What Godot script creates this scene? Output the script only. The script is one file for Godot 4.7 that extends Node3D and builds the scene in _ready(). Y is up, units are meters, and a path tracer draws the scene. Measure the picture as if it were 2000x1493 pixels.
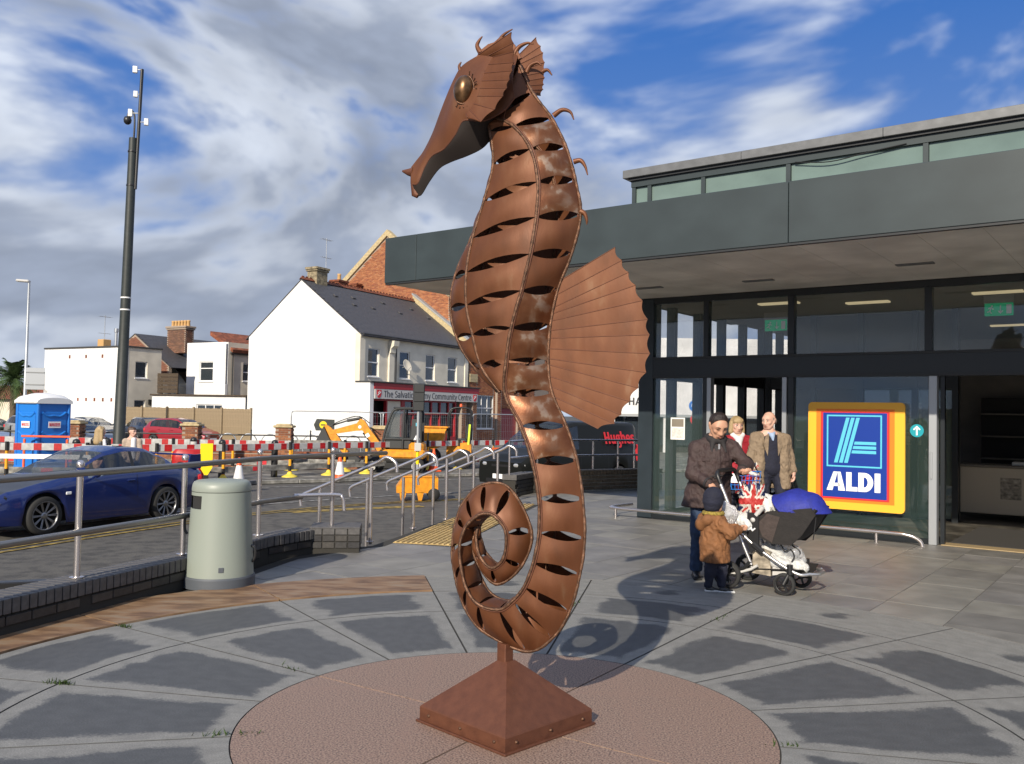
extends Node3D

var M := {}
var T := {}
var used := {}
var rng := RandomNumberGenerator.new()
const ROAD := -0.55


func _ready():
	rng.seed = 7
	camera_sky_sun()
	make_materials()
	build_ground()
	build_terrace()
	build_walls_and_steps()
	build_store()
	build_houses()
	build_far_street()
	build_sculpture()
	build_people()
	build_pushchair()
	build_bin()
	build_vehicles()
	build_roadworks()
	build_poles()


func camera_sky_sun():
	var cam := Camera3D.new()
	cam.name = "camera"
	add_child(cam)
	cam.position = Vector3(0, 1.6, 0)
	cam.rotation = Vector3(deg_to_rad(2.0), 0, deg_to_rad(1.07))
	cam.fov = 46.2
	cam.near = 0.05
	cam.far = 2000.0
	cam.current = true
	var env := Environment.new()
	env.background_mode = Environment.BG_SKY
	env.tonemap_mode = Environment.TONE_MAPPER_LINEAR
	env.tonemap_exposure = 1.18
	env.sdfgi_enabled = true
	env.ssao_enabled = true
	env.ssil_enabled = true
	env.ambient_light_source = Environment.AMBIENT_SOURCE_SKY
	var sky := Sky.new()
	var pm := PanoramaSkyMaterial.new()
	pm.panorama = ImageTexture.create_from_image(sky_image())
	pm.energy_multiplier = 1.0
	sky.sky_material = pm
	env.sky = sky
	var we := WorldEnvironment.new()
	we.name = "world_environment"
	we.environment = env
	add_child(we)
	var sun := DirectionalLight3D.new()
	sun.name = "sun"
	sun.light_energy = 1.6
	sun.light_color = Color(1.0, 0.955, 0.88)
	sun.light_angular_distance = 0.5
	sun.shadow_enabled = true
	add_child(sun)
	sun.look_at_from_position(Vector3(0, 10, 0), Vector3(0, 10, 0) + Vector3(0.347, -0.525, -0.938))


# The sky: clear blue deepening upwards, under broken cloud at two heights; clouds lie on flat layers, so they crowd together towards the horizon.
var sky_noise := []
const SKY_W := 4096
const SKY_H := 2048


func px_dir(x: float, y: float) -> Vector3:
	var b := Basis.from_euler(Vector3(deg_to_rad(2.0), 0, deg_to_rad(1.07)))
	return (b * Vector3((x - 1000.0) / 1750.0, -(y - 746.5) / 1750.0, -1.0)).normalized()


var cover_bias := []


func sky_image() -> Image:
	for i in 4:
		var n := FastNoiseLite.new()
		n.seed = 11 + i * 7
		n.noise_type = FastNoiseLite.TYPE_SIMPLEX_SMOOTH
		n.fractal_type = FastNoiseLite.FRACTAL_FBM
		n.fractal_octaves = [6, 5, 2, 3][i]
		n.fractal_gain = [0.52, 0.5, 0.5, 0.5][i]
		n.frequency = [0.9, 2.2, 0.45, 1.6][i]
		sky_noise.append(n)
	# where the cover thins and thickens: direction, spread, amount (below 0 is a gap in the cloud)
	cover_bias = [[px_dir(1330, 110), 0.17, -0.65], [px_dir(1620, 40), 0.22, -0.60], [px_dir(1950, 160), 0.12, -0.45], [px_dir(330, 45), 0.11, -0.50], [px_dir(20, 20), 0.10, -0.25], [px_dir(1240, 190), 0.08, -0.35], [px_dir(240, 300), 0.05, -0.25], [px_dir(300, 600), 0.05, -0.2],
		[px_dir(1560, 210), 0.06, 0.95], [px_dir(1440, 285), 0.075, 0.75], [px_dir(1250, 330), 0.07, 0.4], [px_dir(1740, 145), 0.03, 0.45], [px_dir(1850, 75), 0.022, 0.4], [px_dir(1180, 300), 0.1, 0.4],
		[px_dir(350, 400), 0.42, 0.58], [px_dir(450, 230), 0.10, 0.45], [px_dir(640, 430), 0.10, 0.40], [px_dir(480, 560), 0.06, -0.4], [px_dir(120, 420), 0.08, -0.3], [px_dir(150, 640), 0.2, 0.2], [px_dir(800, 120), 0.2, 0.2], [px_dir(1820, 270), 0.1, 0.5]]
	var rows := []
	rows.resize(SKY_H)
	var half := SKY_H / 2 + 8
	var task := WorkerThreadPool.add_group_task(sky_row.bind(rows), half)
	WorkerThreadPool.wait_for_group_task_completion(task)
	var data := PackedByteArray()
	for r in SKY_H:
		data.append_array(rows[mini(r, half - 1)])
	return Image.create_from_data(SKY_W, SKY_H, false, Image.FORMAT_RGBH, data)


func sky_row(r: int, rows: Array):
	var out := PackedByteArray()
	out.resize(SKY_W * 6)
	var el := PI / 2 - (r + 0.5) / SKY_H * PI
	var ce := cos(el)
	var y := maxf(sin(el), 0.0)
	var n0: FastNoiseLite = sky_noise[0]
	var n1: FastNoiseLite = sky_noise[1]
	var n2: FastNoiseLite = sky_noise[2]
	var n3: FastNoiseLite = sky_noise[3]
	var air := Vector3(0.36, 0.49, 0.70).lerp(Vector3(0.040, 0.145, 0.45), clampf(pow(y * 2.4, 0.5), 0.0, 1.0))
	for c in SKY_W:
		# the panorama's first column looks to -z
		var az := (c + 0.5) / SKY_W * TAU
		var d := Vector3(sin(az) * ce, y, -cos(az) * ce)
		var w1 := n2.get_noise_3d(d.x * 2.6 + 5.0, d.y * 4.0, d.z * 2.6)
		# clouds drawn out along the wind, rising to the right
		var q0 := Vector3(d.x * 1.6 + d.y * 1.1, d.y * 3.6 - d.x * 0.9, d.z * 1.6) + Vector3(w1, -w1, w1 * 0.5) * 0.45
		var base := n0.get_noise_3dv(q0 * 1.0)
		var fine := n1.get_noise_3dv(q0 * 2.3 + Vector3(4.0, w1 * 0.8, 1.0))
		var bias := 0.20
		for b in cover_bias:
			var q: float = 1.0 - d.dot(b[0])
			var s: float = b[1]
			if q < s * s * 3.0:
				bias += b[2] * exp(-q / (s * s) * 1.3)
		bias += 0.10 * clampf(1.0 - y * 3.0, 0.0, 1.0)
		var dens := base * 1.9 + fine * 0.85 + bias
		var cover := smoothstep(-0.55, 0.75, dens) * 0.97
		# thick parts turn grey underneath, thin edges are bright
		var shade := n3.get_noise_3dv(q0 * 1.1 + Vector3(0, 9, 3))
		var thick := smoothstep(0.15, 1.15, dens + shade * 1.1)
		var white := Vector3(0.57, 0.62, 0.71)
		var grey := Vector3(0.235, 0.275, 0.36)
		var cloud := white.lerp(grey, thick * (0.9 - 0.55 * smoothstep(-0.1, 0.35, d.x)))
		cloud = cloud * (1.0 + 0.34 * fine + 0.16 * base)
		var col := air.lerp(cloud, cover)
		out.encode_half(c * 6, col.x)
		out.encode_half(c * 6 + 2, col.y)
		out.encode_half(c * 6 + 4, col.z)
	rows[r] = out


# ---------------------------------------------------------------- helpers

func S() -> SurfaceTool:
	var st := SurfaceTool.new()
	st.begin(Mesh.PRIMITIVE_TRIANGLES)
	return st


func numbered(called: String) -> String:
	var n: int = used.get(called, 0)
	used[called] = n + 1
	return called if n == 0 else "%s_%03d" % [called, n]


func put(called: String, st: SurfaceTool, mat: Material, parent: Node = null, uv := false) -> MeshInstance3D:
	st.generate_normals()
	var o := MeshInstance3D.new()
	o.mesh = st.commit()
	o.material_override = mat
	if parent == null:
		o.name = numbered(called)
		add_child(o)
	else:
		o.name = called
		parent.add_child(o, true)
	return o


func tag(o: Node, label: String, category: String, group := "") -> Node:
	o.set_meta("label", label)
	o.set_meta("category", category)
	if group != "":
		o.set_meta("group", group)
	return o


func thing(called: String, label: String, category: String, at := Vector3.ZERO, turn := 0.0, group := "") -> Node3D:
	var o := Node3D.new()
	o.name = numbered(called)
	add_child(o)
	o.position = at
	o.rotation.y = turn
	tag(o, label, category, group)
	return o


func copy(o: Node3D, at: Vector3, turn: float, label: String) -> Node3D:
	var c: Node3D = o.duplicate()
	c.name = numbered(String(o.name).rstrip("_0123456789"))
	add_child(c)
	c.position = at
	c.rotation.y = turn
	c.set_meta("label", label)
	return c


func struct(o: Node) -> Node:
	o.set_meta("kind", "structure")
	return o


func stuff(o: Node) -> Node:
	o.set_meta("kind", "stuff")
	return o


func tri(st: SurfaceTool, a: Vector3, b: Vector3, c: Vector3):
	st.add_vertex(a)
	st.add_vertex(b)
	st.add_vertex(c)


func quad(st: SurfaceTool, a: Vector3, b: Vector3, c: Vector3, d: Vector3):
	tri(st, a, b, c)
	tri(st, a, c, d)


func quad_uv(st: SurfaceTool, a: Vector3, b: Vector3, c: Vector3, d: Vector3, r := Rect2(0, 0, 1, 1)):
	var p := [a, b, c, a, c, d]
	var u := [Vector2(r.position.x, r.end.y), r.end, Vector2(r.end.x, r.position.y), Vector2(r.position.x, r.end.y), Vector2(r.end.x, r.position.y), r.position]
	for i in 6:
		st.set_uv(u[i])
		st.add_vertex(p[i])


# a box with its edges chamfered by bev; b turns it
func box(st: SurfaceTool, c: Vector3, s: Vector3, b := Basis(), bev := 0.0):
	st.set_smooth_group(-1)
	var h := s / 2
	if bev <= 0.0:
		var p := []
		for i in 8:
			p.append(c + b * Vector3(h.x if i & 1 else -h.x, h.y if i & 2 else -h.y, h.z if i & 4 else -h.z))
		quad(st, p[4], p[6], p[7], p[5])
		quad(st, p[1], p[3], p[2], p[0])
		quad(st, p[5], p[7], p[3], p[1])
		quad(st, p[0], p[2], p[6], p[4])
		quad(st, p[6], p[2], p[3], p[7])
		quad(st, p[0], p[4], p[5], p[1])
		return
	bev = minf(bev, minf(h.x, minf(h.y, h.z)) * 0.9)
	var R := []
	for lv in 4:
		var y: float = [-h.y, -h.y + bev, h.y - bev, h.y][lv]
		var inset := bev if lv == 0 or lv == 3 else 0.0
		var x := h.x - inset
		var z := h.z - inset
		var k := bev if inset == 0.0 else 0.0
		var ring := PackedVector3Array()
		for q in [[x - k, z], [x, z - k], [x, -z + k], [x - k, -z], [-x + k, -z], [-x, -z + k], [-x, z - k], [-x + k, z]]:
			ring.append(c + b * Vector3(q[0], y, q[1]))
		R.append(ring)
	loft(st, R, true, true, -1)


# surfaces through rings of points; caps close the ends with a fan
func loft(st: SurfaceTool, R: Array, cap0 := true, cap1 := true, sm := 0, closed := true):
	st.set_smooth_group(sm)
	var n: int = R[0].size()
	for i in R.size() - 1:
		var A: PackedVector3Array = R[i]
		var B: PackedVector3Array = R[i + 1]
		for j in (n if closed else n - 1):
			var k := (j + 1) % n
			if not A[j].is_equal_approx(A[k]):
				tri(st, A[j], A[k], B[k])
			if not B[j].is_equal_approx(B[k]):
				tri(st, A[j], B[k], B[j])
	st.set_smooth_group(-1)
	if cap0:
		fan(st, R[0], true)
	if cap1:
		fan(st, R[-1], false)


func fan(st: SurfaceTool, ring: PackedVector3Array, flip: bool):
	var c := Vector3.ZERO
	for p in ring:
		c += p
	c /= ring.size()
	for j in ring.size():
		var a := ring[j]
		var b := ring[(j + 1) % ring.size()]
		if a.is_equal_approx(b):
			continue
		if flip:
			tri(st, b, a, c)
		else:
			tri(st, a, b, c)


func smooth_path(pts: Array, per := 6) -> Array:
	var out := []
	for i in pts.size() - 1:
		for k in per:
			out.append(spline(pts, i + float(k) / per))
	out.append(pts[-1])
	return out


func spline(p: Array, t: float):
	var i := clampi(int(t), 0, p.size() - 2)
	var f := t - i
	var a = p[maxi(i - 1, 0)] if i > 0 else p[0] * 2.0 - p[1]
	var d = p[i + 2] if i + 2 < p.size() else p[-1] * 2.0 - p[-2]
	var b = p[i]
	var c = p[i + 1]
	return 0.5 * ((2.0 * b) + (c - a) * f + (2.0 * a - 5.0 * b + 4.0 * c - d) * f * f + (3.0 * b - a - 3.0 * c + d) * f * f * f)


# a round bar along a path; r is one radius or one for each point
func tube(st: SurfaceTool, pts: Array, r, n := 8, caps := true, flat := 1.0):
	var R := []
	var up := Vector3.UP
	var t0: Vector3 = (pts[1] - pts[0]).normalized()
	if absf(t0.dot(up)) > 0.95:
		up = Vector3.RIGHT
	var x := up.cross(t0).normalized()
	for i in pts.size():
		var t: Vector3 = (pts[mini(i + 1, pts.size() - 1)] - pts[maxi(i - 1, 0)]).normalized()
		x = (x - t * x.dot(t)).normalized()
		var y := t.cross(x)
		var rr: float = r[i] if r is Array or r is PackedFloat32Array else r
		var ring := PackedVector3Array()
		for j in n:
			var a := -TAU * j / n
			ring.append(pts[i] + (x * cos(a) + y * sin(a) * flat) * rr)
		R.append(ring)
	loft(st, R, caps, caps, 1)


func bar(st: SurfaceTool, a: Vector3, b: Vector3, r: float, n := 8):
	tube(st, [a, b], r, n)


# turned shape: profile of (radius, height)
func lathe(st: SurfaceTool, prof: Array, n := 24, xf := Transform3D(), sharp := false, caps := true):
	var R := []
	for p in prof:
		var ring := PackedVector3Array()
		for j in n:
			var a := -TAU * j / n
			ring.append(xf * Vector3(p.x * cos(a), p.y, p.x * sin(a)))
		R.append(ring)
	if sharp:
		for i in R.size() - 1:
			loft(st, [R[i], R[i + 1]], caps and i == 0, caps and i == R.size() - 2, i + 2)
	else:
		loft(st, R, caps, caps, 1)


# an outline in x and y, made solid from z0 to z1
func prism(st: SurfaceTool, poly: PackedVector2Array, z0: float, z1: float, xf := Transform3D()):
	st.set_smooth_group(-1)
	if Geometry2D.is_polygon_clockwise(poly):
		poly = poly.duplicate()
		poly.reverse()
	var ix := Geometry2D.triangulate_polygon(poly)
	for i in range(0, ix.size(), 3):
		var q := []
		for k in 3:
			q.append(poly[ix[i + k]])
		if (q[1] - q[0]).cross(q[2] - q[0]) > 0:
			q.reverse()
		tri(st, xf * Vector3(q[0].x, q[0].y, z1), xf * Vector3(q[1].x, q[1].y, z1), xf * Vector3(q[2].x, q[2].y, z1))
		tri(st, xf * Vector3(q[2].x, q[2].y, z0), xf * Vector3(q[1].x, q[1].y, z0), xf * Vector3(q[0].x, q[0].y, z0))
	for i in poly.size():
		var a := poly[i]
		var b := poly[(i + 1) % poly.size()]
		quad(st, xf * Vector3(a.x, a.y, z0), xf * Vector3(a.x, a.y, z1), xf * Vector3(b.x, b.y, z1), xf * Vector3(b.x, b.y, z0))


# a sheet of metal or cloth through a grid of points G[i][j], th thick
func shell(st: SurfaceTool, G: Array, th: float):
	var nu := G.size()
	var nv: int = G[0].size()
	var B := []
	for i in nu:
		var row := PackedVector3Array()
		for j in nv:
			var du: Vector3 = G[mini(i + 1, nu - 1)][j] - G[maxi(i - 1, 0)][j]
			var dv: Vector3 = G[i][mini(j + 1, nv - 1)] - G[i][maxi(j - 1, 0)]
			var n := du.cross(dv).normalized()
			row.append(G[i][j] - n * th)
		B.append(row)
	st.set_smooth_group(1)
	for i in nu - 1:
		for j in nv - 1:
			quad(st, G[i][j], G[i][j + 1], G[i + 1][j + 1], G[i + 1][j])
	st.set_smooth_group(2)
	for i in nu - 1:
		for j in nv - 1:
			quad(st, B[i][j], B[i + 1][j], B[i + 1][j + 1], B[i][j + 1])
	st.set_smooth_group(-1)
	for i in nu - 1:
		quad(st, G[i][0], G[i + 1][0], B[i + 1][0], B[i][0])
		quad(st, G[i][nv - 1], B[i][nv - 1], B[i + 1][nv - 1], G[i + 1][nv - 1])
	for j in nv - 1:
		quad(st, G[0][j], B[0][j], B[0][j + 1], G[0][j + 1])
		quad(st, G[nu - 1][j], G[nu - 1][j + 1], B[nu - 1][j + 1], B[nu - 1][j])


func poly2(a: Array) -> PackedVector2Array:
	var p := PackedVector2Array()
	for i in range(0, a.size(), 2):
		p.append(Vector2(a[i], a[i + 1]))
	return p


# flat ground polygon (x, z pairs) at height y, with a skirt below
func slab(st: SurfaceTool, poly: PackedVector2Array, y: float, th: float):
	prism(st, poly, y - th, y, Transform3D(Basis(Vector3.RIGHT, Vector3(0, 0, 1), Vector3.UP), Vector3.ZERO))


func lettering(text: String, height: float, mat: Material, parent: Node, at: Vector3, b := Basis(), bold := true, depth := 0.004, width := 0.0, fontname := "Droid Sans") -> MeshInstance3D:
	var f := SystemFont.new()
	f.font_names = PackedStringArray([fontname])
	f.font_weight = 700 if bold else 400
	var tm := TextMesh.new()
	tm.text = text
	tm.font = f
	tm.font_size = 64
	tm.pixel_size = height / 46.0
	tm.depth = depth
	var o := MeshInstance3D.new()
	o.name = "lettering"
	o.mesh = tm
	o.material_override = mat
	parent.add_child(o, true)
	var sx := 1.0
	if width > 0.0:
		sx = width / maxf(tm.get_aabb().size.x, 0.001)
	o.transform = Transform3D(b * Basis.from_scale(Vector3(sx, 1, 1)), at)
	return o


# ---------------------------------------------------------------- materials

func noise_tex(seed_: int, freq: float, octaves: int, lo: float, hi: float, type := FastNoiseLite.TYPE_SIMPLEX_SMOOTH, size := 512, cols := []) -> NoiseTexture2D:
	var n := FastNoiseLite.new()
	n.seed = seed_
	n.noise_type = type
	n.frequency = freq
	n.fractal_octaves = octaves
	n.fractal_type = FastNoiseLite.FRACTAL_FBM if octaves > 1 else FastNoiseLite.FRACTAL_NONE
	var t := NoiseTexture2D.new()
	t.width = size
	t.height = size
	t.seamless = true
	t.seamless_blend_skirt = 0.15
	t.noise = n
	var g := Gradient.new()
	if cols.is_empty():
		g.offsets = PackedFloat32Array([0.15, 0.85])
		g.colors = PackedColorArray([Color(lo, lo, lo), Color(hi, hi, hi)])
	else:
		var offs := PackedFloat32Array()
		var cs := PackedColorArray()
		for c in cols:
			offs.append(c[0])
			cs.append(Color(c[1], c[2], c[3]).linear_to_srgb())
		g.offsets = offs
		g.colors = cs
	t.color_ramp = g
	return t


func mk(called: String, r: float, g: float, b: float, rough := 0.8, metal := 0.0, tex = null, scale := 1.0, bump = null, cm := 0.0, local := false) -> StandardMaterial3D:
	var m := StandardMaterial3D.new()
	m.resource_name = called
	m.albedo_color = Color(r, g, b).linear_to_srgb()
	m.roughness = rough
	m.metallic = metal
	if tex != null:
		m.albedo_texture = tex
	if bump != null:
		m.heightmap_enabled = true
		m.heightmap_texture = bump
		m.heightmap_scale = cm
	if tex != null or bump != null:
		m.uv1_triplanar = true
		m.uv1_world_triplanar = not local
		m.uv1_scale = Vector3(scale, scale, scale)
	M[called] = m
	return m


func glass(called: String, r: float, g: float, b: float, alpha: float):
	var m := StandardMaterial3D.new()
	m.resource_name = called
	m.transparency = BaseMaterial3D.TRANSPARENCY_ALPHA
	var c := Color(r, g, b).linear_to_srgb()
	c.a = alpha
	m.albedo_color = c
	m.roughness = 0.02
	m.metallic_specular = 0.7
	M[called] = m


func make_materials():
	T.soft = noise_tex(1, 0.010, 4, 0.82, 1.0)
	T.blotch = noise_tex(2, 0.008, 5, 0.55, 1.0)
	T.grain = noise_tex(3, 0.25, 2, 0.72, 1.0)
	T.bump = noise_tex(4, 0.03, 5, 0.0, 1.0)
	T.fine = noise_tex(5, 0.2, 3, 0.0, 1.0)
	T.asphalt = noise_tex(6, 0.012, 8, 0.0, 0.0, FastNoiseLite.TYPE_SIMPLEX_SMOOTH, 1024, [[0.25, 0.55, 0.55, 0.55], [0.5, 0.85, 0.85, 0.84], [0.75, 1.0, 1.0, 0.96]])
	T.granite = noise_tex(7, 0.085, 3, 0, 0, FastNoiseLite.TYPE_SIMPLEX_SMOOTH, 1024, [[0.24, 0.10, 0.065, 0.055], [0.34, 0.21, 0.13, 0.105], [0.46, 0.31, 0.185, 0.145], [0.62, 0.35, 0.21, 0.16], [0.75, 0.42, 0.29, 0.23]])
	T.rust = noise_tex(8, 0.006, 6, 0, 0, FastNoiseLite.TYPE_SIMPLEX_SMOOTH, 1024, [[0.15, 0.135, 0.046, 0.020], [0.45, 0.175, 0.058, 0.025], [0.62, 0.195, 0.066, 0.029], [0.78, 0.215, 0.080, 0.038], [0.92, 0.26, 0.125, 0.075]])
	T.rustdark = noise_tex(9, 0.02, 5, 0, 0, FastNoiseLite.TYPE_SIMPLEX_SMOOTH, 512, [[0.2, 0.10, 0.037, 0.020], [0.5, 0.125, 0.046, 0.024], [0.8, 0.145, 0.055, 0.029]])
	T.rustrough = noise_tex(10, 0.015, 5, 0.44, 0.66)
	T.rustpale_lit = noise_tex(18, 0.010, 6, 0, 0, FastNoiseLite.TYPE_SIMPLEX_SMOOTH, 1024, [[0.2, 0.16, 0.055, 0.025], [0.5, 0.22, 0.085, 0.04], [0.64, 0.27, 0.125, 0.07], [0.74, 0.42, 0.29, 0.22], [0.9, 0.5, 0.38, 0.31]])
	T.sandstone = noise_tex(11, 0.012, 5, 0, 0, FastNoiseLite.TYPE_SIMPLEX_SMOOTH, 512, [[0.2, 0.20, 0.11, 0.06], [0.45, 0.30, 0.17, 0.09], [0.6, 0.37, 0.22, 0.12], [0.85, 0.38, 0.27, 0.18]])
	T.wood = noise_tex(12, 0.03, 3, 0.6, 1.0)
	T.wall = noise_tex(13, 0.006, 6, 0.86, 1.0)
	T.leaf = noise_tex(14, 0.02, 3, 0.4, 1.0)
	T.streak = noise_tex(15, 0.02, 4, 0.75, 1.0)

	mk("asphalt", 0.098, 0.091, 0.080, 0.85, 0, T.asphalt, 0.22, T.fine, 0.3)
	mk("mortar", 0.045, 0.042, 0.036, 0.95, 0, T.grain, 1.5)
	mk("pavement", 0.24, 0.225, 0.195, 0.9, 0, T.blotch, 0.25, T.fine, 0.1)
	for i in 6:
		var k: float = [1.0, 0.92, 1.07, 0.86, 1.0, 1.1][i]
		mk("tile%d" % i, 0.236 * k, 0.228 * k, [0.21, 0.216, 0.206, 0.212, 0.218, 0.204][i] * k, 0.5, 0, T.wall, 0.6, T.fine, 0.04)
		M["tile%d" % i].uv1_offset = Vector3(i * 0.37, i * 0.21, i * 0.53)
	mk("granite", 0.80, 0.88, 0.86, 0.6, 0, T.granite, 0.85)
	mk("granite_pale", 1.15, 1.2, 1.1, 0.6, 0, T.granite, 1.1, T.fine, 0.08)
	mk("sandstone", 0.66, 0.68, 0.68, 0.6, 0, T.sandstone, 1.0, T.fine, 0.06)
	M.sandstone.uv1_scale = Vector3(0.35, 1, 0.9)
	mk("corduroy", 0.56, 0.40, 0.17, 0.85, 0, T.soft, 0.8)
	mk("yellow_line", 0.42, 0.29, 0.06, 0.8, 0, T.blotch, 1.1)
	mk("white_line", 0.5, 0.49, 0.46, 0.8, 0, T.blotch, 1.1)
	mk("moss", 0.07, 0.13, 0.02, 0.95, 0, T.leaf, 3.0)
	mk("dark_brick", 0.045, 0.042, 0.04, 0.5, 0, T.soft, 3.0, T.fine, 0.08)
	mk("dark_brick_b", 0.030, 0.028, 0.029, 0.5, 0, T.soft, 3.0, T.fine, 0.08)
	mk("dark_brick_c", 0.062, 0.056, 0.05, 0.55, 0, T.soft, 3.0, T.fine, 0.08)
	mk("coping_brick", 0.105, 0.10, 0.098, 0.6, 0, T.soft, 3.0, T.fine, 0.08)
	mk("brown_brick", 0.21, 0.165, 0.115, 0.8, 0, T.soft, 3.0, T.fine, 0.08)
	mk("brown_brick_b", 0.26, 0.205, 0.15, 0.8, 0, T.soft, 3.0, T.fine, 0.08)
	mk("steel", 0.66, 0.61, 0.595, 0.27, 0.92)
	mk("steel_dull", 0.30, 0.29, 0.27, 0.38, 0.8)
	mk("galvanised", 0.42, 0.44, 0.46, 0.45, 0.7)
	mk("rust", 0.76, 0.80, 0.70, 0.45, 0.35, T.rust, 0.5, T.fine, 0.02)
	M.rust.uv1_scale = Vector3(1.1, 0.35, 1.1)
	M.rust.roughness = 1.0
	M.rust.roughness_texture = T.rustrough
	M.rust.roughness_texture_channel = BaseMaterial3D.TEXTURE_CHANNEL_RED
	mk("rust_pale_lit", 0.85, 0.86, 0.80, 1.0, 0.65, T.rustpale_lit, 0.8, T.fine, 0.02)  # whitish patina, with the plates' sun highlights also put into the colour
	mk("shaded_throat", 0.018, 0.012, 0.010, 0.8)  # near-black colour stands in for the shade under the jaw
	M.rust_pale_lit.roughness = 0.33
	mk("rust_dark", 1.0, 1.0, 1.0, 0.55, 0.3, T.rustdark, 1.5, T.fine, 0.05)
	mk("weld", 0.24, 0.125, 0.075, 0.42, 0.6, T.blotch, 6.0, T.fine, 0.1)
	mk("bronze", 0.27, 0.15, 0.075, 0.34, 0.8, T.blotch, 4.0)
	# store
	mk("cladding", 0.037, 0.051, 0.055, 0.45, 0.0, T.wall, 0.5)
	mk("cladding_edge", 0.02, 0.022, 0.025, 0.5)
	mk("frame_dark", 0.012, 0.015, 0.018, 0.35)
	mk("column_paint", 0.022, 0.033, 0.042, 0.4, 0.0, T.wall, 0.7)
	mk("coping_metal", 0.20, 0.205, 0.21, 0.45, 0.3, T.soft, 1.0)
	mk("soffit", 0.76, 0.73, 0.67, 0.55, 0.1, T.wall, 0.3)
	mk("interior_wall", 0.24, 0.21, 0.17, 0.9, 0, T.wall, 0.5)
	mk("partition", 0.07, 0.068, 0.062, 0.8)
	mk("interior_dark", 0.025, 0.023, 0.02, 0.8)
	mk("interior_floor", 0.16, 0.145, 0.12, 0.35, 0, T.blotch, 0.5)
	mk("ceiling", 0.24, 0.225, 0.19, 0.9)
	mk("mat_brush", 0.06, 0.055, 0.05, 0.95, 0, T.grain, 3.0)
	mk("threshold", 0.35, 0.26, 0.14, 0.6)
	mk("beige", 0.50, 0.42, 0.31, 0.7)
	mk("clerestory_board", 0.17, 0.24, 0.22, 0.12, 0.0, T.wall, 0.4)
	glass("store_glass", 0.20, 0.34, 0.31, 0.02)
	M.store_glass.metallic = 0.03
	glass("side_glass", 0.45, 0.75, 0.62, 0.06)
	glass("car_glass", 0.05, 0.07, 0.08, 0.22)
	glass("dark_glass", 0.01, 0.012, 0.014, 0.72)
	glass("house_glass", 0.03, 0.04, 0.05, 0.72)
	glass("clear_film", 0.8, 0.82, 0.84, 0.25)
	M.clear_film.roughness = 0.12
	# houses
	mk("white_render", 0.86, 0.86, 0.85, 0.9, 0, T.wall, 0.15)
	mk("cream_render", 0.78, 0.71, 0.58, 0.9, 0, T.wall, 0.2)
	mk("magnolia", 0.80, 0.74, 0.61, 0.9, 0, T.wall, 0.2)
	mk("upvc", 0.78, 0.78, 0.78, 0.4)
	mk("slate", 0.075, 0.073, 0.078, 0.6, 0, T.soft, 0.8)
	mk("ridge_tile", 0.33, 0.10, 0.045, 0.8, 0, T.blotch, 1.0)
	mk("clay_tile", 0.36, 0.11, 0.05, 0.8, 0, T.blotch, 0.6)
	mk("joint", 0.30, 0.24, 0.19, 0.95)
	mk("brick_white", 1, 1, 1, 0.85, 0, T.soft, 2.0)
	M.brick_white.vertex_color_use_as_albedo = true
	mk("yellow_stone", 0.55, 0.44, 0.25, 0.85, 0, T.soft, 1.0)
	mk("old_chimney", 0.40, 0.33, 0.21, 0.9, 0, T.blotch, 1.0)
	mk("clay_pot", 0.50, 0.30, 0.12, 0.8)
	mk("red_paint", 0.30, 0.012, 0.018, 0.45)
	mk("sign_grey", 0.50, 0.49, 0.47, 0.6)
	mk("sign_ink", 0.03, 0.03, 0.035, 0.6)
	mk("red_ink", 0.55, 0.02, 0.03, 0.6)
	mk("fence_wood", 0.42, 0.32, 0.20, 0.85, 0, T.wood, 1.0)
	M.fence_wood.uv1_scale = Vector3(8, 0.5, 8)
	mk("dark_wood", 0.10, 0.07, 0.045, 0.85, 0, T.wood, 1.0)
	mk("curtain", 0.45, 0.45, 0.45, 0.95)
	mk("gutter", 0.03, 0.03, 0.032, 0.5)
	mk("pole_paint", 0.028, 0.035, 0.033, 0.55, 0, T.soft, 1.0)
	mk("black_paint", 0.015, 0.015, 0.016, 0.4)
	mk("white_paint", 0.75, 0.75, 0.74, 0.5)
	mk("grey_paint", 0.30, 0.31, 0.31, 0.5)
	mk("tar_roof", 0.05, 0.05, 0.05, 0.9)
	# things
	mk("bin_grey", 0.245, 0.275, 0.24, 0.45)
	mk("bin_base", 0.075, 0.085, 0.10, 0.6)
	mk("bin_inside", 0.02, 0.02, 0.02, 0.9)
	mk("loo_blue", 0.012, 0.17, 0.58, 0.45)
	mk("barrier_red", 0.48, 0.012, 0.014, 0.45, 0, T.soft, 2.0)
	mk("barrier_white", 0.52, 0.52, 0.51, 0.5, 0, T.soft, 1.0)
	mk("barrier_grey", 0.36, 0.35, 0.32, 0.6, 0, T.blotch, 1.0)
	mk("barrier_yellow", 0.80, 0.36, 0.015, 0.5)
	mk("foot_yellow", 0.70, 0.55, 0.06, 0.6)
	mk("sign_yellow", 0.85, 0.62, 0.005, 0.45)
	mk("digger_orange", 0.82, 0.32, 0.012, 0.45, 0, T.soft, 1.0)
	mk("digger_dark", 0.03, 0.032, 0.033, 0.6)
	mk("rubber", 0.022, 0.022, 0.022, 0.85)
	mk("cone_orange", 0.75, 0.10, 0.02, 0.5)
	mk("cone_white", 0.7, 0.7, 0.7, 0.4)
	mk("mesh_orange", 0.75, 0.13, 0.03, 0.7)
	mk("hivis", 0.65, 0.85, 0.05, 0.6)
	# people
	mk("skin", 0.50, 0.27, 0.175, 0.55)
	mk("skin_pale", 0.58, 0.35, 0.27, 0.55)
	mk("lip", 0.40, 0.165, 0.125, 0.5)
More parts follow.
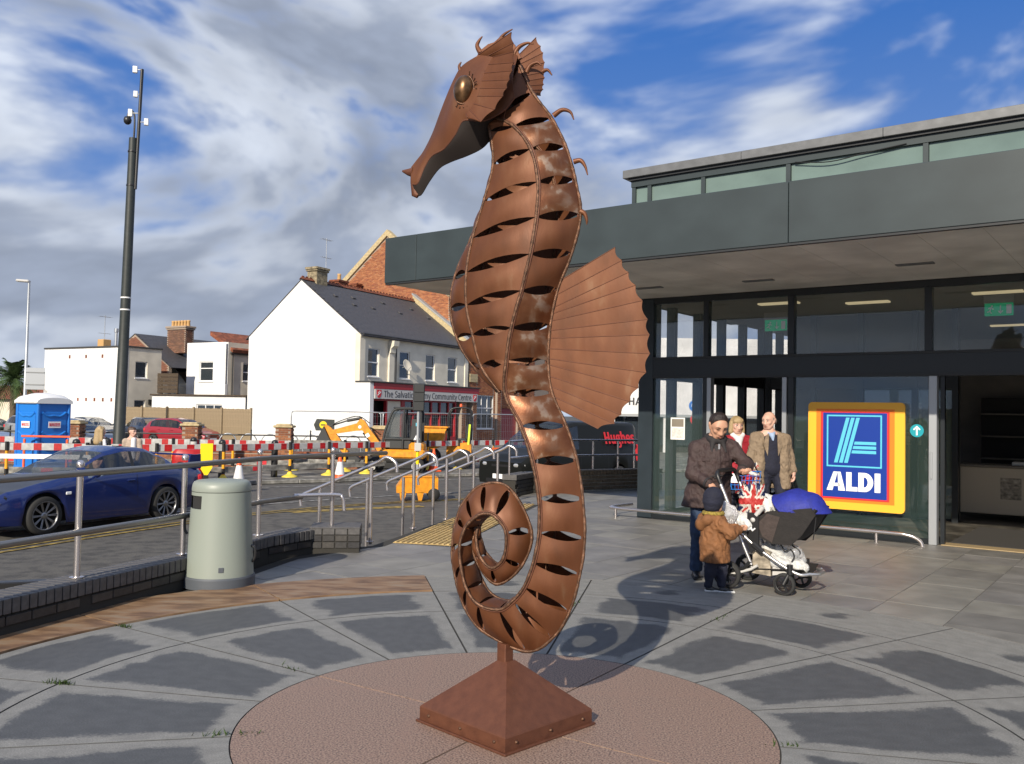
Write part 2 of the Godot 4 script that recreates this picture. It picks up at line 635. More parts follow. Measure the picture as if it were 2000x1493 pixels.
	mk("eye_white", 0.6, 0.58, 0.55, 0.3)
	mk("hair_dark", 0.030, 0.018, 0.012, 0.32, 0, T.streak, 8.0, T.fine, 0.2)
	mk("hair_blonde", 0.50, 0.36, 0.19, 0.5, 0, T.streak, 8.0, T.fine, 0.2)
	mk("hair_brown", 0.09, 0.05, 0.03, 0.5, 0, T.streak, 8.0, T.fine, 0.2)
	mk("hair_grey", 0.16, 0.13, 0.11, 0.55)
	mk("coat_brown", 0.052, 0.030, 0.028, 0.75, 0, T.soft, 2.0, T.bump, 0.35)
	mk("coat_trim", 0.02, 0.017, 0.018, 0.8)
	mk("jeans", 0.025, 0.05, 0.11, 0.85, 0, T.soft, 2.0, T.bump, 0.35)
	mk("jacket_tan", 0.235, 0.098, 0.034, 0.8, 0, T.soft, 2.0, T.bump, 0.35)
	mk("navy", 0.012, 0.014, 0.032, 0.85, 0, T.soft, 2.0, T.bump, 0.35)
	mk("coat_red", 0.35, 0.010, 0.025, 0.75, 0, T.soft, 2.0, T.bump, 0.35)
	mk("shirt_white", 0.65, 0.64, 0.66, 0.8)
	mk("coat_camel", 0.27, 0.20, 0.135, 0.85, 0, T.soft, 2.0, T.bump, 0.35)
	mk("beige_knit", 0.48, 0.38, 0.30, 0.9, 0, T.soft, 2.0)
	mk("shirt_blue", 0.30, 0.40, 0.58, 0.8)
	mk("scarf_yellow", 0.45, 0.33, 0.06, 0.9, 0, T.blotch, 9.0)
	mk("shoe_sole", 0.6, 0.6, 0.58, 0.6)
	# pushchair
	mk("hood_blue", 0.018, 0.028, 0.30, 0.65, 0, T.soft, 3.0, T.bump, 0.25)
	mk("seat_black", 0.018, 0.015, 0.014, 0.8, 0, T.soft, 3.0, T.bump, 0.15)
	mk("seat_brown", 0.06, 0.043, 0.038, 0.8, 0, T.soft, 3.0, T.bump, 0.15)
	mk("alu", 0.68, 0.66, 0.64, 0.32, 0.9)
	mk("foil", 0.85, 0.85, 0.86, 0.25, 0.3, T.soft, 6.0, T.bump, 1.5)
	mk("bag_white", 0.72, 0.72, 0.70, 0.35, 0, T.soft, 4.0, T.bump, 0.6)
	mk("paper_bag", 0.50, 0.43, 0.33, 0.8, 0, T.blotch, 3.0)
	mk("cloth_white", 0.75, 0.74, 0.70, 0.9, 0, T.soft, 4.0, T.bump, 0.5)
	# sign
	mk("sign_amber", 0.88, 0.45, 0.035, 0.4)
	mk("sign_orange", 0.85, 0.20, 0.015, 0.4)
	mk("sign_red", 0.70, 0.03, 0.03, 0.4)
	mk("sign_blue", 0.004, 0.035, 0.28, 0.4)
	mk("sign_cyan", 0.10, 0.50, 0.66, 0.4)
	mk("sign_white", 0.85, 0.85, 0.85, 0.4)
	var ex := mk("exit_green", 0.0, 0.30, 0.15, 0.4)
	ex.emission_enabled = true
	ex.emission = Color(0.0, 0.55, 0.35)
	ex.emission_energy_multiplier = 0.3
	mk("teal", 0.01, 0.30, 0.38, 0.4)
	mk("palm_leaf", 0.06, 0.105, 0.03, 0.7)
	mk("palm_trunk", 0.12, 0.09, 0.06, 0.9)
	var lamp := mk("light_panel", 0.6, 0.55, 0.42, 0.5)
	lamp.emission_enabled = true
	lamp.emission = Color(1.0, 0.92, 0.72)
	lamp.emission_energy_multiplier = 0.35


func paint(called: String, r: float, g: float, b: float):
	var m := mk(called, r, g, b, 0.35, 0.1)
	m.clearcoat_enabled = true
	m.clearcoat = 1.0
	m.clearcoat_roughness = 0.05
	return m


# slab textures: pale stone with a dark damp patch that keeps away from the joints
func damp_texture(seed_: int, wet: float) -> ImageTexture:
	var n := FastNoiseLite.new()
	n.seed = seed_
	n.frequency = 0.008
	n.fractal_octaves = 4
	var g := FastNoiseLite.new()
	g.seed = seed_ + 1
	g.frequency = 0.16
	g.fractal_octaves = 2
	var s := 448
	var im := Image.create(s, s, false, Image.FORMAT_RGB8)
	for y in s:
		for x in s:
			var u := float(x) / s
			var v := float(y) / s
			var edge := minf(minf(u, 1.0 - u) * 1.15, minf(v, 1.0 - v) * 1.6)
			var a := n.get_noise_2d(x, y)
			var d := smoothstep(0.115, 0.19, edge + a * 0.075 + g.get_noise_2d(x * 0.7, y * 0.7) * 0.035 - wet)
			var k := 0.255 + n.get_noise_2d(x * 2.0 + 900.0, y * 2.0) * 0.05
			var sp := 1.0 + g.get_noise_2d(x * 1.3, y * 1.3) * 0.34
			var c := Vector3(0.30, 0.293, 0.268).lerp(Vector3(0.10, 0.104, 0.107), d * 0.95) * (k / 0.255) * sp
			im.set_pixel(x, y, Color(c.x, c.y, c.z).linear_to_srgb())
	return ImageTexture.create_from_image(im)


# ---------------------------------------------------------------- ground, road, terrace

const RING := Vector2(0.0, -4.69)
const STEP_A := Vector2(-1.62, -10.72)   # where the steps begin and end along the terrace edge
const STEP_B := Vector2(0.04, -17.3)


func ribbon(called: String, pts: Array, w: float, y: float, mat: Material):
	# a flat painted or paved band along (x, z) points
	var st := S()
	st.set_smooth_group(-1)
	var P := smooth_path(pts, 6)
	for i in P.size() - 1:
		var t0: Vector2 = (P[mini(i + 1, P.size() - 1)] - P[maxi(i - 1, 0)]).normalized()
		var t1: Vector2 = (P[mini(i + 2, P.size() - 1)] - P[i]).normalized()
		var n0 := Vector2(-t0.y, t0.x) * w / 2
		var n1 := Vector2(-t1.y, t1.x) * w / 2
		quad(st, v2(P[i] - n0, y), v2(P[i] + n0, y), v2(P[i + 1] + n1, y), v2(P[i + 1] - n1, y))
	return struct(put(called, st, mat))


func v2(p: Vector2, y: float) -> Vector3:
	return Vector3(p.x, y, p.y)


func build_ground():
	var st := S()
	st.set_smooth_group(-1)
	quad(st, Vector3(-900, ROAD - 0.02, 600), Vector3(-900, ROAD - 0.02, -900), Vector3(900, ROAD - 0.02, -900), Vector3(900, ROAD - 0.02, 600))
	struct(put("ground", st, M.asphalt))
	# the far pavement, where the road works stand, with its kerb
	st = S()
	slab(st, poly2([-30, -19.0, -17.5, -21.4, -10.5, -23.2, -7.2, -25.8, -5.2, -27.0, -2.4, -29.9, 1.0, -32.0, 12, -38, 30, -48, 30, -60, -34, -60]), ROAD + 0.09, 0.14)
	struct(put("far_pavement", st, M.pavement))
	st = S()
	var kerb := [Vector2(-30, -18.9), Vector2(-17.5, -21.3), Vector2(-10.5, -23.1), Vector2(-7.2, -25.7), Vector2(-5.2, -26.9), Vector2(-2.4, -29.8), Vector2(1.0, -31.9), Vector2(12, -37.9), Vector2(30, -47.9)]
	for i in kerb.size() - 1:
		var a: Vector2 = kerb[i]
		var b: Vector2 = kerb[i + 1]
		var d := b - a
		var n := int(d.length() / 0.9)
		for k in n:
			var c: Vector2 = a + d * (k + 0.5) / n
			box(st, v2(c, ROAD + 0.045), Vector3(d.length() / n - 0.01, 0.11, 0.14), Basis(Vector3.UP, -d.angle()), 0.015)
	struct(put("kerb", st, M.granite_pale if false else M.barrier_grey))
	st = S()
	slab(st, poly2([-60, -31.6, -9, -32.6, -2, -40, -12, -66, -60, -66]), ROAD + 0.1, 0.02)
	struct(put("car_park", st, M.asphalt))
	var edge := [Vector2(-9.6, -6.0), Vector2(-7.40, -13.11), Vector2(-6.05, -16.64), Vector2(-5.0, -18.6), Vector2(-3.0, -20.9), Vector2(0.4, -23.3), Vector2(5, -26.0)]
	ribbon("yellow_line", edge, 0.09, ROAD - 0.008, M.yellow_line)
	var e2 := []
	for p in edge:
		e2.append(p + Vector2(-0.22, -0.10))
	ribbon("yellow_line", e2, 0.09, ROAD - 0.008, M.yellow_line)
	ribbon("white_line", [Vector2(-11.5, -9), Vector2(-8.4, -15.5), Vector2(-6.6, -19.0), Vector2(-4.4, -21.6), Vector2(-1.5, -24.2), Vector2(4, -28)], 0.1, ROAD - 0.008, M.white_line)
	ribbon("white_line", [Vector2(-6.9, -24.6), Vector2(-4.9, -25.9), Vector2(-2.2, -28.6), Vector2(1.2, -30.9)], 0.1, ROAD - 0.008, M.white_line)
	ribbon("hatching", [Vector2(-4.6, -18.9), Vector2(-3.2, -19.9), Vector2(-2.0, -20.6)], 0.35, ROAD - 0.012, M.yellow_line)


func arc_poly(r0: float, r1: float, a0: float, a1: float, gap: float, n := 8) -> PackedVector2Array:
	var p := PackedVector2Array()
	var k1 := gap / maxf(r1, 0.01)
	for i in n + 1:
		var a := lerpf(a0 + k1, a1 - k1, float(i) / n)
		p.append(RING + Vector2(cos(a), -sin(a)) * r1)
	if r0 <= 0.02:
		p.append(RING + Vector2(cos((a0 + a1) / 2), -sin((a0 + a1) / 2)) * gap * 1.4)
	else:
		var k0 := gap / r0
		for i in n + 1:
			var a := lerpf(a1 - k0, a0 + k0, float(i) / n)
			p.append(RING + Vector2(cos(a), -sin(a)) * r0)
	return p


# a stone of the ring; its texture runs across it from joint to joint
func ring_stone(called: String, r0: float, r1: float, a0: float, a1: float, y: float, mat: Material, parent: Node):
	var st := S()
	st.set_smooth_group(-1)
	var g := 0.007
	var n := 10
	var m := 4
	var at := func(i: int, j: int) -> Vector3:
		var r := lerpf(r0 + g, r1 - g, float(j) / m)
		var a := lerpf(a0 + g / r, a1 - g / r, float(i) / n)
		return Vector3(RING.x + cos(a) * r, y, RING.y - sin(a) * r)
	for i in n:
		for j in m:
			quad_uv(st, at.call(i, j), at.call(i + 1, j), at.call(i + 1, j + 1), at.call(i, j + 1), Rect2(float(i) / n, 1.0 - float(j + 1) / m, 1.0 / n, 1.0 / m))
	st.set_uv(Vector2(0.5, 0.5))   # damp, dirty joint faces
	var down := Vector3(0, -0.04, 0)
	for i in n:
		for j in [0, m]:
			quad(st, at.call(i, j), at.call(i, j) + down, at.call(i + 1, j) + down, at.call(i + 1, j))
	for j in m:
		for i in [0, n]:
			quad(st, at.call(i, j), at.call(i, j) + down, at.call(i, j + 1) + down, at.call(i, j + 1))
	return put(called, st, mat, parent)


func build_terrace():
	# bedding under all the paving
	var st := S()
	var terrace := poly2([-7.5, 6.0, -5.35, 0.0, -3.15, -6.9, -2.7, -8.3, -2.4, -9.7, -1.8, -10.55, STEP_A.x, STEP_A.y, STEP_B.x, STEP_B.y, 0.1, -18.3, 1.5, -18.9, 3.2, -19.8, 6.0, -19.8, 14, -12, 14, 6.0])
	slab(st, terrace, -0.0055, 0.55)
	var base := put("terrace", st, M.mortar)
	struct(base)
	# the circle: a granite disc in four, then two rings and a border, all cut on the same sixteen radii
	var damp := []
	for i in 4:
		var m := StandardMaterial3D.new()
		m.resource_name = "slab_stone"
		m.albedo_texture = damp_texture(40 + i * 5, [0.0, 0.03, -0.01, 0.05][i])
		m.roughness = 0.62
		m.detail_enabled = true
		m.detail_albedo = T.grain
		m.detail_blend_mode = BaseMaterial3D.BLEND_MODE_MUL
		m.detail_uv_layer = BaseMaterial3D.DETAIL_UV_2
		m.uv2_triplanar = true
		m.uv2_world_triplanar = true
		m.uv2_scale = Vector3(1.6, 1.6, 1.6)
		damp.append(m)
	var dry := StandardMaterial3D.new()
	dry.resource_name = "slab_dry"
	dry.albedo_texture = damp_texture(77, 0.36)
	dry.roughness = 0.7
	dry.detail_enabled = true
	dry.detail_albedo = T.grain
	dry.detail_blend_mode = BaseMaterial3D.BLEND_MODE_MUL
	dry.detail_uv_layer = BaseMaterial3D.DETAIL_UV_2
	dry.uv2_triplanar = true
	dry.uv2_world_triplanar = true
	dry.uv2_scale = Vector3(1.6, 1.6, 1.6)
	var half := deg_to_rad(22.5)
	var a00 := deg_to_rad(101.25)
	for q in 4:
		var a := deg_to_rad(56.25 + 90 * q)
		st = S()
		slab(st, arc_poly(0.0, 1.36, a, a + PI / 2, 0.006, 18), 0.0, 0.04)
		put("disc_stone", st, M.granite, base)
	for k in 16:
		var a := a00 + half * k
		ring_stone("paving_slab", 1.36, 2.62, a, a + half, 0.0, damp[(k * 5 + k / 3) % 4], base)
		ring_stone("paving_slab", 2.62, 3.42, a, a + half, 0.0, damp[(k * 3 + 1) % 4] if k < 4 or k > 11 else damp[(k + 2) % 4], base)
		# the border is red sandstone on the road side
		var red := k < 8
		ring_stone("border_slab", 3.42, 4.16, a, a + half, 0.012 if red else 0.0, M.sandstone if red else dry, base)
	# square tiles in line with the shop front
	var u := Vector2(0.80171, 0.59771)
	var w := Vector2(0.59771, -0.80171)
	var circle := PackedVector2Array()
	for i in 96:
		circle.append(RING + Vector2(cos(TAU * i / 96), sin(TAU * i / 96)) * 4.166)
	var inner := Geometry2D.offset_polygon(terrace, -0.16)[0]
	var strip := poly2([-1.5, -10.95, -0.66, -10.7, 0.55, -15.9, -0.25, -15.9])
	var store := PackedVector2Array()
	for p in [Vector2(-0.03, -0.02), Vector2(14, -0.02), Vector2(14, -9), Vector2(-0.03, -9)]:
		store.append(Vector2(2.01, -14.23) + u * p.x - w * p.y)
	var cells := []
	for i in range(-26, 26):
		for j in range(-20, 30):
			var c := Vector2(2.01, -14.23) + u * (i * 0.6 + 0.3) - w * (j * 0.6 + 0.3)
			var d := Vector2(c.x * 0.8, c.y).length()
			if c.y < 3.0 and c.y > -20:
				cells.append([d if c.y < -5.5 else d + 30.0, i, j])
	cells.sort()
	var rest := S()
	var count := 0
	for cell in cells:
		var sq := PackedVector2Array()
		for q in [[0.003, 0.003], [0.597, 0.003], [0.597, 0.597], [0.003, 0.597]]:
			sq.append(Vector2(2.01, -14.23) + u * (cell[1] * 0.6 + q[0]) - w * (cell[2] * 0.6 + q[1]))
		var pieces := Geometry2D.intersect_polygons(sq, inner)
		var left := []
		for p in pieces:
			for q in Geometry2D.clip_polygons(p, circle):
				for r in Geometry2D.clip_polygons(q, strip):
					left.append_array(Geometry2D.clip_polygons(r, store))
		if left.is_empty():
			continue
		var t := S() if count < 290 else rest
		var any := false
		for p in left:
			if Geometry2D.triangulate_polygon(p).size() and p.size() < 60:
				slab(t, p, rng.randf_range(-0.002, 0.001), 0.03)
				any = true
		if any and count < 290:
			put("paving_tile", t, M["tile%d" % rng.randi_range(0, 5)], base)
		if any:
			count += 1
	if count >= 290:
		stuff(put("paving_tile", rest, M.tile0, base))
	# yellow corduroy paving along the top of the steps: slabs with rounded ribs
	var e := (Vector2(-0.40, -15.9) - Vector2(-1.46, -10.92)).normalized()
	var f := Vector2(-e.y, e.x)
	for i in 13:
		for j in 2:
			st = S()
			var c := Vector2(-1.42, -10.98) + e * (i * 0.4 + 0.2) + f * (j * 0.4 + 0.2)
			var b := Basis(Vector3(e.x, 0, e.y), Vector3.UP, Vector3(-e.y, 0, e.x))
			box(st, v2(c, -0.018), Vector3(0.394, 0.036, 0.394), b)
			for k in 6:
				box(st, v2(c + f * (-0.165 + k * 0.066), 0.004), Vector3(0.392, 0.018, 0.034), b, 0.007)
			put("corduroy_slab", st, M.corduroy, base)
	# weeds in the joints
	var spots := [[168.7, 2.62, 26, 0.14], [146.2, 3.35, 16, 0.12], [190, 1.38, 14, 0.25], [79, 3.0, 8, 0.3], [146, 1.6, 6, 0.2], [56, 3.0, 6, 0.3], [350, 1.38, 6, 0.2]]
	st = S()
	st.set_smooth_group(-1)
	for s in spots:
		for i in s[2] * 3:
			var a := deg_to_rad(s[0])
			var p: Vector2 = RING + Vector2(cos(a), -sin(a)) * (s[1] + rng.randfn(0, s[3] * 0.28)) + Vector2(rng.randfn(0, 0.018), rng.randfn(0, 0.012))
			var h := rng.randf_range(0.008, 0.03)
			var lean := Vector3(rng.randf_range(-0.02, 0.02), h, rng.randf_range(-0.02, 0.02))
			var side := Vector3(rng.randf_range(-1, 1), 0, rng.randf_range(-1, 1)).normalized() * 0.004
			var b0 := v2(p, 0.0)
			tri(st, b0 - side, b0 + lean, b0 + side)
	var weeds := put("weeds", st, M.moss)
	stuff(weeds)
	tag(weeds, "green weeds growing in the joints of the paving circle", "weeds")


# bricks laid along a wall: one shared mesh, a part for each
func brick_mesh(size: Vector3) -> ArrayMesh:
	var st := S()
	box(st, Vector3.ZERO, size, Basis(), 0.004)
	st.generate_normals()
	return st.commit()


func lay(parent: Node, called: String, mesh: Mesh, mat: Material, at: Vector3, turn: float):
	var o := MeshInstance3D.new()
	o.name = called
	o.mesh = mesh
	o.material_override = mat
	o.position = at
	o.rotation.y = turn
	parent.add_child(o, true)


func low_wall(label: String, pts: Array, height: float, thick: float, below: float, mats: Array, cap_mat: Material, core_mat: Material = M.mortar, cap_all := true):
	var o := thing("low_brick_wall", label, "wall")
	var core := S()
	var mesh := brick_mesh(Vector3(0.215, 0.065, 0.1))
	var cap := brick_mesh(Vector3(0.064, 0.105, thick + 0.02))
	for s in pts.size() - 1:
		var a: Vector2 = pts[s]
		var b: Vector2 = pts[s + 1]
		var d := b - a
		var turn := -d.angle()
		var basis := Basis(Vector3.UP, turn)
		var nrm := Vector2(-d.y, d.x).normalized()
		box(core, v2((a + b) / 2, (height - 0.115 - below) / 2), Vector3(d.length(), height - 0.115 + below, thick - 0.03), basis)
		var rows := int((height - 0.115) / 0.075)
		for r in rows:
			var n := int(d.length() / 0.225)
			for k in n:
				for side in [1, -1]:
					var c: Vector2 = a + d.normalized() * (k * 0.225 + (0.17 if r % 2 else 0.06) + 0.06) + nrm * side * (thick / 2 - 0.05)
					lay(o, "brick", mesh, mats[rng.randi() % mats.size()], v2(c, height - 0.155 - r * 0.075), turn)
		if cap_all:
			var n := int(d.length() / 0.074)
			for k in n:
				var c: Vector2 = a + d * (k + 0.5) / n
				lay(o, "coping_brick", cap, cap_mat, v2(c, height - 0.0525), turn)
	put("core", core, core_mat, o)
	return o


func build_walls_and_steps():
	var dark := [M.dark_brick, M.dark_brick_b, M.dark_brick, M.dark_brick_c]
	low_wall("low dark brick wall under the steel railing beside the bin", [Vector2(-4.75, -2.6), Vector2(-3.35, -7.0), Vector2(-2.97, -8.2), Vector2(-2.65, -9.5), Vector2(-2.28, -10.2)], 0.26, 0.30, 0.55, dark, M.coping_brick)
	# the pier that ends it at the steps
	var o := thing("brick_pier", "stubby dark brick pier where the low wall meets the steps", "pier")
	var st := S()
	box(st, Vector3(-1.98, -0.12, -10.32), Vector3(0.54, 0.76, 0.44), Basis(Vector3.UP, 0.12))
	put("core", st, M.mortar, o)
	var mesh := brick_mesh(Vector3(0.13, 0.066, 0.1))
	var b := Basis(Vector3.UP, 0.12)
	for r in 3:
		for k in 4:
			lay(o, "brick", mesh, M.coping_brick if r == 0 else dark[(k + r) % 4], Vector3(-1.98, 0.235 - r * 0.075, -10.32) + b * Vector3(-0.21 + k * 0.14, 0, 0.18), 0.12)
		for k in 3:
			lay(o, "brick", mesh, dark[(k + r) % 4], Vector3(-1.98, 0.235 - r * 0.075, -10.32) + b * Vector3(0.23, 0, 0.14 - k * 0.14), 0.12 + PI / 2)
	st = S()
	box(st, Vector3(-1.98, 0.275, -10.32), Vector3(0.56, 0.02, 0.46), b, 0.006)
	put("cap", st, M.coping_brick, o)
	# a dark block seat over the wall at the left
	o = thing("black_planter_edge", "black boxy panel standing behind the low wall at far left", "panel")
	st = S()
	box(st, Vector3(-5.0, -0.12, -7.35), Vector3(2.4, 0.44, 0.12), Basis(Vector3.UP, 0.35), 0.01)
	put("panel", st, M.black_paint, o)
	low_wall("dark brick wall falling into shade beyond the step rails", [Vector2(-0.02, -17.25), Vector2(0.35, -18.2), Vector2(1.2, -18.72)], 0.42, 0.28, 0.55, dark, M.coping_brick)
	low_wall("brown brick wall carrying a steel railing left of the shop", [Vector2(1.2, -18.72), Vector2(3.3, -20.0)], 0.44, 0.28, 0.55, [M.brown_brick, M.brown_brick_b, M.brown_brick], M.brown_brick, M.cloth_white)
	# steps down to the road
	st = S()
	var d := (STEP_B - STEP_A).normalized()
	var out := Vector2(d.y, -d.x)
	var mid := (STEP_A + STEP_B) / 2
	var len := (STEP_B - STEP_A).length()
	for i in 3:
		box(st, v2(mid + out * (0.16 + i * 0.33), -0.165 * (i + 1) - 0.2), Vector3(len, 0.4, 0.34), Basis(Vector3.UP, -d.angle()), 0.01)
	var steps := put("steps", st, M.pavement)
	struct(steps)
	railings()


func railings():
	# the long railing on the wall
	var posts := [Vector2(-4.05, -4.7), Vector2(-3.35, -7.0), Vector2(-2.97, -8.2), Vector2(-2.65, -9.5), Vector2(-2.03, -10.28)]
	var o := thing("steel_railing", "brushed steel railing with two rails on the low dark wall", "railing")
	for i in posts.size():
		var p: Vector2 = posts[i]
		var st := S()
		bar(st, v2(p, 0.25), v2(p, 1.09), 0.025, 12)
		lathe(st, [Vector2(0.0, 0.045), Vector2(0.018, 0.04), Vector2(0.030, 0.022), Vector2(0.032, 0.005), Vector2(0.025, -0.015)], 12, Transform3D(Basis(), v2(p, 1.13)))
		lathe(st, [Vector2(0.055, 0), Vector2(0.055, 0.008), Vector2(0.03, 0.012)], 14, Transform3D(Basis(), v2(p, 0.262)), true)
		put("post", st, M.steel, o)
	for h in [1.075, 0.62]:
		var st := S()
		var pts := []
		for p in [Vector2(-5.0, -1.6), posts[0], posts[1], posts[2], posts[3]]:
			pts.append(v2(p, h) + Vector3(0.05, 0, 0.02))
		pts.append(v2(Vector2(-2.33, -10.05), h))
		if h > 1.0:
			pts.append(v2(Vector2(-1.55, -11.2), h))
		tube(st, pts, 0.0265, 12)
		put("rail", st, M.steel_dull, o)
	var st2 := S()
	tube(st2, smooth_path([Vector3(-2.40, 0.64, -10.0), Vector3(-1.98, 0.64, -10.2), Vector3(-1.90, 0.6, -10.22), Vector3(-1.88, 0.46, -10.22)], 5), 0.022, 10)
	put("hooked_end", st2, M.steel, o)
	# handrails down the steps, one from each post on the edge
	var e := Vector2(0.295, -0.955)
	var out := Vector2(-0.955, -0.295)
	var tops := [Vector2(-1.70, -11.0), Vector2(-1.32, -12.32), Vector2(-0.95, -13.42), Vector2(-0.59, -14.52), Vector2(-0.22, -15.65)]
	var where := ["step handrail nearest the low brick pier", "second step handrail counting from the brick pier", "third step handrail counting from the brick pier", "fourth step handrail counting from the brick pier", "farthest step handrail, half behind the sculpture's coil"]
	for i in 5:
		var p: Vector2 = tops[i]
		var h := thing("step_handrail", "brushed steel hooked " + where[i], "handrail", v2(p, 0), 0.0, "handrails on the steps")
		var q := v2(out * 0.70, 0)
		var st := S()
		bar(st, Vector3(0, -0.03, 0), Vector3(0, 0.90, 0), 0.024, 12)
		lathe(st, [Vector2(0.05, 0), Vector2(0.05, 0.008), Vector2(0.026, 0.012)], 14, Transform3D(), true)
		put("post", st, M.steel, h)
		st = S()
		bar(st, q + Vector3(0, -0.52, 0), q + Vector3(0, 0.60, 0), 0.024, 12)
		put("post", st, M.steel, h)
		st = S()
		var a := v2(-out * 0.20, 1.02)
		var b := v2(out * 0.92, 0.54)
		var up := a + v2(-out * 0.10, 0.0)
		var pts := [up + Vector3(0, -0.16, 0) + v2(-out * 0.04, 0), up + Vector3(0, -0.05, 0) + v2(-out * 0.02, 0), a + Vector3(0, 0.015, 0), a.lerp(b, 0.12), a.lerp(b, 0.5), a.lerp(b, 0.9), b, b + Vector3(0, -0.05, 0) + v2(out * 0.05, 0), b + Vector3(0, -0.15, 0) + v2(out * 0.045, 0)]
		tube(st, smooth_path(pts, 4), 0.022, 12)
		put("rail", st, M.steel, h)
	# railing on the brown wall at the right
	o = thing("steel_railing", "steel railing with two rails on the brown brick wall", "railing")
	var line := [Vector2(-0.02, -17.3), Vector2(0.55, -18.35), Vector2(1.75, -19.05), Vector2(2.32, -19.4), Vector2(2.7, -19.62), Vector2(3.2, -19.94)]
	for p in line:
		var st := S()
		bar(st, v2(p, 0.40), v2(p, 1.07), 0.022, 10)
		put("post", st, M.steel, o)
	for h in [1.06, 0.74]:
		var st := S()
		var pts := []
		for p in line:
			pts.append(v2(p, h))
		tube(st, pts, 0.024, 10)
		put("rail", st, M.steel, o)


# ---------------------------------------------------------------- the shop: x runs along its front, z out towards the square

const SHOP := Vector3(2.01, 0, -14.23)
const SHOP_TURN := -0.6407


func part(o: Node, called: String, mat: Material, c: Vector3, s: Vector3, bev := 0.0, basis := Basis()) -> MeshInstance3D:
	var st := S()
	box(st, c, s, basis, bev)
	return put(called, st, mat, o)


func span(o: Node, called: String, mat: Material, a: Vector3, b: Vector3, bev := 0.0) -> MeshInstance3D:
	return part(o, called, mat, (a + b) / 2, (b - a).abs(), bev)


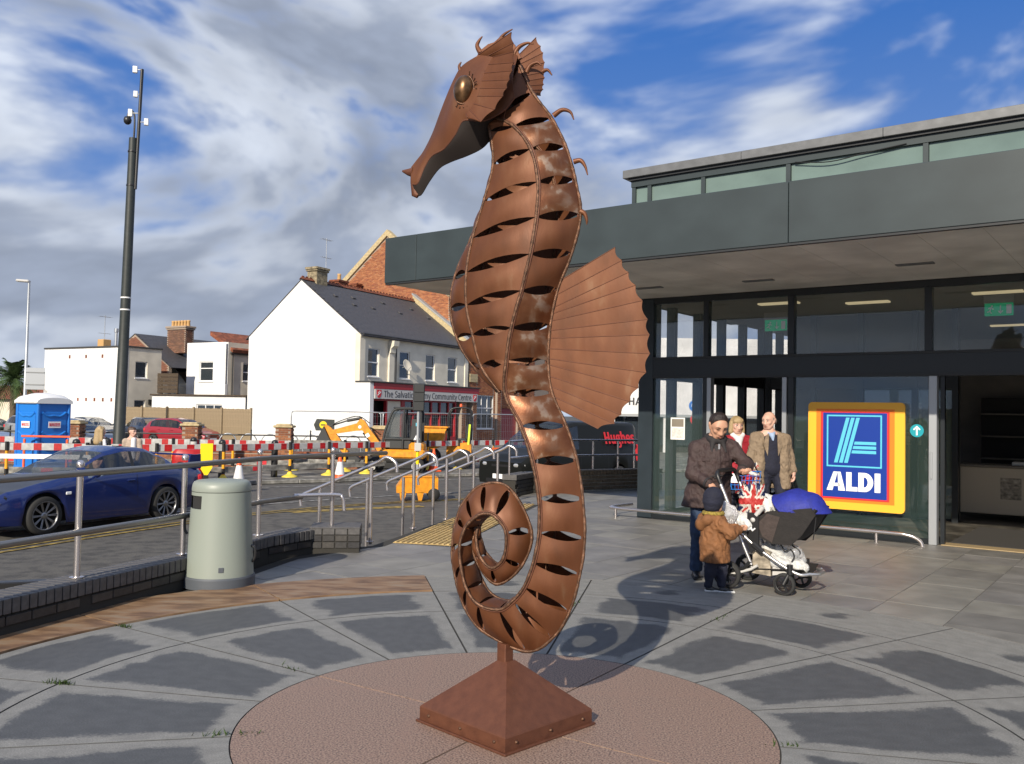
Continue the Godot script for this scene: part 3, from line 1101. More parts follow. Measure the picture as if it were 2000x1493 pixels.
func build_store():
	var o := thing("supermarket", "low modern supermarket with dark grey canopy and glazed front", "shop", SHOP, SHOP_TURN)
	# shell of the building
	span(o, "floor", M.interior_floor, Vector3(-0.03, -0.3, -9), Vector3(9.5, 0.004, -0.03))
	span(o, "back_wall", M.interior_wall, Vector3(0.0, 0.004, -9.2), Vector3(9.7, 3.395, -9.0))
	span(o, "end_wall", M.interior_wall, Vector3(9.5, 0.004, -9.0), Vector3(9.7, 3.395, -0.1))
	span(o, "ceiling", M.ceiling, Vector3(0.0, 3.40, -9.2), Vector3(9.7, 3.46, -0.06))
	span(o, "roof", M.tar_roof, Vector3(-2.38, 3.98, -9.2), Vector3(11, 4.06, 3.2))
	# corner column and front framing
	span(o, "column", M.column_paint, Vector3(0.0, 0.0, -0.28), Vector3(0.25, 3.45, 0.0), 0.008)
	span(o, "sill", M.frame_dark, Vector3(0.25, 0.0, -0.08), Vector3(1.18, 0.07, -0.02))
	span(o, "sill", M.frame_dark, Vector3(2.40, 0.0, -0.08), Vector3(4.28, 0.07, -0.02))
	span(o, "header", M.frame_dark, Vector3(0.25, 2.19, -0.14), Vector3(9.5, 2.52, -0.012))
	span(o, "header_lip", M.cladding_edge, Vector3(0.25, 2.19, -0.012), Vector3(9.5, 2.225, 0.004))
	span(o, "header_lip", M.cladding_edge, Vector3(0.25, 2.485, -0.012), Vector3(9.5, 2.52, 0.004))
	span(o, "head_rail", M.frame_dark, Vector3(0.25, 3.36, -0.12), Vector3(9.5, 3.45, -0.02))
	for x in [[1.10, 1.18], [2.40, 2.49], [4.22, 4.31], [6.55, 6.64]]:
		span(o, "mullion", M.frame_dark, Vector3(x[0], 2.52, -0.13), Vector3(x[1], 3.36, 0.002), 0.004)
	span(o, "mullion", M.frame_dark, Vector3(2.41, 0.07, -0.13), Vector3(2.49, 2.19, 0.002), 0.004)
	span(o, "mullion", M.frame_dark, Vector3(1.10, 0.07, -0.13), Vector3(1.17, 2.19, 0.002), 0.004)
	for x in [[0.25, 1.10], [1.18, 2.40], [2.49, 4.22], [4.31, 6.55], [6.64, 9.5]]:
		span(o, "window_pane", M.store_glass, Vector3(x[0], 2.52, -0.065), Vector3(x[1], 3.36, -0.055))
	for x in [[0.25, 1.10], [2.49, 4.26], [6.70, 9.5]]:
		span(o, "window_pane", M.store_glass, Vector3(x[0], 0.07, -0.065), Vector3(x[1], 2.19, -0.055))
	for x in [[1.18, 1.245], [2.335, 2.40], [4.28, 4.38], [6.60, 6.70]]:
		span(o, "door_post", M.galvanised, Vector3(x[0], 0.0, -0.10), Vector3(x[1], 2.19, 0.035), 0.006)
	for x in [4.40, 6.54]:
		span(o, "door_frame", M.frame_dark, Vector3(x, 0.0, -0.16), Vector3(x + 0.05, 2.19, -0.08))
	span(o, "door_handle", M.galvanised, Vector3(4.30, 0.85, 0.035), Vector3(4.33, 1.2, 0.05), 0.004)
	# the glazed end wall seen through the front
	for i in 9:
		var z := -0.9 - i * 1.0
		span(o, "side_mullion", M.frame_dark, Vector3(0.06, 0.0, z - 0.06), Vector3(0.20, 3.40, z + 0.06))
	span(o, "side_header", M.frame_dark, Vector3(0.05, 2.19, -9.0), Vector3(0.19, 2.52, -0.28))
	span(o, "side_sill", M.frame_dark, Vector3(0.05, 0.0, -9.0), Vector3(0.19, 0.08, -0.28))
	for i in 9:
		var z0 := -0.28 if i == 0 else -0.84 - (i - 1) * 1.0 - 0.12
		var z1 := -0.84 - i * 1.0
		span(o, "side_pane", M.side_glass, Vector3(0.115, 0.08, z1), Vector3(0.125, 2.19, z0))
		span(o, "side_pane", M.side_glass, Vector3(0.115, 2.52, z1), Vector3(0.125, 3.40, z0))
	# lobby partition with a second pair of doors
	for x in [0.95, 1.75, 2.55, 3.4, 4.0]:
		span(o, "lobby_mullion", M.frame_dark, Vector3(x, 0.0, -3.05), Vector3(x + 0.09, 3.40, -2.95))
	span(o, "lobby_header", M.frame_dark, Vector3(0.95, 2.12, -3.04), Vector3(4.09, 2.40, -2.96))
	for x in [[2.64, 3.4], [3.49, 4.0]]:
		span(o, "lobby_pane", M.side_glass, Vector3(x[0], 0.06, -3.004), Vector3(x[1], 2.12, -2.996))
	span(o, "partition", M.partition, Vector3(1.32, 0.004, -3.32), Vector3(4.06, 3.40, -3.2))
	span(o, "poster", M.paper_bag, Vector3(3.0, 1.2, -3.2), Vector3(3.5, 1.9, -3.19))
	# ceiling lights
	for q in [[1.9, -1.0], [3.1, -1.5], [2.9, -4.5], [4.9, -1.2], [5.6, -2.3], [6.3, -4.4], [4.4, -6.0], [7.4, -2.0]]:
		var l := S()
		box(l, Vector3(q[0], 3.386, q[1]), Vector3(0.62, 0.024, 0.16))
		put("ceiling_light", l, M.light_panel, o)
	span(o, "brush_mat", M.mat_brush, Vector3(4.46, 0.006, -2.6), Vector3(6.5, 0.014, -0.35))
	span(o, "threshold", M.threshold, Vector3(4.42, 0.002, -0.3), Vector3(6.56, 0.012, -0.02))
	# canopy: fascia panels, soffit boards, end
	for x in [[-2.44, -1.824], [-1.816, 3.558], [3.566, 9.0], [9.008, 11.2]]:
		span(o, "fascia_panel", M.cladding, Vector3(x[0], 3.47, 3.20), Vector3(x[1], 4.13, 3.266), 0.004)
	span(o, "fascia_edge", M.cladding_edge, Vector3(-2.43, 3.445, 3.19), Vector3(11.2, 3.47, 3.255))
	span(o, "fascia_end", M.cladding, Vector3(-2.44, 3.47, -0.9), Vector3(-2.39, 4.13, 3.198), 0.004)
	span(o, "fascia_back", M.cladding, Vector3(-2.38, 3.47, -0.95), Vector3(-0.02, 4.13, -0.9))
	for i in 22:
		var x0 := -2.40 + i * 0.6
		span(o, "soffit_board", M.soffit, Vector3(x0 + 0.002, 3.455, -0.9 if x0 < -0.55 else 0.006), Vector3(x0 + 0.598, 3.475, 3.185))
	for q in [[0.75, 1.1], [2.35, 1.0], [4.4, 1.35]]:
		part(o, "soffit_light", M.coping_metal, Vector3(q[0], 3.449, q[1]), Vector3(0.42, 0.014, 0.12), 0.004)
	# clerestory above the front
	span(o, "clerestory_end", M.clerestory_board, Vector3(-0.14, 4.06, -3.0), Vector3(-0.10, 5.30, -0.06))
	for x in [[-0.12, 0.12], [0.18, 1.04], [1.10, 2.36], [2.43, 4.20], [4.27, 6.5], [6.57, 9.5]]:
		span(o, "clerestory_pane", M.clerestory_board, Vector3(x[0], 4.06, -0.05), Vector3(x[1], 5.30, -0.03))
	for x in [-0.16, 0.12, 1.04, 2.36, 4.20, 6.5]:
		span(o, "clerestory_mullion", M.cladding, Vector3(x, 4.06, -0.06), Vector3(x + 0.065, 5.30, 0.01))
	span(o, "clerestory_head", M.cladding, Vector3(-0.17, 5.27, -0.06), Vector3(9.6, 5.37, 0.02))
	span(o, "clerestory_gutter", M.cladding_edge, Vector3(-0.2, 5.37, -3.0), Vector3(9.7, 5.41, 0.06))
	span(o, "clerestory_roof", M.tar_roof, Vector3(-0.2, 5.41, -4.0), Vector3(9.7, 5.44, 0.0))
	for i in 5:
		span(o, "roof_coping", M.coping_metal, Vector3(-0.28 + i * 2.0, 5.41, -0.25), Vector3(1.716 + i * 2.0, 5.54, 0.11), 0.006)
	var st := S()
	tube(st, smooth_path([Vector3(2.5, 5.27, 0.03), Vector3(3.0, 5.2, 0.04), Vector3(3.5, 5.25, 0.04), Vector3(4.0, 5.29, 0.03)], 5), 0.008, 6)
	put("cable", st, M.black_paint, o)
	# things inside
	var c := thing("service_counter", "beige service counter inside the right hand shop doorway", "counter", SHOP, SHOP_TURN)
	span(c, "front_panel", M.beige, Vector3(3.95, 0.1, -4.5), Vector3(5.55, 0.86, -3.9), 0.01)
	span(c, "counter_top", M.interior_wall, Vector3(3.9, 0.86, -4.55), Vector3(5.6, 0.90, -3.85), 0.008)
	span(c, "notice", M.paper_bag, Vector3(4.55, 0.35, -3.898), Vector3(4.85, 0.7, -3.892))
	span(c, "tray", M.sign_grey, Vector3(4.7, 0.90, -4.3), Vector3(5.1, 0.96, -4.0), 0.01)
	c = thing("display_rack", "dark display rack behind the service counter in the shop", "rack", SHOP, SHOP_TURN)
	span(c, "rack_frame", M.interior_dark, Vector3(3.6, 0.004, -8.6), Vector3(8.5, 2.1, -8.1), 0.01)
	for i in 4:
		span(c, "shelf", M.interior_wall, Vector3(3.6, 0.4 + i * 0.45, -8.1), Vector3(8.5, 0.43 + i * 0.45, -7.75))
	exit_sign("green exit sign above the left hand doorway", Vector3(1.95, 3.02, -0.75))
	exit_sign("green exit sign above the right hand doorway", Vector3(4.98, 3.10, -0.75))
	shop_sign()
	# notices on the glass
	var n := thing("window_notice", "small white framed notice on the glass beside the corner column", "notice", SHOP, SHOP_TURN)
	span(n, "frame", M.white_paint, Vector3(0.55, 1.24, -0.054), Vector3(0.79, 1.58, -0.046), 0.002)
	span(n, "picture", M.leaf_print if M.has("leaf_print") else M.interior_wall, Vector3(0.57, 1.44, -0.046), Vector3(0.77, 1.56, -0.043))
	span(n, "text_area", M.cloth_white, Vector3(0.57, 1.27, -0.046), Vector3(0.77, 1.42, -0.043))
	n = thing("arrow_sticker", "round teal sticker with a white up arrow on the glass", "sticker", SHOP, SHOP_TURN)
	st = S()
	lathe(st, [Vector2(0.085, 0), Vector2(0.085, 0.003)], 32, Transform3D(Basis(Vector3.RIGHT, PI / 2), Vector3(4.12, 1.47, -0.054)), true)
	put("disc", st, M.teal, n)
	st = S()
	prism(st, poly2([4.11, 1.41, 4.13, 1.41, 4.13, 1.50, 4.155, 1.475, 4.165, 1.49, 4.12, 1.535, 4.075, 1.49, 4.085, 1.475, 4.11, 1.50]), -0.0505, -0.0485)
	put("arrow", st, M.sign_white, n)
	# the bent rail that keeps trolleys off the glass
	n = thing("guard_rail", "low bent steel guard rail along the foot of the shop glass", "rail", SHOP, SHOP_TURN)
	st = S()
	tube(st, smooth_path([Vector3(-0.36, 0.14, -0.5), Vector3(-0.38, 0.14, 0.1), Vector3(-0.26, 0.14, 0.26), Vector3(0.2, 0.14, 0.29), Vector3(2.0, 0.14, 0.29), Vector3(3.75, 0.14, 0.29), Vector3(4.08, 0.13, 0.28), Vector3(4.22, 0.07, 0.25), Vector3(4.26, -0.02, 0.24)], 6), 0.024, 12)
	put("rail", st, M.steel, n)
	for x in [-0.22, 1.15, 2.45, 3.7]:
		st = S()
		bar(st, Vector3(x, -0.02, 0.28), Vector3(x, 0.13, 0.28), 0.02, 10)
		put("foot", st, M.steel, n)


func exit_sign(label: String, at: Vector3):
	var b := Basis(Vector3.UP, SHOP_TURN)
	var o := thing("exit_sign", label, "exit sign", SHOP + b * at, SHOP_TURN, "exit signs inside the shop front")
	part(o, "plate", M.exit_green, Vector3.ZERO, Vector3(0.34, 0.17, 0.03), 0.004)
	part(o, "hanger", M.ceiling, Vector3(0, 0.14, 0), Vector3(0.36, 0.11, 0.06), 0.004)
	var st := S()
	# running figure, arrow, door
	box(st, Vector3(0.12, 0, 0.016), Vector3(0.06, 0.12, 0.004))
	box(st, Vector3(0.02, 0.01, 0.016), Vector3(0.012, 0.09, 0.004))
	prism(st, poly2([-0.015, -0.02, 0.055, -0.02, 0.02, -0.06]), 0.0145, 0.018)
	lathe(st, [Vector2(0.013, 0), Vector2(0.013, 0.003)], 12, Transform3D(Basis(Vector3.RIGHT, PI / 2), Vector3(-0.08, 0.045, 0.015)), true)
	for q in [[-0.09, 0.03, -0.105, -0.02], [-0.105, -0.02, -0.085, -0.055], [-0.105, -0.02, -0.14, -0.035], [-0.09, 0.025, -0.06, 0.0], [-0.09, 0.025, -0.125, 0.015]]:
		tube(st, [Vector3(q[0], q[1], 0.016), Vector3(q[2], q[3], 0.016)], 0.008, 5)
	put("pictogram", st, M.sign_white, o)


func rounded(w: float, h: float, r: float) -> PackedVector2Array:
	var p := PackedVector2Array()
	for q in [[w / 2 - r, h / 2 - r, 0.0], [-w / 2 + r, h / 2 - r, PI / 2], [-w / 2 + r, -h / 2 + r, PI], [w / 2 - r, -h / 2 + r, PI * 1.5]]:
		for i in 7:
			var a: float = q[2] + PI / 2 * i / 6.0
			p.append(Vector2(q[0] + cos(a) * r, q[1] + sin(a) * r))
	return p


func shop_sign():
	var b := Basis(Vector3.UP, SHOP_TURN)
	var o := thing("shop_sign", "tall amber and blue shop sign lettered ALDI on the glass", "sign", SHOP + b * Vector3(3.365, 1.105, 0.0), SHOP_TURN)
	var w := 1.27
	var h := 1.46
	var st := S()
	prism(st, rounded(w, h, 0.055), 0.03, 0.07)
	put("board", st, M.sign_amber, o)
	for q in [["orange_border", 0.088, 0.90, 0.0625, 0.93, "sign_orange", 0.072], ["red_border", 0.138, 0.85, 0.085, 0.905, "sign_red", 0.074], ["blue_panel", 0.162, 0.826, 0.098, 0.888, "sign_blue", 0.076]]:
		span(o, q[0], M[q[5]], Vector3(-w / 2 + q[1] * w, h / 2 - q[4] * h, 0.05), Vector3(-w / 2 + q[2] * w, h / 2 - q[3] * h, q[6]))
	# the emblem and the lettering, drawn on a grid of sign widths and heights
	var pos := func(u: float, v: float) -> Vector2: return Vector2(-w / 2 + u * w, h / 2 - v * h)
	var shape := func(s: SurfaceTool, pts: Array):
		var p := PackedVector2Array()
		for q in pts:
			p.append(pos.call(q[0], q[1]))
		prism(s, p, 0.076, 0.0795)
	st = S()
	for q in [[0.204, 0.118, 0.776, 0.132], [0.204, 0.590, 0.776, 0.604], [0.204, 0.132, 0.220, 0.590], [0.760, 0.132, 0.776, 0.590]]:
		shape.call(st, [[q[0], q[1]], [q[2], q[1]], [q[2], q[3]], [q[0], q[3]]])
	for k in 3:
		var x := 0.408 + k * 0.053
		shape.call(st, [[x, 0.143], [x + 0.037, 0.143], [x - 0.087, 0.565], [x - 0.126, 0.565]])
		var y := 0.364 + k * 0.041
		shape.call(st, [[0.499 - k * 0.013, y], [0.718, y], [0.718, y + 0.028], [0.491 - k * 0.013, y + 0.028]])
	put("emblem", st, M.sign_cyan, o)
	st = S()
	var t := 0.650
	var e := 0.825
	shape.call(st, [[0.205, e], [0.278, t], [0.322, t], [0.268, e]])
	shape.call(st, [[0.322, t], [0.352, t], [0.402, e], [0.330, e]])
	shape.call(st, [[0.268, 0.785], [0.345, 0.785], [0.345, 0.755], [0.268, 0.755]])
	shape.call(st, [[0.412, t], [0.468, t], [0.468, e], [0.412, e]])
	shape.call(st, [[0.468, 0.785], [0.530, 0.785], [0.530, e], [0.468, e]])
	shape.call(st, [[0.538, t], [0.593, t], [0.593, e], [0.538, e]])
	var outer := []
	var inner := []
	for i in 13:
		var a := -PI / 2 + PI * i / 12.0
		outer.append([0.600 + cos(a) * 0.090, (t + e) / 2 + sin(a) * (e - t) / 2])
		inner.append([0.600 + cos(a) * 0.034, (t + e) / 2 + sin(a) * 0.046])
	for i in 12:
		shape.call(st, [outer[i], outer[i + 1], inner[i + 1], inner[i]])
	shape.call(st, [[0.593, t], [0.600, t], [0.600, (t + e) / 2 - 0.046], [0.593, (t + e) / 2 - 0.046]])
	shape.call(st, [[0.593, (t + e) / 2 + 0.046], [0.600, (t + e) / 2 + 0.046], [0.600, e], [0.593, e]])
	shape.call(st, [[0.704, t], [0.762, t], [0.762, e], [0.704, e]])
	put("lettering", st, M.sign_white, o)


# ---------------------------------------------------------------- houses across the road

const ROW_TURN := 1.0612   # the street's houses: x runs along the street, z towards it


func wall_holes(o: Node, called: String, mat: Material, a: Vector2, b: Vector2, z: float, th: float, holes: Array, basis := Basis(), org := Vector3.ZERO):
	# an upright wall from a to b (x, y) with rectangular openings [x0, y0, x1, y1]; made of piers and strips round them
	var xs := [a.x, b.x]
	var ys := [a.y, b.y]
	for h in holes:
		xs.append_array([h[0], h[2]])
		ys.append_array([h[1], h[3]])
	xs.sort()
	ys.sort()
	var st := S()
	st.set_smooth_group(-1)
	for i in xs.size() - 1:
		for j in ys.size() - 1:
			if xs[i + 1] - xs[i] < 0.001 or ys[j + 1] - ys[j] < 0.001:
				continue
			var cx: float = (xs[i] + xs[i + 1]) / 2
			var cy: float = (ys[j] + ys[j + 1]) / 2
			var open := false
			for h in holes:
				if cx > h[0] and cx < h[2] and cy > h[1] and cy < h[3]:
					open = true
			if open:
				continue
			for zz in [z, z - th]:
				quad(st, org + basis * Vector3(xs[i], ys[j], zz), org + basis * Vector3(xs[i], ys[j + 1], zz), org + basis * Vector3(xs[i + 1], ys[j + 1], zz), org + basis * Vector3(xs[i + 1], ys[j], zz))
	for h in holes:
		for e in [[h[0], h[1], h[0], h[3]], [h[2], h[1], h[2], h[3]], [h[0], h[1], h[2], h[1]], [h[0], h[3], h[2], h[3]]]:
			quad(st, org + basis * Vector3(e[0], e[1], z), org + basis * Vector3(e[2], e[3], z), org + basis * Vector3(e[2], e[3], z - th), org + basis * Vector3(e[0], e[1], z - th))
	return put(called, st, mat, o)


func window(o: Node, at: Vector3, w: float, h: float, basis := Basis(), mid := 0.5, curtain := true, frame_mat: Material = null, bars := 0):
	# a sash window: frame > pane, sill, curtain; its face looks along the basis' z
	if frame_mat == null:
		frame_mat = M.upvc
	var st := S()
	var f := 0.055
	for q in [[-w / 2 + f / 2, 0, f, h], [w / 2 - f / 2, 0, f, h], [0, h / 2 - f / 2, w - 2 * f, f], [0, -h / 2 + f / 2, w - 2 * f, f]]:
		box(st, at + basis * Vector3(q[0], q[1], 0), Vector3(q[2], q[3], 0.07), basis)
	if mid > 0.0:
		box(st, at + basis * Vector3(0, -h / 2 + h * mid, 0.006), Vector3(w - 2 * f, 0.06, 0.06), basis)
	for i in bars:
		box(st, at + basis * Vector3(-w / 2 + w * (i + 1) / (bars + 1), 0, 0.003), Vector3(0.05, h - 2 * f, 0.05), basis)
	var fr := put("window", st, frame_mat, o)
	st = S()
	box(st, at + basis * Vector3(0, 0, -0.01), Vector3(w - 2 * f, h - 2 * f, 0.008), basis)
	put("pane", st, M.house_glass, fr)
	st = S()
	box(st, at + basis * Vector3(0, -h / 2 - 0.035, 0.05), Vector3(w + 0.12, 0.06, 0.2), basis, 0.008)
	put("sill", st, frame_mat, fr)
	st = S()
	box(st, at + basis * Vector3(0, 0, -0.14), Vector3(w, h, 0.01), basis)
	put("room", st, M.interior_dark, fr)
	if curtain:
		st = S()
		var G := []
		for i in 13:
			var row := PackedVector3Array()
			for j in 2:
				row.append(at + basis * Vector3(-w / 2 + 0.05 + (w - 0.1) * i / 12.0, -h / 2 + 0.04 + (h - 0.08) * j, -0.085 + 0.02 * sin(i * 2.1)))
			G.append(row)
		shell(st, G, 0.004)
		put("curtain", st, M.curtain, fr)


func brick_field(o: Node, called: String, poly: PackedVector2Array, xf: Transform3D, cols: Array, proud := 0.012):
	# single bricks laid in stretcher bond over an outline in x and y, standing proud of the joints
	var mesh := brick_mesh(Vector3(0.216, 0.064, 0.03))
	var lo := Vector2(1e9, 1e9)
	var hi := -lo
	for p in poly:
		lo = lo.min(p)
		hi = hi.max(p)
	var xs := []
	var r := 0
	var y := lo.y + 0.0375
	while y < hi.y:
		var x := lo.x + (0.1125 if r % 2 else 0.0)
		while x < hi.x:
			var c := Vector2(x, y)
			if Geometry2D.is_point_in_polygon(c - Vector2(0.09, 0), poly) and Geometry2D.is_point_in_polygon(c + Vector2(0.09, 0), poly):
				xs.append(c)
			x += 0.225
		y += 0.075
		r += 1
	var mm := MultiMesh.new()
	mm.transform_format = MultiMesh.TRANSFORM_3D
	mm.use_colors = true
	mm.mesh = mesh
	mm.instance_count = xs.size()
	for i in xs.size():
		mm.set_instance_transform(i, xf * Transform3D(Basis(), Vector3(xs[i].x, xs[i].y, proud - 0.015)))
		var c: Color = cols[rng.randi() % cols.size()]
		mm.set_instance_color(i, c * rng.randf_range(0.85, 1.12))
	var mi := MultiMeshInstance3D.new()
	mi.name = called
	mi.multimesh = mm
	mi.material_override = M.brick_white
	o.add_child(mi, true)
	stuff(mi)


func red_bricks() -> Array:
	return [Color(0.40, 0.135, 0.05), Color(0.44, 0.16, 0.06), Color(0.36, 0.115, 0.045), Color(0.47, 0.19, 0.08), Color(0.30, 0.09, 0.04), Color(0.43, 0.15, 0.055)]


func chimney(o: Node, at: Vector3, w: float, d: float, h: float, mat: Material, pots: int, along_x := true, cols := []):
	var st := S()
	box(st, at + Vector3(0, h / 2, 0), Vector3(w, h, d), Basis(), 0.01)
	var c := put("chimney", st, mat, o)
	if cols.size():
		brick_field(c, "brickwork", poly2([-w / 2, 0, w / 2, 0, w / 2, h, -w / 2, h]), Transform3D(Basis(), at + Vector3(0, 0, d / 2)), cols)
		brick_field(c, "brickwork", poly2([-d / 2, 0, d / 2, 0, d / 2, h, -d / 2, h]), Transform3D(Basis(Vector3.UP, -PI / 2), at + Vector3(-w / 2, 0, 0)), cols)
	st = S()
	box(st, at + Vector3(0, h - 0.22, 0), Vector3(w + 0.14, 0.1, d + 0.14), Basis(), 0.02)
	box(st, at + Vector3(0, h - 0.08, 0), Vector3(w + 0.22, 0.14, d + 0.22), Basis(), 0.02)
	put("cap", st, mat, c)
	for i in pots:
		st = S()
		var t := (i + 0.5) / pots - 0.5
		lathe(st, [Vector2(0.13, 0), Vector2(0.11, 0.3), Vector2(0.13, 0.34), Vector2(0.12, 0.42), Vector2(0.09, 0.42), Vector2(0.08, 0.1)], 10, Transform3D(Basis(), at + Vector3(t * w if along_x else 0.0, h, 0.0 if along_x else t * d)))
		put("chimney_pot", st, M.clay_pot, c)


func slates(o: Node, a: Vector3, b: Vector3, up: Vector3, mat: Material):
	# rows of slates from the eaves a-b up the slope; each overlaps the one below
	var mesh: ArrayMesh
	var st := S()
	var row := 0.22
	var wd := 0.30
	box(st, Vector3.ZERO, Vector3(wd - 0.006, 0.008, row + 0.1))
	st.generate_normals()
	mesh = st.commit()
	var along := (b - a).normalized()
	var slope := up.normalized()
	var nrm := along.cross(slope).normalized()
	if nrm.y < 0:
		nrm = -nrm
	var basis := Basis(along, nrm, along.cross(nrm))
	var rows := int(up.length() / row)
	var n := int((b - a).length() / wd)
	var mm := MultiMesh.new()
	mm.transform_format = MultiMesh.TRANSFORM_3D
	mm.mesh = mesh
	var xs := []
	for r in rows:
		for k in n:
			var p := a + along * (k + (0.5 if r % 2 else 0.98)) * wd + slope * (r + 0.5) * row + nrm * (0.022 + rng.randf_range(0, 0.003))
			if (p - a).dot(along) > (b - a).length() - 0.1:
				continue
			xs.append(Transform3D(basis * Basis(Vector3.RIGHT, 0.03 if slope.dot(basis.z) < 0 else -0.03), p))
	mm.instance_count = xs.size()
	for i in xs.size():
		mm.set_instance_transform(i, xs[i])
	var mi := MultiMeshInstance3D.new()
	mi.name = "slates"
	mi.multimesh = mm
	mi.material_override = mat
	o.add_child(mi, true)
	stuff(mi)


func gable_house_shell(o: Node, x0: float, x1: float, z0: float, z1: float, eave: float, ridge: float, rz: float, wall_mat: Material, roof_mat: Material):
	# end walls run up to the ridge; long sides and two slopes
	var st := S()
	var xf := Transform3D(Basis(Vector3(0, 0, 1), Vector3.UP, Vector3(-1, 0, 0)), Vector3(x0, 0, 0))
	prism(st, poly2([z0, 0, z1, 0, z1, eave, rz, ridge, z0, eave]), 0.0, -0.25, xf)
	put("gable_wall", st, wall_mat, o)
	st = S()
	xf.origin.x = x1
	prism(st, poly2([z0, 0, z1, 0, z1, eave, rz, ridge, z0, eave]), 0.25, 0.0, xf)
	put("gable_wall", st, wall_mat, o)
	span(o, "rear_wall", wall_mat, Vector3(x0 + 0.25, 0, z1), Vector3(x1 - 0.25, eave, z1 + 0.25))
	var over := 0.22
	for s in [[z0 + over, rz], [z1 - over, rz]]:
		var dz: float = (ridge - eave) / absf(rz - (z0 if s[0] > rz else z1)) * over
		var a := Vector3(x0 - 0.04, eave - dz + 0.02, s[0])
		var b := Vector3(x1 + 0.04, eave - dz + 0.02, s[0])
		var up := Vector3(x0 - 0.04, ridge + 0.02, rz) - a
		st = S()
		st.set_smooth_group(-1)
		var t := Vector3(0, 0.05, 0)
		quad(st, a, a + up, b + up, b)
		quad(st, a - t, b - t, b + up - t, a + up - t)
		quad(st, a, b, b - t, a - t)
		quad(st, a, a - t, a + up - t, a + up)
		quad(st, b, b + up, b + up - t, b - t)
		var r := put("roof", st, roof_mat, o)
		if s[0] > rz:
			slates(r, a, b, up, roof_mat)


func ridge_tiles(o: Node, a: Vector3, b: Vector3, mat: Material, crest := true):
	var n := int((b - a).length() / 0.33)
	for i in n:
		var st := S()
		var p := a.lerp(b, (i + 0.5) / n)
		var d := (b - a).normalized()
		var side := d.cross(Vector3.UP).normalized()
		var basis := Basis(d, Vector3.UP, side)
		prism(st, poly2([-0.17, -0.11, 0.0, 0.05, 0.17, -0.11, 0.0, -0.03]), -0.16, 0.16, Transform3D(Basis(side, Vector3.UP, -d), p))
		if crest:
			box(st, p + Vector3(0, 0.07, 0), Vector3(0.2, 0.09, 0.03), basis)
		put("ridge_tile", st, mat, o)


func aerial(at: Vector3, h: float, label: String, turn: float):
	var o := thing("tv_aerial", label, "aerial", at, turn)
	var st := S()
	bar(st, Vector3.ZERO, Vector3(0, h, 0), 0.022, 6)
	put("mast", st, M.galvanised, o)
	st = S()
	for k in 2:
		var y := h - 0.1 - k * 1.1
		bar(st, Vector3(-0.45, y, 0), Vector3(0.45, y, 0), 0.012, 5)
		for i in 7:
			bar(st, Vector3(-0.42 + i * 0.14, y, -0.2 + k * 0.08), Vector3(-0.42 + i * 0.14, y, 0.2 - k * 0.08), 0.007, 4)
	put("elements", st, M.galvanised, o)


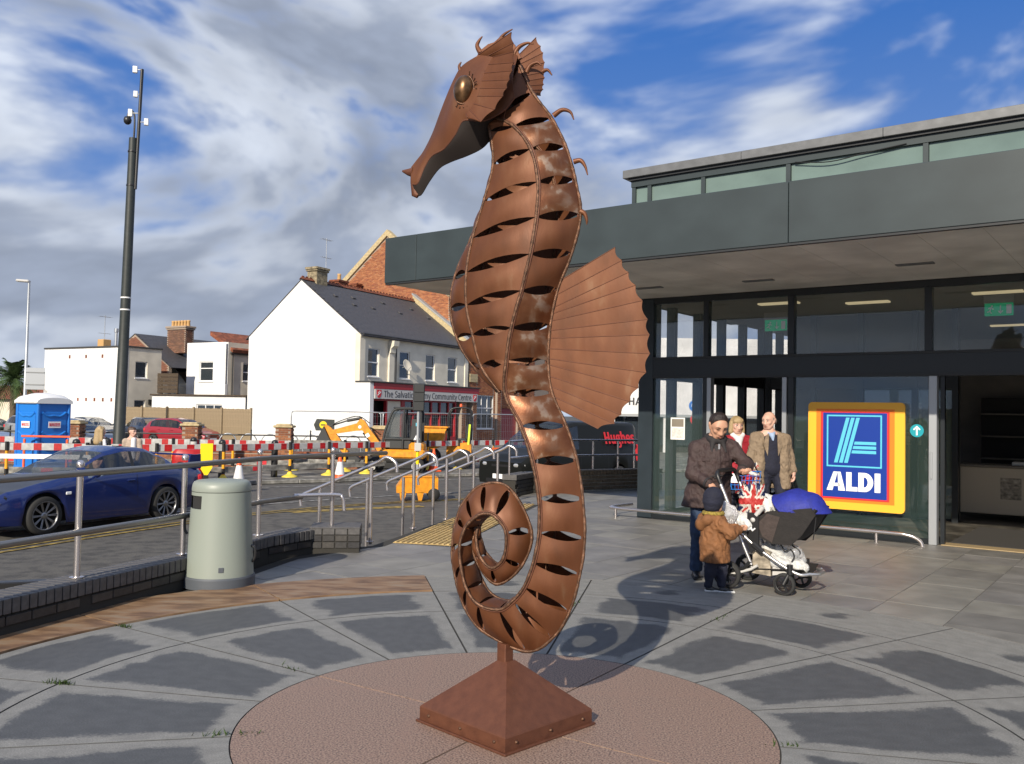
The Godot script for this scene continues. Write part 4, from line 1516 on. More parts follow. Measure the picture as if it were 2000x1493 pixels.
func build_houses():
	var org := Vector3(-8.56, ROAD, -50.0)
	var turn := ROW_TURN
	var rb := Basis(Vector3.UP, turn)
	var o := thing("community_centre", "white gable ended house with slate roof and red shop front below", "house", org, turn)
	var wins := [[0.78, 4.1, 1.80, 5.72], [3.78, 4.1, 4.82, 5.72], [6.5, 4.1, 7.52, 5.72], [9.0, 4.1, 10.1, 5.72]]
	gable_house_shell(o, 0.0, 11.4, 0.0, -8.5, 6.5, 9.75, -4.42, M.white_render, M.slate)
	wall_holes(o, "front_wall", M.magnolia, Vector2(0.02, 0.0), Vector2(11.38, 6.52), 0.0, 0.22, wins)
	for w in wins:
		window(o, Vector3((w[0] + w[2]) / 2, (w[1] + w[3]) / 2, -0.10), w[2] - w[0], w[3] - w[1])
	span(o, "corner_strip", M.magnolia, Vector3(-0.02, 3.4, -0.3), Vector3(0.45, 6.5, 0.06), 0.01)
	span(o, "corner_strip", M.magnolia, Vector3(11.0, 3.4, -0.1), Vector3(11.42, 6.5, 0.06), 0.01)
	span(o, "pilaster", M.magnolia, Vector3(2.62, 3.4, 0.0), Vector3(3.12, 6.0, 0.12), 0.01)
	var st := S()
	prism(st, poly2([0, 5.55, 0.2, 5.55, 0.22, 5.8, 0.42, 5.95, 0.45, 6.25, 0, 6.25]), -0.25, 0.25, Transform3D(Basis(Vector3(0, 0, 1), Vector3.UP, Vector3(-1, 0, 0)), Vector3(2.87, 0, 0)))
	put("bracket", st, M.magnolia, o)
	span(o, "band", M.magnolia, Vector3(0.0, 6.28, 0.0), Vector3(11.4, 6.42, 0.08), 0.01)
	st = S()
	tube(st, [Vector3(-0.05, 6.45, 0.3), Vector3(11.4, 6.45, 0.3)], 0.06, 8)
	put("gutter", st, M.gutter, o)
	st = S()
	bar(st, Vector3(3.3, 3.6, 0.1), Vector3(3.3, 6.3, 0.1), 0.045, 8)
	put("downpipe", st, M.gutter, o)
	ridge_tiles(o, Vector3(-0.05, 9.86, -4.42), Vector3(11.35, 9.86, -4.42), M.ridge_tile)
	# roof vents
	for q in [[0.8, 0.28], [2.6, 0.25], [1.8, 0.42], [3.6, 0.42], [5.6, 0.24], [6.4, 0.42], [8.6, 0.26], [9.6, 0.42]]:
		st = S()
		var p := Vector3(q[0] + 0.8, lerpf(9.75, 6.5, q[1]) + 0.10, lerpf(-4.42, 0.0, q[1]))
		box(st, p, Vector3(0.3, 0.08, 0.22), Basis(Vector3.RIGHT, 0.6), 0.02)
		put("roof_vent", st, M.slate, o)
	# the party wall parapet on the far end
	st = S()
	prism(st, poly2([-4.5, 9.6, 0.35, 6.2, 0.35, 6.75, -4.5, 10.25]), 0.0, 0.4, Transform3D(Basis(Vector3(0, 0, 1), Vector3.UP, Vector3(-1, 0, 0)), Vector3(11.62, 0, 0)))
	put("parapet", st, M.yellow_stone, o)
	st = S()
	prism(st, poly2([-4.55, 10.25, 0.4, 6.75, 0.4, 6.85, -4.55, 10.37]), -0.05, 0.45, Transform3D(Basis(Vector3(0, 0, 1), Vector3.UP, Vector3(-1, 0, 0)), Vector3(11.62, 0, 0)))
	put("parapet_coping", st, M.grey_paint, o)
	chimney(o, Vector3(1.45, 9.1, -4.5), 0.95, 0.75, 1.55, M.old_chimney, 0)
	chimney(o, Vector3(5.2, 9.2, -6.0), 0.8, 0.6, 1.3, M.ridge_tile, 1, true)
	# shop front built out from the ground floor
	span(o, "shop_side", M.white_render, Vector3(-0.25, 0.0, -0.02), Vector3(0.10, 3.72, 1.0), 0.01)
	span(o, "shop_roof", M.tar_roof, Vector3(-0.3, 3.72, -0.02), Vector3(11.3, 3.80, 1.12), 0.01)
	span(o, "fascia", M.red_paint, Vector3(0.10, 3.36, 0.9), Vector3(11.25, 3.72, 1.06), 0.02)
	span(o, "cream_wall", M.magnolia, Vector3(1.62, 0.0, 0.55), Vector3(2.95, 2.92, 0.75), 0.01)
	span(o, "recess_wall", M.interior_dark, Vector3(0.1, 0.0, 0.02), Vector3(11.2, 2.92, 0.1))
	for x in [[0.12, 0.35], [1.5, 1.62], [2.95, 3.2], [8.7, 8.85]]:
		span(o, "red_post", M.red_paint, Vector3(x[0], 0.0, 0.62), Vector3(x[1], 2.92, 0.82), 0.01)
	span(o, "red_beam", M.red_paint, Vector3(0.12, 2.72, 0.55), Vector3(8.85, 2.92, 0.84), 0.01)
	span(o, "red_beam", M.red_paint, Vector3(2.95, 1.95, 0.60), Vector3(8.7, 2.08, 0.80), 0.01)
	span(o, "stall_riser", M.red_paint, Vector3(2.95, 0.0, 0.6), Vector3(8.7, 0.6, 0.82), 0.01)
	for i in 6:
		span(o, "red_mullion", M.red_paint, Vector3(3.2 + i * 0.95, 0.6, 0.62), Vector3(3.32 + i * 0.95, 2.72, 0.79), 0.01)
	var bigp := span(o, "shop_pane", M.house_glass, Vector3(3.0, 0.6, 0.69), Vector3(8.7, 2.72, 0.70))
	span(o, "red_door", M.red_paint, Vector3(0.45, 0.0, 0.30), Vector3(1.35, 2.1, 0.36), 0.01)
	span(o, "door_glass", M.house_glass, Vector3(0.6, 0.5, 0.362), Vector3(1.2, 2.0, 0.37))
	for x in [9.25, 10.55]:
		var p := span(o, "brick_pillar", M.joint, Vector3(x, 0.0, 0.4), Vector3(x + 0.55, 2.92, 0.98))
		brick_field(p, "brickwork", poly2([x, 0, x + 0.56, 0, x + 0.56, 2.92, x, 2.92]), Transform3D(Basis(), Vector3(0, 0, 0.98)), [Color(0.24, 0.10, 0.05), Color(0.30, 0.13, 0.06), Color(0.2, 0.085, 0.045)])
	var s := thing("shop_board", "long pale board lettered The Salvation Army Community Centre", "sign", org + rb * Vector3(5.6, 3.12, 1.0), turn)
	span(s, "board", M.sign_grey, Vector3(-5.45, -0.30, -0.06), Vector3(5.45, 0.27, 0.05), 0.01)
	lettering("The Salvation Army Community Centre", 0.36, M.sign_ink, s, Vector3(0.0, -0.02, 0.055), Basis(), false, 0.01, 9.3)
	for x in [-5.1, 5.1]:
		st = S()
		prism(st, poly2([x - 0.2, 0.2, x - 0.2, -0.05, x - 0.12, -0.2, x, -0.27, x + 0.12, -0.2, x + 0.2, -0.05, x + 0.2, 0.2]), 0.05, 0.065)
		put("shield", st, M.red_ink, s)
		st = S()
		box(st, Vector3(x, -0.01, 0.068), Vector3(0.34, 0.05, 0.006), Basis(Vector3(0, 0, 1), 0.6))
		box(st, Vector3(x - 0.02, 0.08, 0.068), Vector3(0.2, 0.035, 0.006), Basis(Vector3(0, 0, 1), 0.6))
		put("shield_mark", st, M.sign_white, s)
	var dish := thing("satellite_dish", "pale satellite dish on the cream wall between two windows", "dish", org + rb * Vector3(4.05, 4.85, 0.0), turn)
	st = S()
	lathe(st, [Vector2(0.0, 0.0), Vector2(0.2, 0.02), Vector2(0.38, 0.09), Vector2(0.385, 0.1), Vector2(0.37, 0.1), Vector2(0.19, 0.035), Vector2(0.0, 0.015)], 20, Transform3D(Basis(Vector3(1, 0, 0), 1.2), Vector3(0, 0, 0.3)))
	put("dish", st, M.magnolia, dish)
	st = S()
	bar(st, Vector3(0, -0.1, 0), Vector3(0, 0, 0.3), 0.025, 6)
	bar(st, Vector3(0, -0.3, 0.32), Vector3(0, 0.0, 0.75), 0.012, 6)
	put("arm", st, M.galvanised, dish)
	aerial(org + rb * Vector3(2.3, 9.6, -4.6), 3.0, "tall thin TV aerial beside the stone chimney of the gable house", turn)
	# the tall brick building next door
	o = thing("brick_hall", "tall orange brick hall with pale verge behind the slate roof", "building", org, turn)
	var gx := 11.66
	var xf := Transform3D(Basis(Vector3(0, 0, 1), Vector3.UP, Vector3(-1, 0, 0)), Vector3(gx, 0, 0))
	var gp := poly2([-12.6, 0, -1.6, 0, -1.6, 10.0, -7.1, 14.7, -12.6, 10.0])
	st = S()
	prism(st, gp, -0.3, 0.0, xf)
	var gw := put("gable_wall", st, M.joint, o)
	brick_field(gw, "brickwork", poly2([-12.5, 7.4, -1.65, 6.4, -1.65, 9.9, -7.1, 14.6, -12.5, 9.9]), xf, red_bricks())
	st = S()
	prism(st, poly2([-12.9, 9.72, -7.1, 14.66, -1.6, 9.98, -1.2, 9.7, -1.2, 10.1, -7.1, 15.1, -12.9, 10.15]), -0.32, 0.14, xf)
	put("verge", st, M.yellow_stone, o)
	var bw := [[1.0, 1.05, 3.3, 3.35], [4.25, 0.0, 6.9, 2.5]]
	wall_holes(o, "front_wall", M.joint, Vector2(gx + 0.02, 0.0), Vector2(gx + 12.0, 7.0), -0.02, 0.3, [[gx + 1.0, 1.05, gx + 3.3, 3.35], [gx + 4.25, 0.0, gx + 6.9, 2.5]])
	for r in [[0.0, 0.0, 1.0, 6.6], [3.3, 0.0, 4.25, 6.6], [6.9, 0.0, 9.5, 6.6], [1.0, 0.0, 3.3, 1.05], [1.0, 3.35, 3.3, 6.6], [4.25, 2.5, 6.9, 6.6]]:
		brick_field(o, "brickwork", poly2([gx + r[0], r[1], gx + r[2], r[1], gx + r[2], r[3], gx + r[0], r[3]]), Transform3D(Basis(), Vector3(0, 0, -0.02)), red_bricks())
	window(o, Vector3(gx + 2.15, 2.2, -0.1), 2.3, 2.3, Basis(), 0.62, true, M.upvc, 2)
	span(o, "door", M.red_paint, Vector3(gx + 4.25, 0, -0.3), Vector3(gx + 6.9, 2.5, -0.18))
	span(o, "stone_band", M.yellow_stone, Vector3(gx, 4.2, -0.02), Vector3(gx + 1.0, 4.75, 0.06), 0.01)
	span(o, "brick_pier", M.joint, Vector3(gx + 3.5, 0.0, 0.0), Vector3(gx + 4.1, 6.5, 0.18))
	brick_field(o, "brickwork", poly2([gx + 3.5, 0.0, gx + 4.1, 0.0, gx + 4.1, 6.5, gx + 3.5, 6.5]), Transform3D(Basis(), Vector3(0, 0, 0.18)), red_bricks())
	span(o, "roof_mass", M.slate, Vector3(gx + 0.3, 6.8, -12.5), Vector3(gx + 12, 9.9, -1.7))
	chimney(o, Vector3(gx - 0.5, 9.4, -9.6), 0.5, 0.7, 1.9, M.ridge_tile, 0)
	# flat roofed white house
	org = Vector3(-24.24, ROAD, -56.0)
	o = thing("flat_roofed_house", "flat roofed white house with a cream side and rows of small red vents", "house", org, turn)
	span(o, "side_wall", M.white_render, Vector3(0.0, 0, -8.15), Vector3(0.25, 5.85, 0.0))
	wall_holes(o, "front_wall", M.cream_render, Vector2(0.25, 0.0), Vector2(2.75, 5.85), -0.01, 0.22, [[0.78, 3.95, 1.68, 5.0], [0.78, 1.3, 1.6, 2.55]])
	window(o, Vector3(1.23, 4.48, -0.12), 0.9, 1.05, Basis(), 0.0, false)
	window(o, Vector3(1.19, 1.95, -0.12), 0.82, 1.2, Basis(), 0.0)
	span(o, "meter_box", M.interior_dark, Vector3(1.8, 2.3, -0.01), Vector3(2.1, 2.6, 0.08))
	span(o, "rear_wall", M.cream_render, Vector3(0.25, 0, -8.15), Vector3(2.75, 5.85, -7.9))
	span(o, "far_wall", M.cream_render, Vector3(2.5, 0, -7.9), Vector3(2.75, 5.85, -0.24))
	span(o, "roof_edge", M.tar_roof, Vector3(-0.06, 5.85, -8.2), Vector3(2.8, 5.95, 0.06), 0.01)
	for z in [-5.5, -3.82, -2.19]:
		span(o, "vent", M.ridge_tile, Vector3(-0.015, 5.2, z - 0.08), Vector3(0.01, 5.42, z + 0.08))
	for i in 5:
		span(o, "vent", M.ridge_tile, Vector3(-0.015, 2.42, -4.5 + i * 0.83 - 0.08), Vector3(0.01, 2.64, -4.5 + i * 0.83 + 0.08))
	span(o, "chimney", M.clay_pot, Vector3(0.9, 5.9, -4.0), Vector3(1.5, 6.5, -3.4), 0.03)
	st = S()
	lathe(st, [Vector2(0.09, 0), Vector2(0.09, 0.9), Vector2(0.13, 0.92), Vector2(0.13, 1.15)], 10, Transform3D(Basis(), Vector3(0.5, 5.95, -1.6)), true)
	put("flue", st, M.galvanised, o)
	aerial(org + rb * Vector3(1.2, 6.4, -3.7), 1.7, "small TV aerial on the flat roofed white house", turn)
	# house behind with the row of chimney pots
	o = thing("brick_house", "brown brick house with a big chimney of six pots behind", "house", Vector3(-23.6, ROAD, -64.0), turn)
	gable_house_shell(o, -2.0, 6.0, 1.0, -6.5, 5.0, 7.3, -2.6, M.joint, M.slate)
	brick_field(o, "brickwork", poly2([-6.4, 2.5, 0.9, 2.5, 0.9, 5.0, -2.6, 7.2, -6.4, 5.0]), Transform3D(Basis(Vector3(0, 0, 1), Vector3.UP, Vector3(-1, 0, 0)), Vector3(-2.0, 0, 0)), [Color(0.2, 0.07, 0.04), Color(0.24, 0.085, 0.045)])
	chimney(o, Vector3(0.1, 6.0, -0.4), 0.75, 1.9, 1.95, M.joint, 6, false, [Color(0.17, 0.08, 0.045), Color(0.22, 0.10, 0.06), Color(0.13, 0.06, 0.04)])
	# cream house with white tower face
	org = Vector3(-19.22, ROAD, -60.0)
	o = thing("cream_house", "small white and cream house with a net curtained window", "house", org, turn)
	span(o, "flank", M.white_render, Vector3(0.0, 0, -3.75), Vector3(0.2, 3.75, -0.0))
	wall_holes(o, "side_wall", M.white_render, Vector2(0.0, 3.75), Vector2(3.75, 6.58), 0.0, 0.2, [[1.19, 3.95, 2.48, 5.27]], Basis(Vector3(0, 0, -1), Vector3.UP, Vector3(-1, 0, 0)))
	window(o, Vector3(0.08, 4.61, -1.83), 1.29, 1.32, Basis(Vector3(0, 0, 1), Vector3.UP, Vector3(-1, 0, 0)), 0.66)
	wall_holes(o, "front_wall", M.cream_render, Vector2(0.21, 0.0), Vector2(4.0, 6.58), -0.01, 0.2, [[1.57, 4.0, 2.5, 5.25]])
	window(o, Vector3(2.03, 4.62, -0.1), 0.92, 1.22)
	span(o, "rear_wall", M.cream_render, Vector3(0.2, 0, -3.75), Vector3(4.0, 6.4, -3.55))
	span(o, "far_wall", M.cream_render, Vector3(3.8, 0, -3.55), Vector3(4.0, 6.4, -0.22))
	span(o, "flat_roof", M.tar_roof, Vector3(0.2, 6.4, -3.7), Vector3(4.0, 6.5, -0.22))
	st = S()
	prism(st, poly2([0.2, 5.9, 0.25, 6.1, -2.0, 7.4, -2.0, 7.1]), 0.0, 4.2, Transform3D(Basis(Vector3(0, 0, 1), Vector3.UP, Vector3(-1, 0, 0)), Vector3(4.6, 0, 0)))
	put("tiled_roof", st, M.clay_tile, o)
	st = S()
	bar(st, Vector3(0.55, 1.0, 0.07), Vector3(0.55, 5.8, 0.07), 0.05, 8)
	put("downpipe", st, M.gutter, o)
	span(o, "gutter", M.gutter, Vector3(0.35, 5.78, 0.0), Vector3(4.0, 5.9, 0.14), 0.02)
	# lean-to in front
	o = thing("white_lean_to", "long low white lean-to with small windows behind the fence", "outbuilding", Vector3(-22.6, ROAD, -56.3), turn - PI / 2 + 0.25)
	wall_holes(o, "front_wall", M.white_render, Vector2(0.0, 0.0), Vector2(6.6, 2.85), 0.0, 0.2, [[3.2, 1.4, 5.0, 2.35]])
	window(o, Vector3(4.1, 1.87, -0.1), 1.8, 0.95, Basis(), 0.0, true, M.upvc, 2)
	span(o, "roof", M.dark_wood, Vector3(-0.1, 2.85, -2.5), Vector3(6.7, 2.95, 0.1), 0.01)
	span(o, "end_wall", M.white_render, Vector3(6.4, 0, -2.4), Vector3(6.6, 2.84, -0.21))
	o = thing("dark_fence_screen", "dark timber screen between the white house and the cream house", "screen", Vector3(-24.0, ROAD, -58.5), turn - PI / 2 + 0.2)
	for i in 5:
		span(o, "board", M.dark_wood, Vector3(0.0, 3.05 + i * 0.26, -0.02), Vector3(2.6, 3.28 + i * 0.26, 0.02), 0.005)
	for x in [0.1, 1.3, 2.5]:
		span(o, "post", M.dark_wood, Vector3(x - 0.05, 0.0, -0.12), Vector3(x + 0.05, 4.3, -0.02))
	# garden shed roof shape between them
	o = thing("rear_extension", "pale rear extension with sloping dark roof beside the white house", "outbuilding", Vector3(-23.6, ROAD, -62.0), turn)
	st = S()
	prism(st, poly2([0.0, 0.0, -4.0, 0.0, -4.0, 5.0, -1.5, 5.0, 0.0, 3.6]), 0.0, 2.4, Transform3D(Basis(Vector3(0, 0, 1), Vector3.UP, Vector3(-1, 0, 0)), Vector3(1.5, 0, 0)))
	put("walls", st, M.cream_render, o)
	span(o, "window", M.house_glass, Vector3(-0.915, 3.7, -3.0), Vector3(-0.905, 4.6, -2.3))
	# close boarded fence along the car park
	o = thing("board_fence", "pale close boarded timber fence along the back of the car park", "fence")
	var a := Vector2(-23.4, -53.4)
	var b := Vector2(-13.6, -47.2)
	var d := (b - a).normalized()
	var n := int((b - a).length() / 0.125)
	var basis := Basis(Vector3.UP, -d.angle())
	var bm := brick_mesh(Vector3(0.118, 1.98, 0.018))
	for i in n:
		lay(o, "board", bm, M.fence_wood, v2(a + d * (i + 0.5) * 0.125, ROAD + 0.12 + 1.0 + rng.randf_range(-0.012, 0.012)), -d.angle())
	for i in 6:
		part(o, "post", M.fence_wood, v2(a + d * (i * 2.3), ROAD + 1.1) + basis * Vector3(0, 0, 0.06), Vector3(0.12, 2.15, 0.1), 0.01, basis)
	# white shops far to the right, seen past the corner column and through the glass
	o = thing("white_shop", "bright white building with black letters beyond the shop corner", "building", Vector3(5.6, ROAD, -51.0), -0.05)
	span(o, "upper_wall", M.white_render, Vector3(0.0, 2.25, -6.0), Vector3(26.0, 6.6, 0.0))
	span(o, "soffit_band", M.grey_paint, Vector3(0.0, 2.1, -0.4), Vector3(26.0, 2.25, 0.02))
	span(o, "shop_windows", M.house_glass, Vector3(0.3, 0.5, -0.52), Vector3(26.0, 2.1, -0.5))
	span(o, "ground_floor", M.interior_dark, Vector3(0.3, 0.0, -5.8), Vector3(26.0, 2.1, -0.7))
	for i in 9:
		span(o, "column", M.white_paint, Vector3(0.05 + i * 3.0, 0.0, -0.35), Vector3(0.3 + i * 3.0, 2.1, -0.1))
	lettering("R HA", 0.42, M.sign_ink, o, Vector3(1.15, 2.95, 0.01), Basis(), true, 0.02)
	o = thing("red_tiled_house", "low house with a reddish roof behind the palm tree", "house", Vector3(-37.0, ROAD, -66.0), turn - PI / 2)
	span(o, "walls", M.cream_render, Vector3(-6, 0, -5), Vector3(8.0, 2.6, 0))
	st = S()
	prism(st, poly2([0.4, 2.5, -2.5, 3.6, -5.4, 2.5]), -6.4, 8.4, Transform3D(Basis(Vector3(0, 0, 1), Vector3.UP, Vector3(-1, 0, 0)), Vector3(0, 0, 0)))
	put("roof", st, M.clay_tile, o)
	# terraced houses behind the photographer's left, seen only as reflections in the shop glass
	for i in 3:
		o = thing("terraced_house", ["brown brick terraced house nearest the car park", "dark brick terraced house between two brown ones", "brown brick terraced house farthest from the car park"][i], "house", Vector3(-27.0 - i * 2.2, ROAD, -22.0 + i * 9.2), PI / 2 + 0.24)
		gable_house_shell(o, -4.5, 4.5, 0.0, -8.0, 5.6, 8.4, -4.0, [M.brown_brick, M.dark_brick_c, M.brown_brick][i], M.slate)
		var holes := []
		for q in [[-3.4, 3.2], [1.6, 3.2], [-3.4, 0.8], [1.6, 0.8]]:
			holes.append([q[0], q[1], q[0] + 1.6, q[1] + 1.5])
		wall_holes(o, "front_wall", [M.brown_brick, M.dark_brick_c, M.brown_brick][i], Vector2(-4.48, 0.0), Vector2(4.48, 5.6), 0.0, 0.2, holes)
		for h in holes:
			window(o, Vector3((h[0] + h[2]) / 2, (h[1] + h[3]) / 2, -0.1), 1.6, 1.5, Basis(), 0.5, false)
		chimney(o, Vector3(-4.2, 7.6, -4.0), 0.7, 1.2, 1.7, M.old_chimney, 4, false)


func build_far_street():
	# brick wall with piers and iron railing in front of the car park
	var o := thing("car_park_wall", "red brick wall with square piers and a black iron rail", "wall")
	var a := Vector2(-24.0, -30.6)
	var b := Vector2(-3.2, -31.6)
	var d := (b - a).normalized()
	var basis := Basis(Vector3.UP, -d.angle())
	var len := (b - a).length()
	var st := S()
	box(st, v2((a + b) / 2, ROAD + 0.3), Vector3(len, 0.62, 0.23), basis)
	var w := put("wall", st, M.joint, o)
	brick_field(w, "brickwork", poly2([-len / 2, 0.0, len / 2, 0.0, len / 2, 0.56, -len / 2, 0.56]), Transform3D(basis, v2((a + b) / 2, ROAD + 0.04) + basis * Vector3(0, 0, 0.115)), [Color(0.26, 0.085, 0.04), Color(0.31, 0.11, 0.05), Color(0.2, 0.07, 0.035)])
	st = S()
	box(st, v2((a + b) / 2, ROAD + 0.64), Vector3(len, 0.07, 0.27), basis, 0.01)
	put("wall_coping", st, M.ridge_tile, o)
	for x in [-19.3, -15.1, -11.1, -7.92, -4.6]:
		var p := Vector3(x, ROAD, a.y + (x - a.x) * (b.y - a.y) / (b.x - a.x))
		st = S()
		box(st, p + Vector3(0, 0.75, 0), Vector3(0.52, 1.5, 0.52), basis)
		var pier := put("pier", st, M.joint, o)
		for k in [0, 1]:
			brick_field(pier, "brickwork", poly2([-0.27, 0.0, 0.27, 0.0, 0.27, 1.5, -0.27, 1.5]), Transform3D(basis * Basis(Vector3.UP, PI / 2 * k), p + Vector3(0, 0.03, 0)) * Transform3D(Basis(), Vector3(0, 0, 0.26)), [Color(0.28, 0.10, 0.045), Color(0.34, 0.13, 0.055), Color(0.22, 0.08, 0.04)])
		st = S()
		box(st, p + Vector3(0, 1.54, 0), Vector3(0.66, 0.08, 0.66), basis, 0.02)
		box(st, p + Vector3(0, 1.60, 0), Vector3(0.5, 0.06, 0.5), basis, 0.02)
		put("pier_cap", st, M.yellow_stone, pier)
	for h in [1.22]:
		st = S()
		tube(st, [v2(a, ROAD + h), v2(b, ROAD + h)], 0.028, 6)
		put("iron_rail", st, M.black_paint, o)
	for i in 11:
		st = S()
		var p := v2(a + d * (i * 2.05 + 0.6), ROAD)
		bar(st, p + Vector3(0, 0.6, 0), p + Vector3(0, 1.35, 0), 0.025, 6)
		lathe(st, [Vector2(0.0, 0.05), Vector2(0.035, 0.0), Vector2(0.0, -0.05)], 8, Transform3D(Basis(), p + Vector3(0, 1.38, 0)))
		put("iron_post", st, M.black_paint, o)
	# hoop stands
	for i in 7:
		var h := thing("cycle_hoop", ["first", "second", "third", "fourth", "fifth", "sixth", "seventh"][i] + " grey cycle hoop from the left along the car park wall", "cycle stand", Vector3(-10.6 + i * 0.78, ROAD + 0.1, -33.6), 0.1, "cycle hoops in the car park")
		st = S()
		var pts := []
		for k in 13:
			var t := PI * k / 12.0
			pts.append(Vector3(-cos(t) * 0.3, 0.8 + sin(t) * 0.3, 0))
		pts.push_front(Vector3(-0.3, 0, 0))
		pts.append(Vector3(0.3, 0, 0))
		tube(st, pts, 0.025, 6)
		put("hoop", st, M.galvanised, h)
	# palm
	var p := thing("palm_tree", "bushy palm tree with drooping leaves at the far left edge", "tree", Vector3(-33.4, ROAD, -60.0))
	st = S()
	tube(st, [Vector3(0, 0, 0), Vector3(0.05, 1.5, 0), Vector3(0.02, 3.4, 0)], [0.28, 0.22, 0.2], 10)
	put("trunk", st, M.palm_trunk, p)
	for i in 84:
		st = S()
		var az := rng.randf() * TAU
		var el := rng.randf_range(-0.7, 1.35)
		var dir := Vector3(cos(az) * cos(el), sin(el), sin(az) * cos(el))
		var L := rng.randf_range(1.8, 2.6)
		var pts := []
		for k in 6:
			var t := k / 5.0
			pts.append(Vector3(0, 3.9, 0) + dir * L * t + Vector3(0, -0.75 * t * t * L * 0.6, 0))
		var side := dir.cross(Vector3.UP).normalized()
		st.set_smooth_group(-1)
		for k in 5:
			for m in 3:
				var f := m / 3.0
				var q: Vector3 = pts[k].lerp(pts[k + 1], f)
				for s in [-1, 1]:
					var tip: Vector3 = q + side * s * 0.42 * (1.0 - 0.6 * absf(k / 5.0 - 0.4)) + (pts[k + 1] - pts[k]) * 0.9 + Vector3(0, -0.12, 0)
					var wd: Vector3 = (pts[k + 1] - pts[k]).normalized() * 0.05
					tri(st, q - wd, tip, q + wd)
		put("frond", st, M.palm_leaf, p)


# ---------------------------------------------------------------- the seahorse: x towards its back, y up, z towards the viewer's side

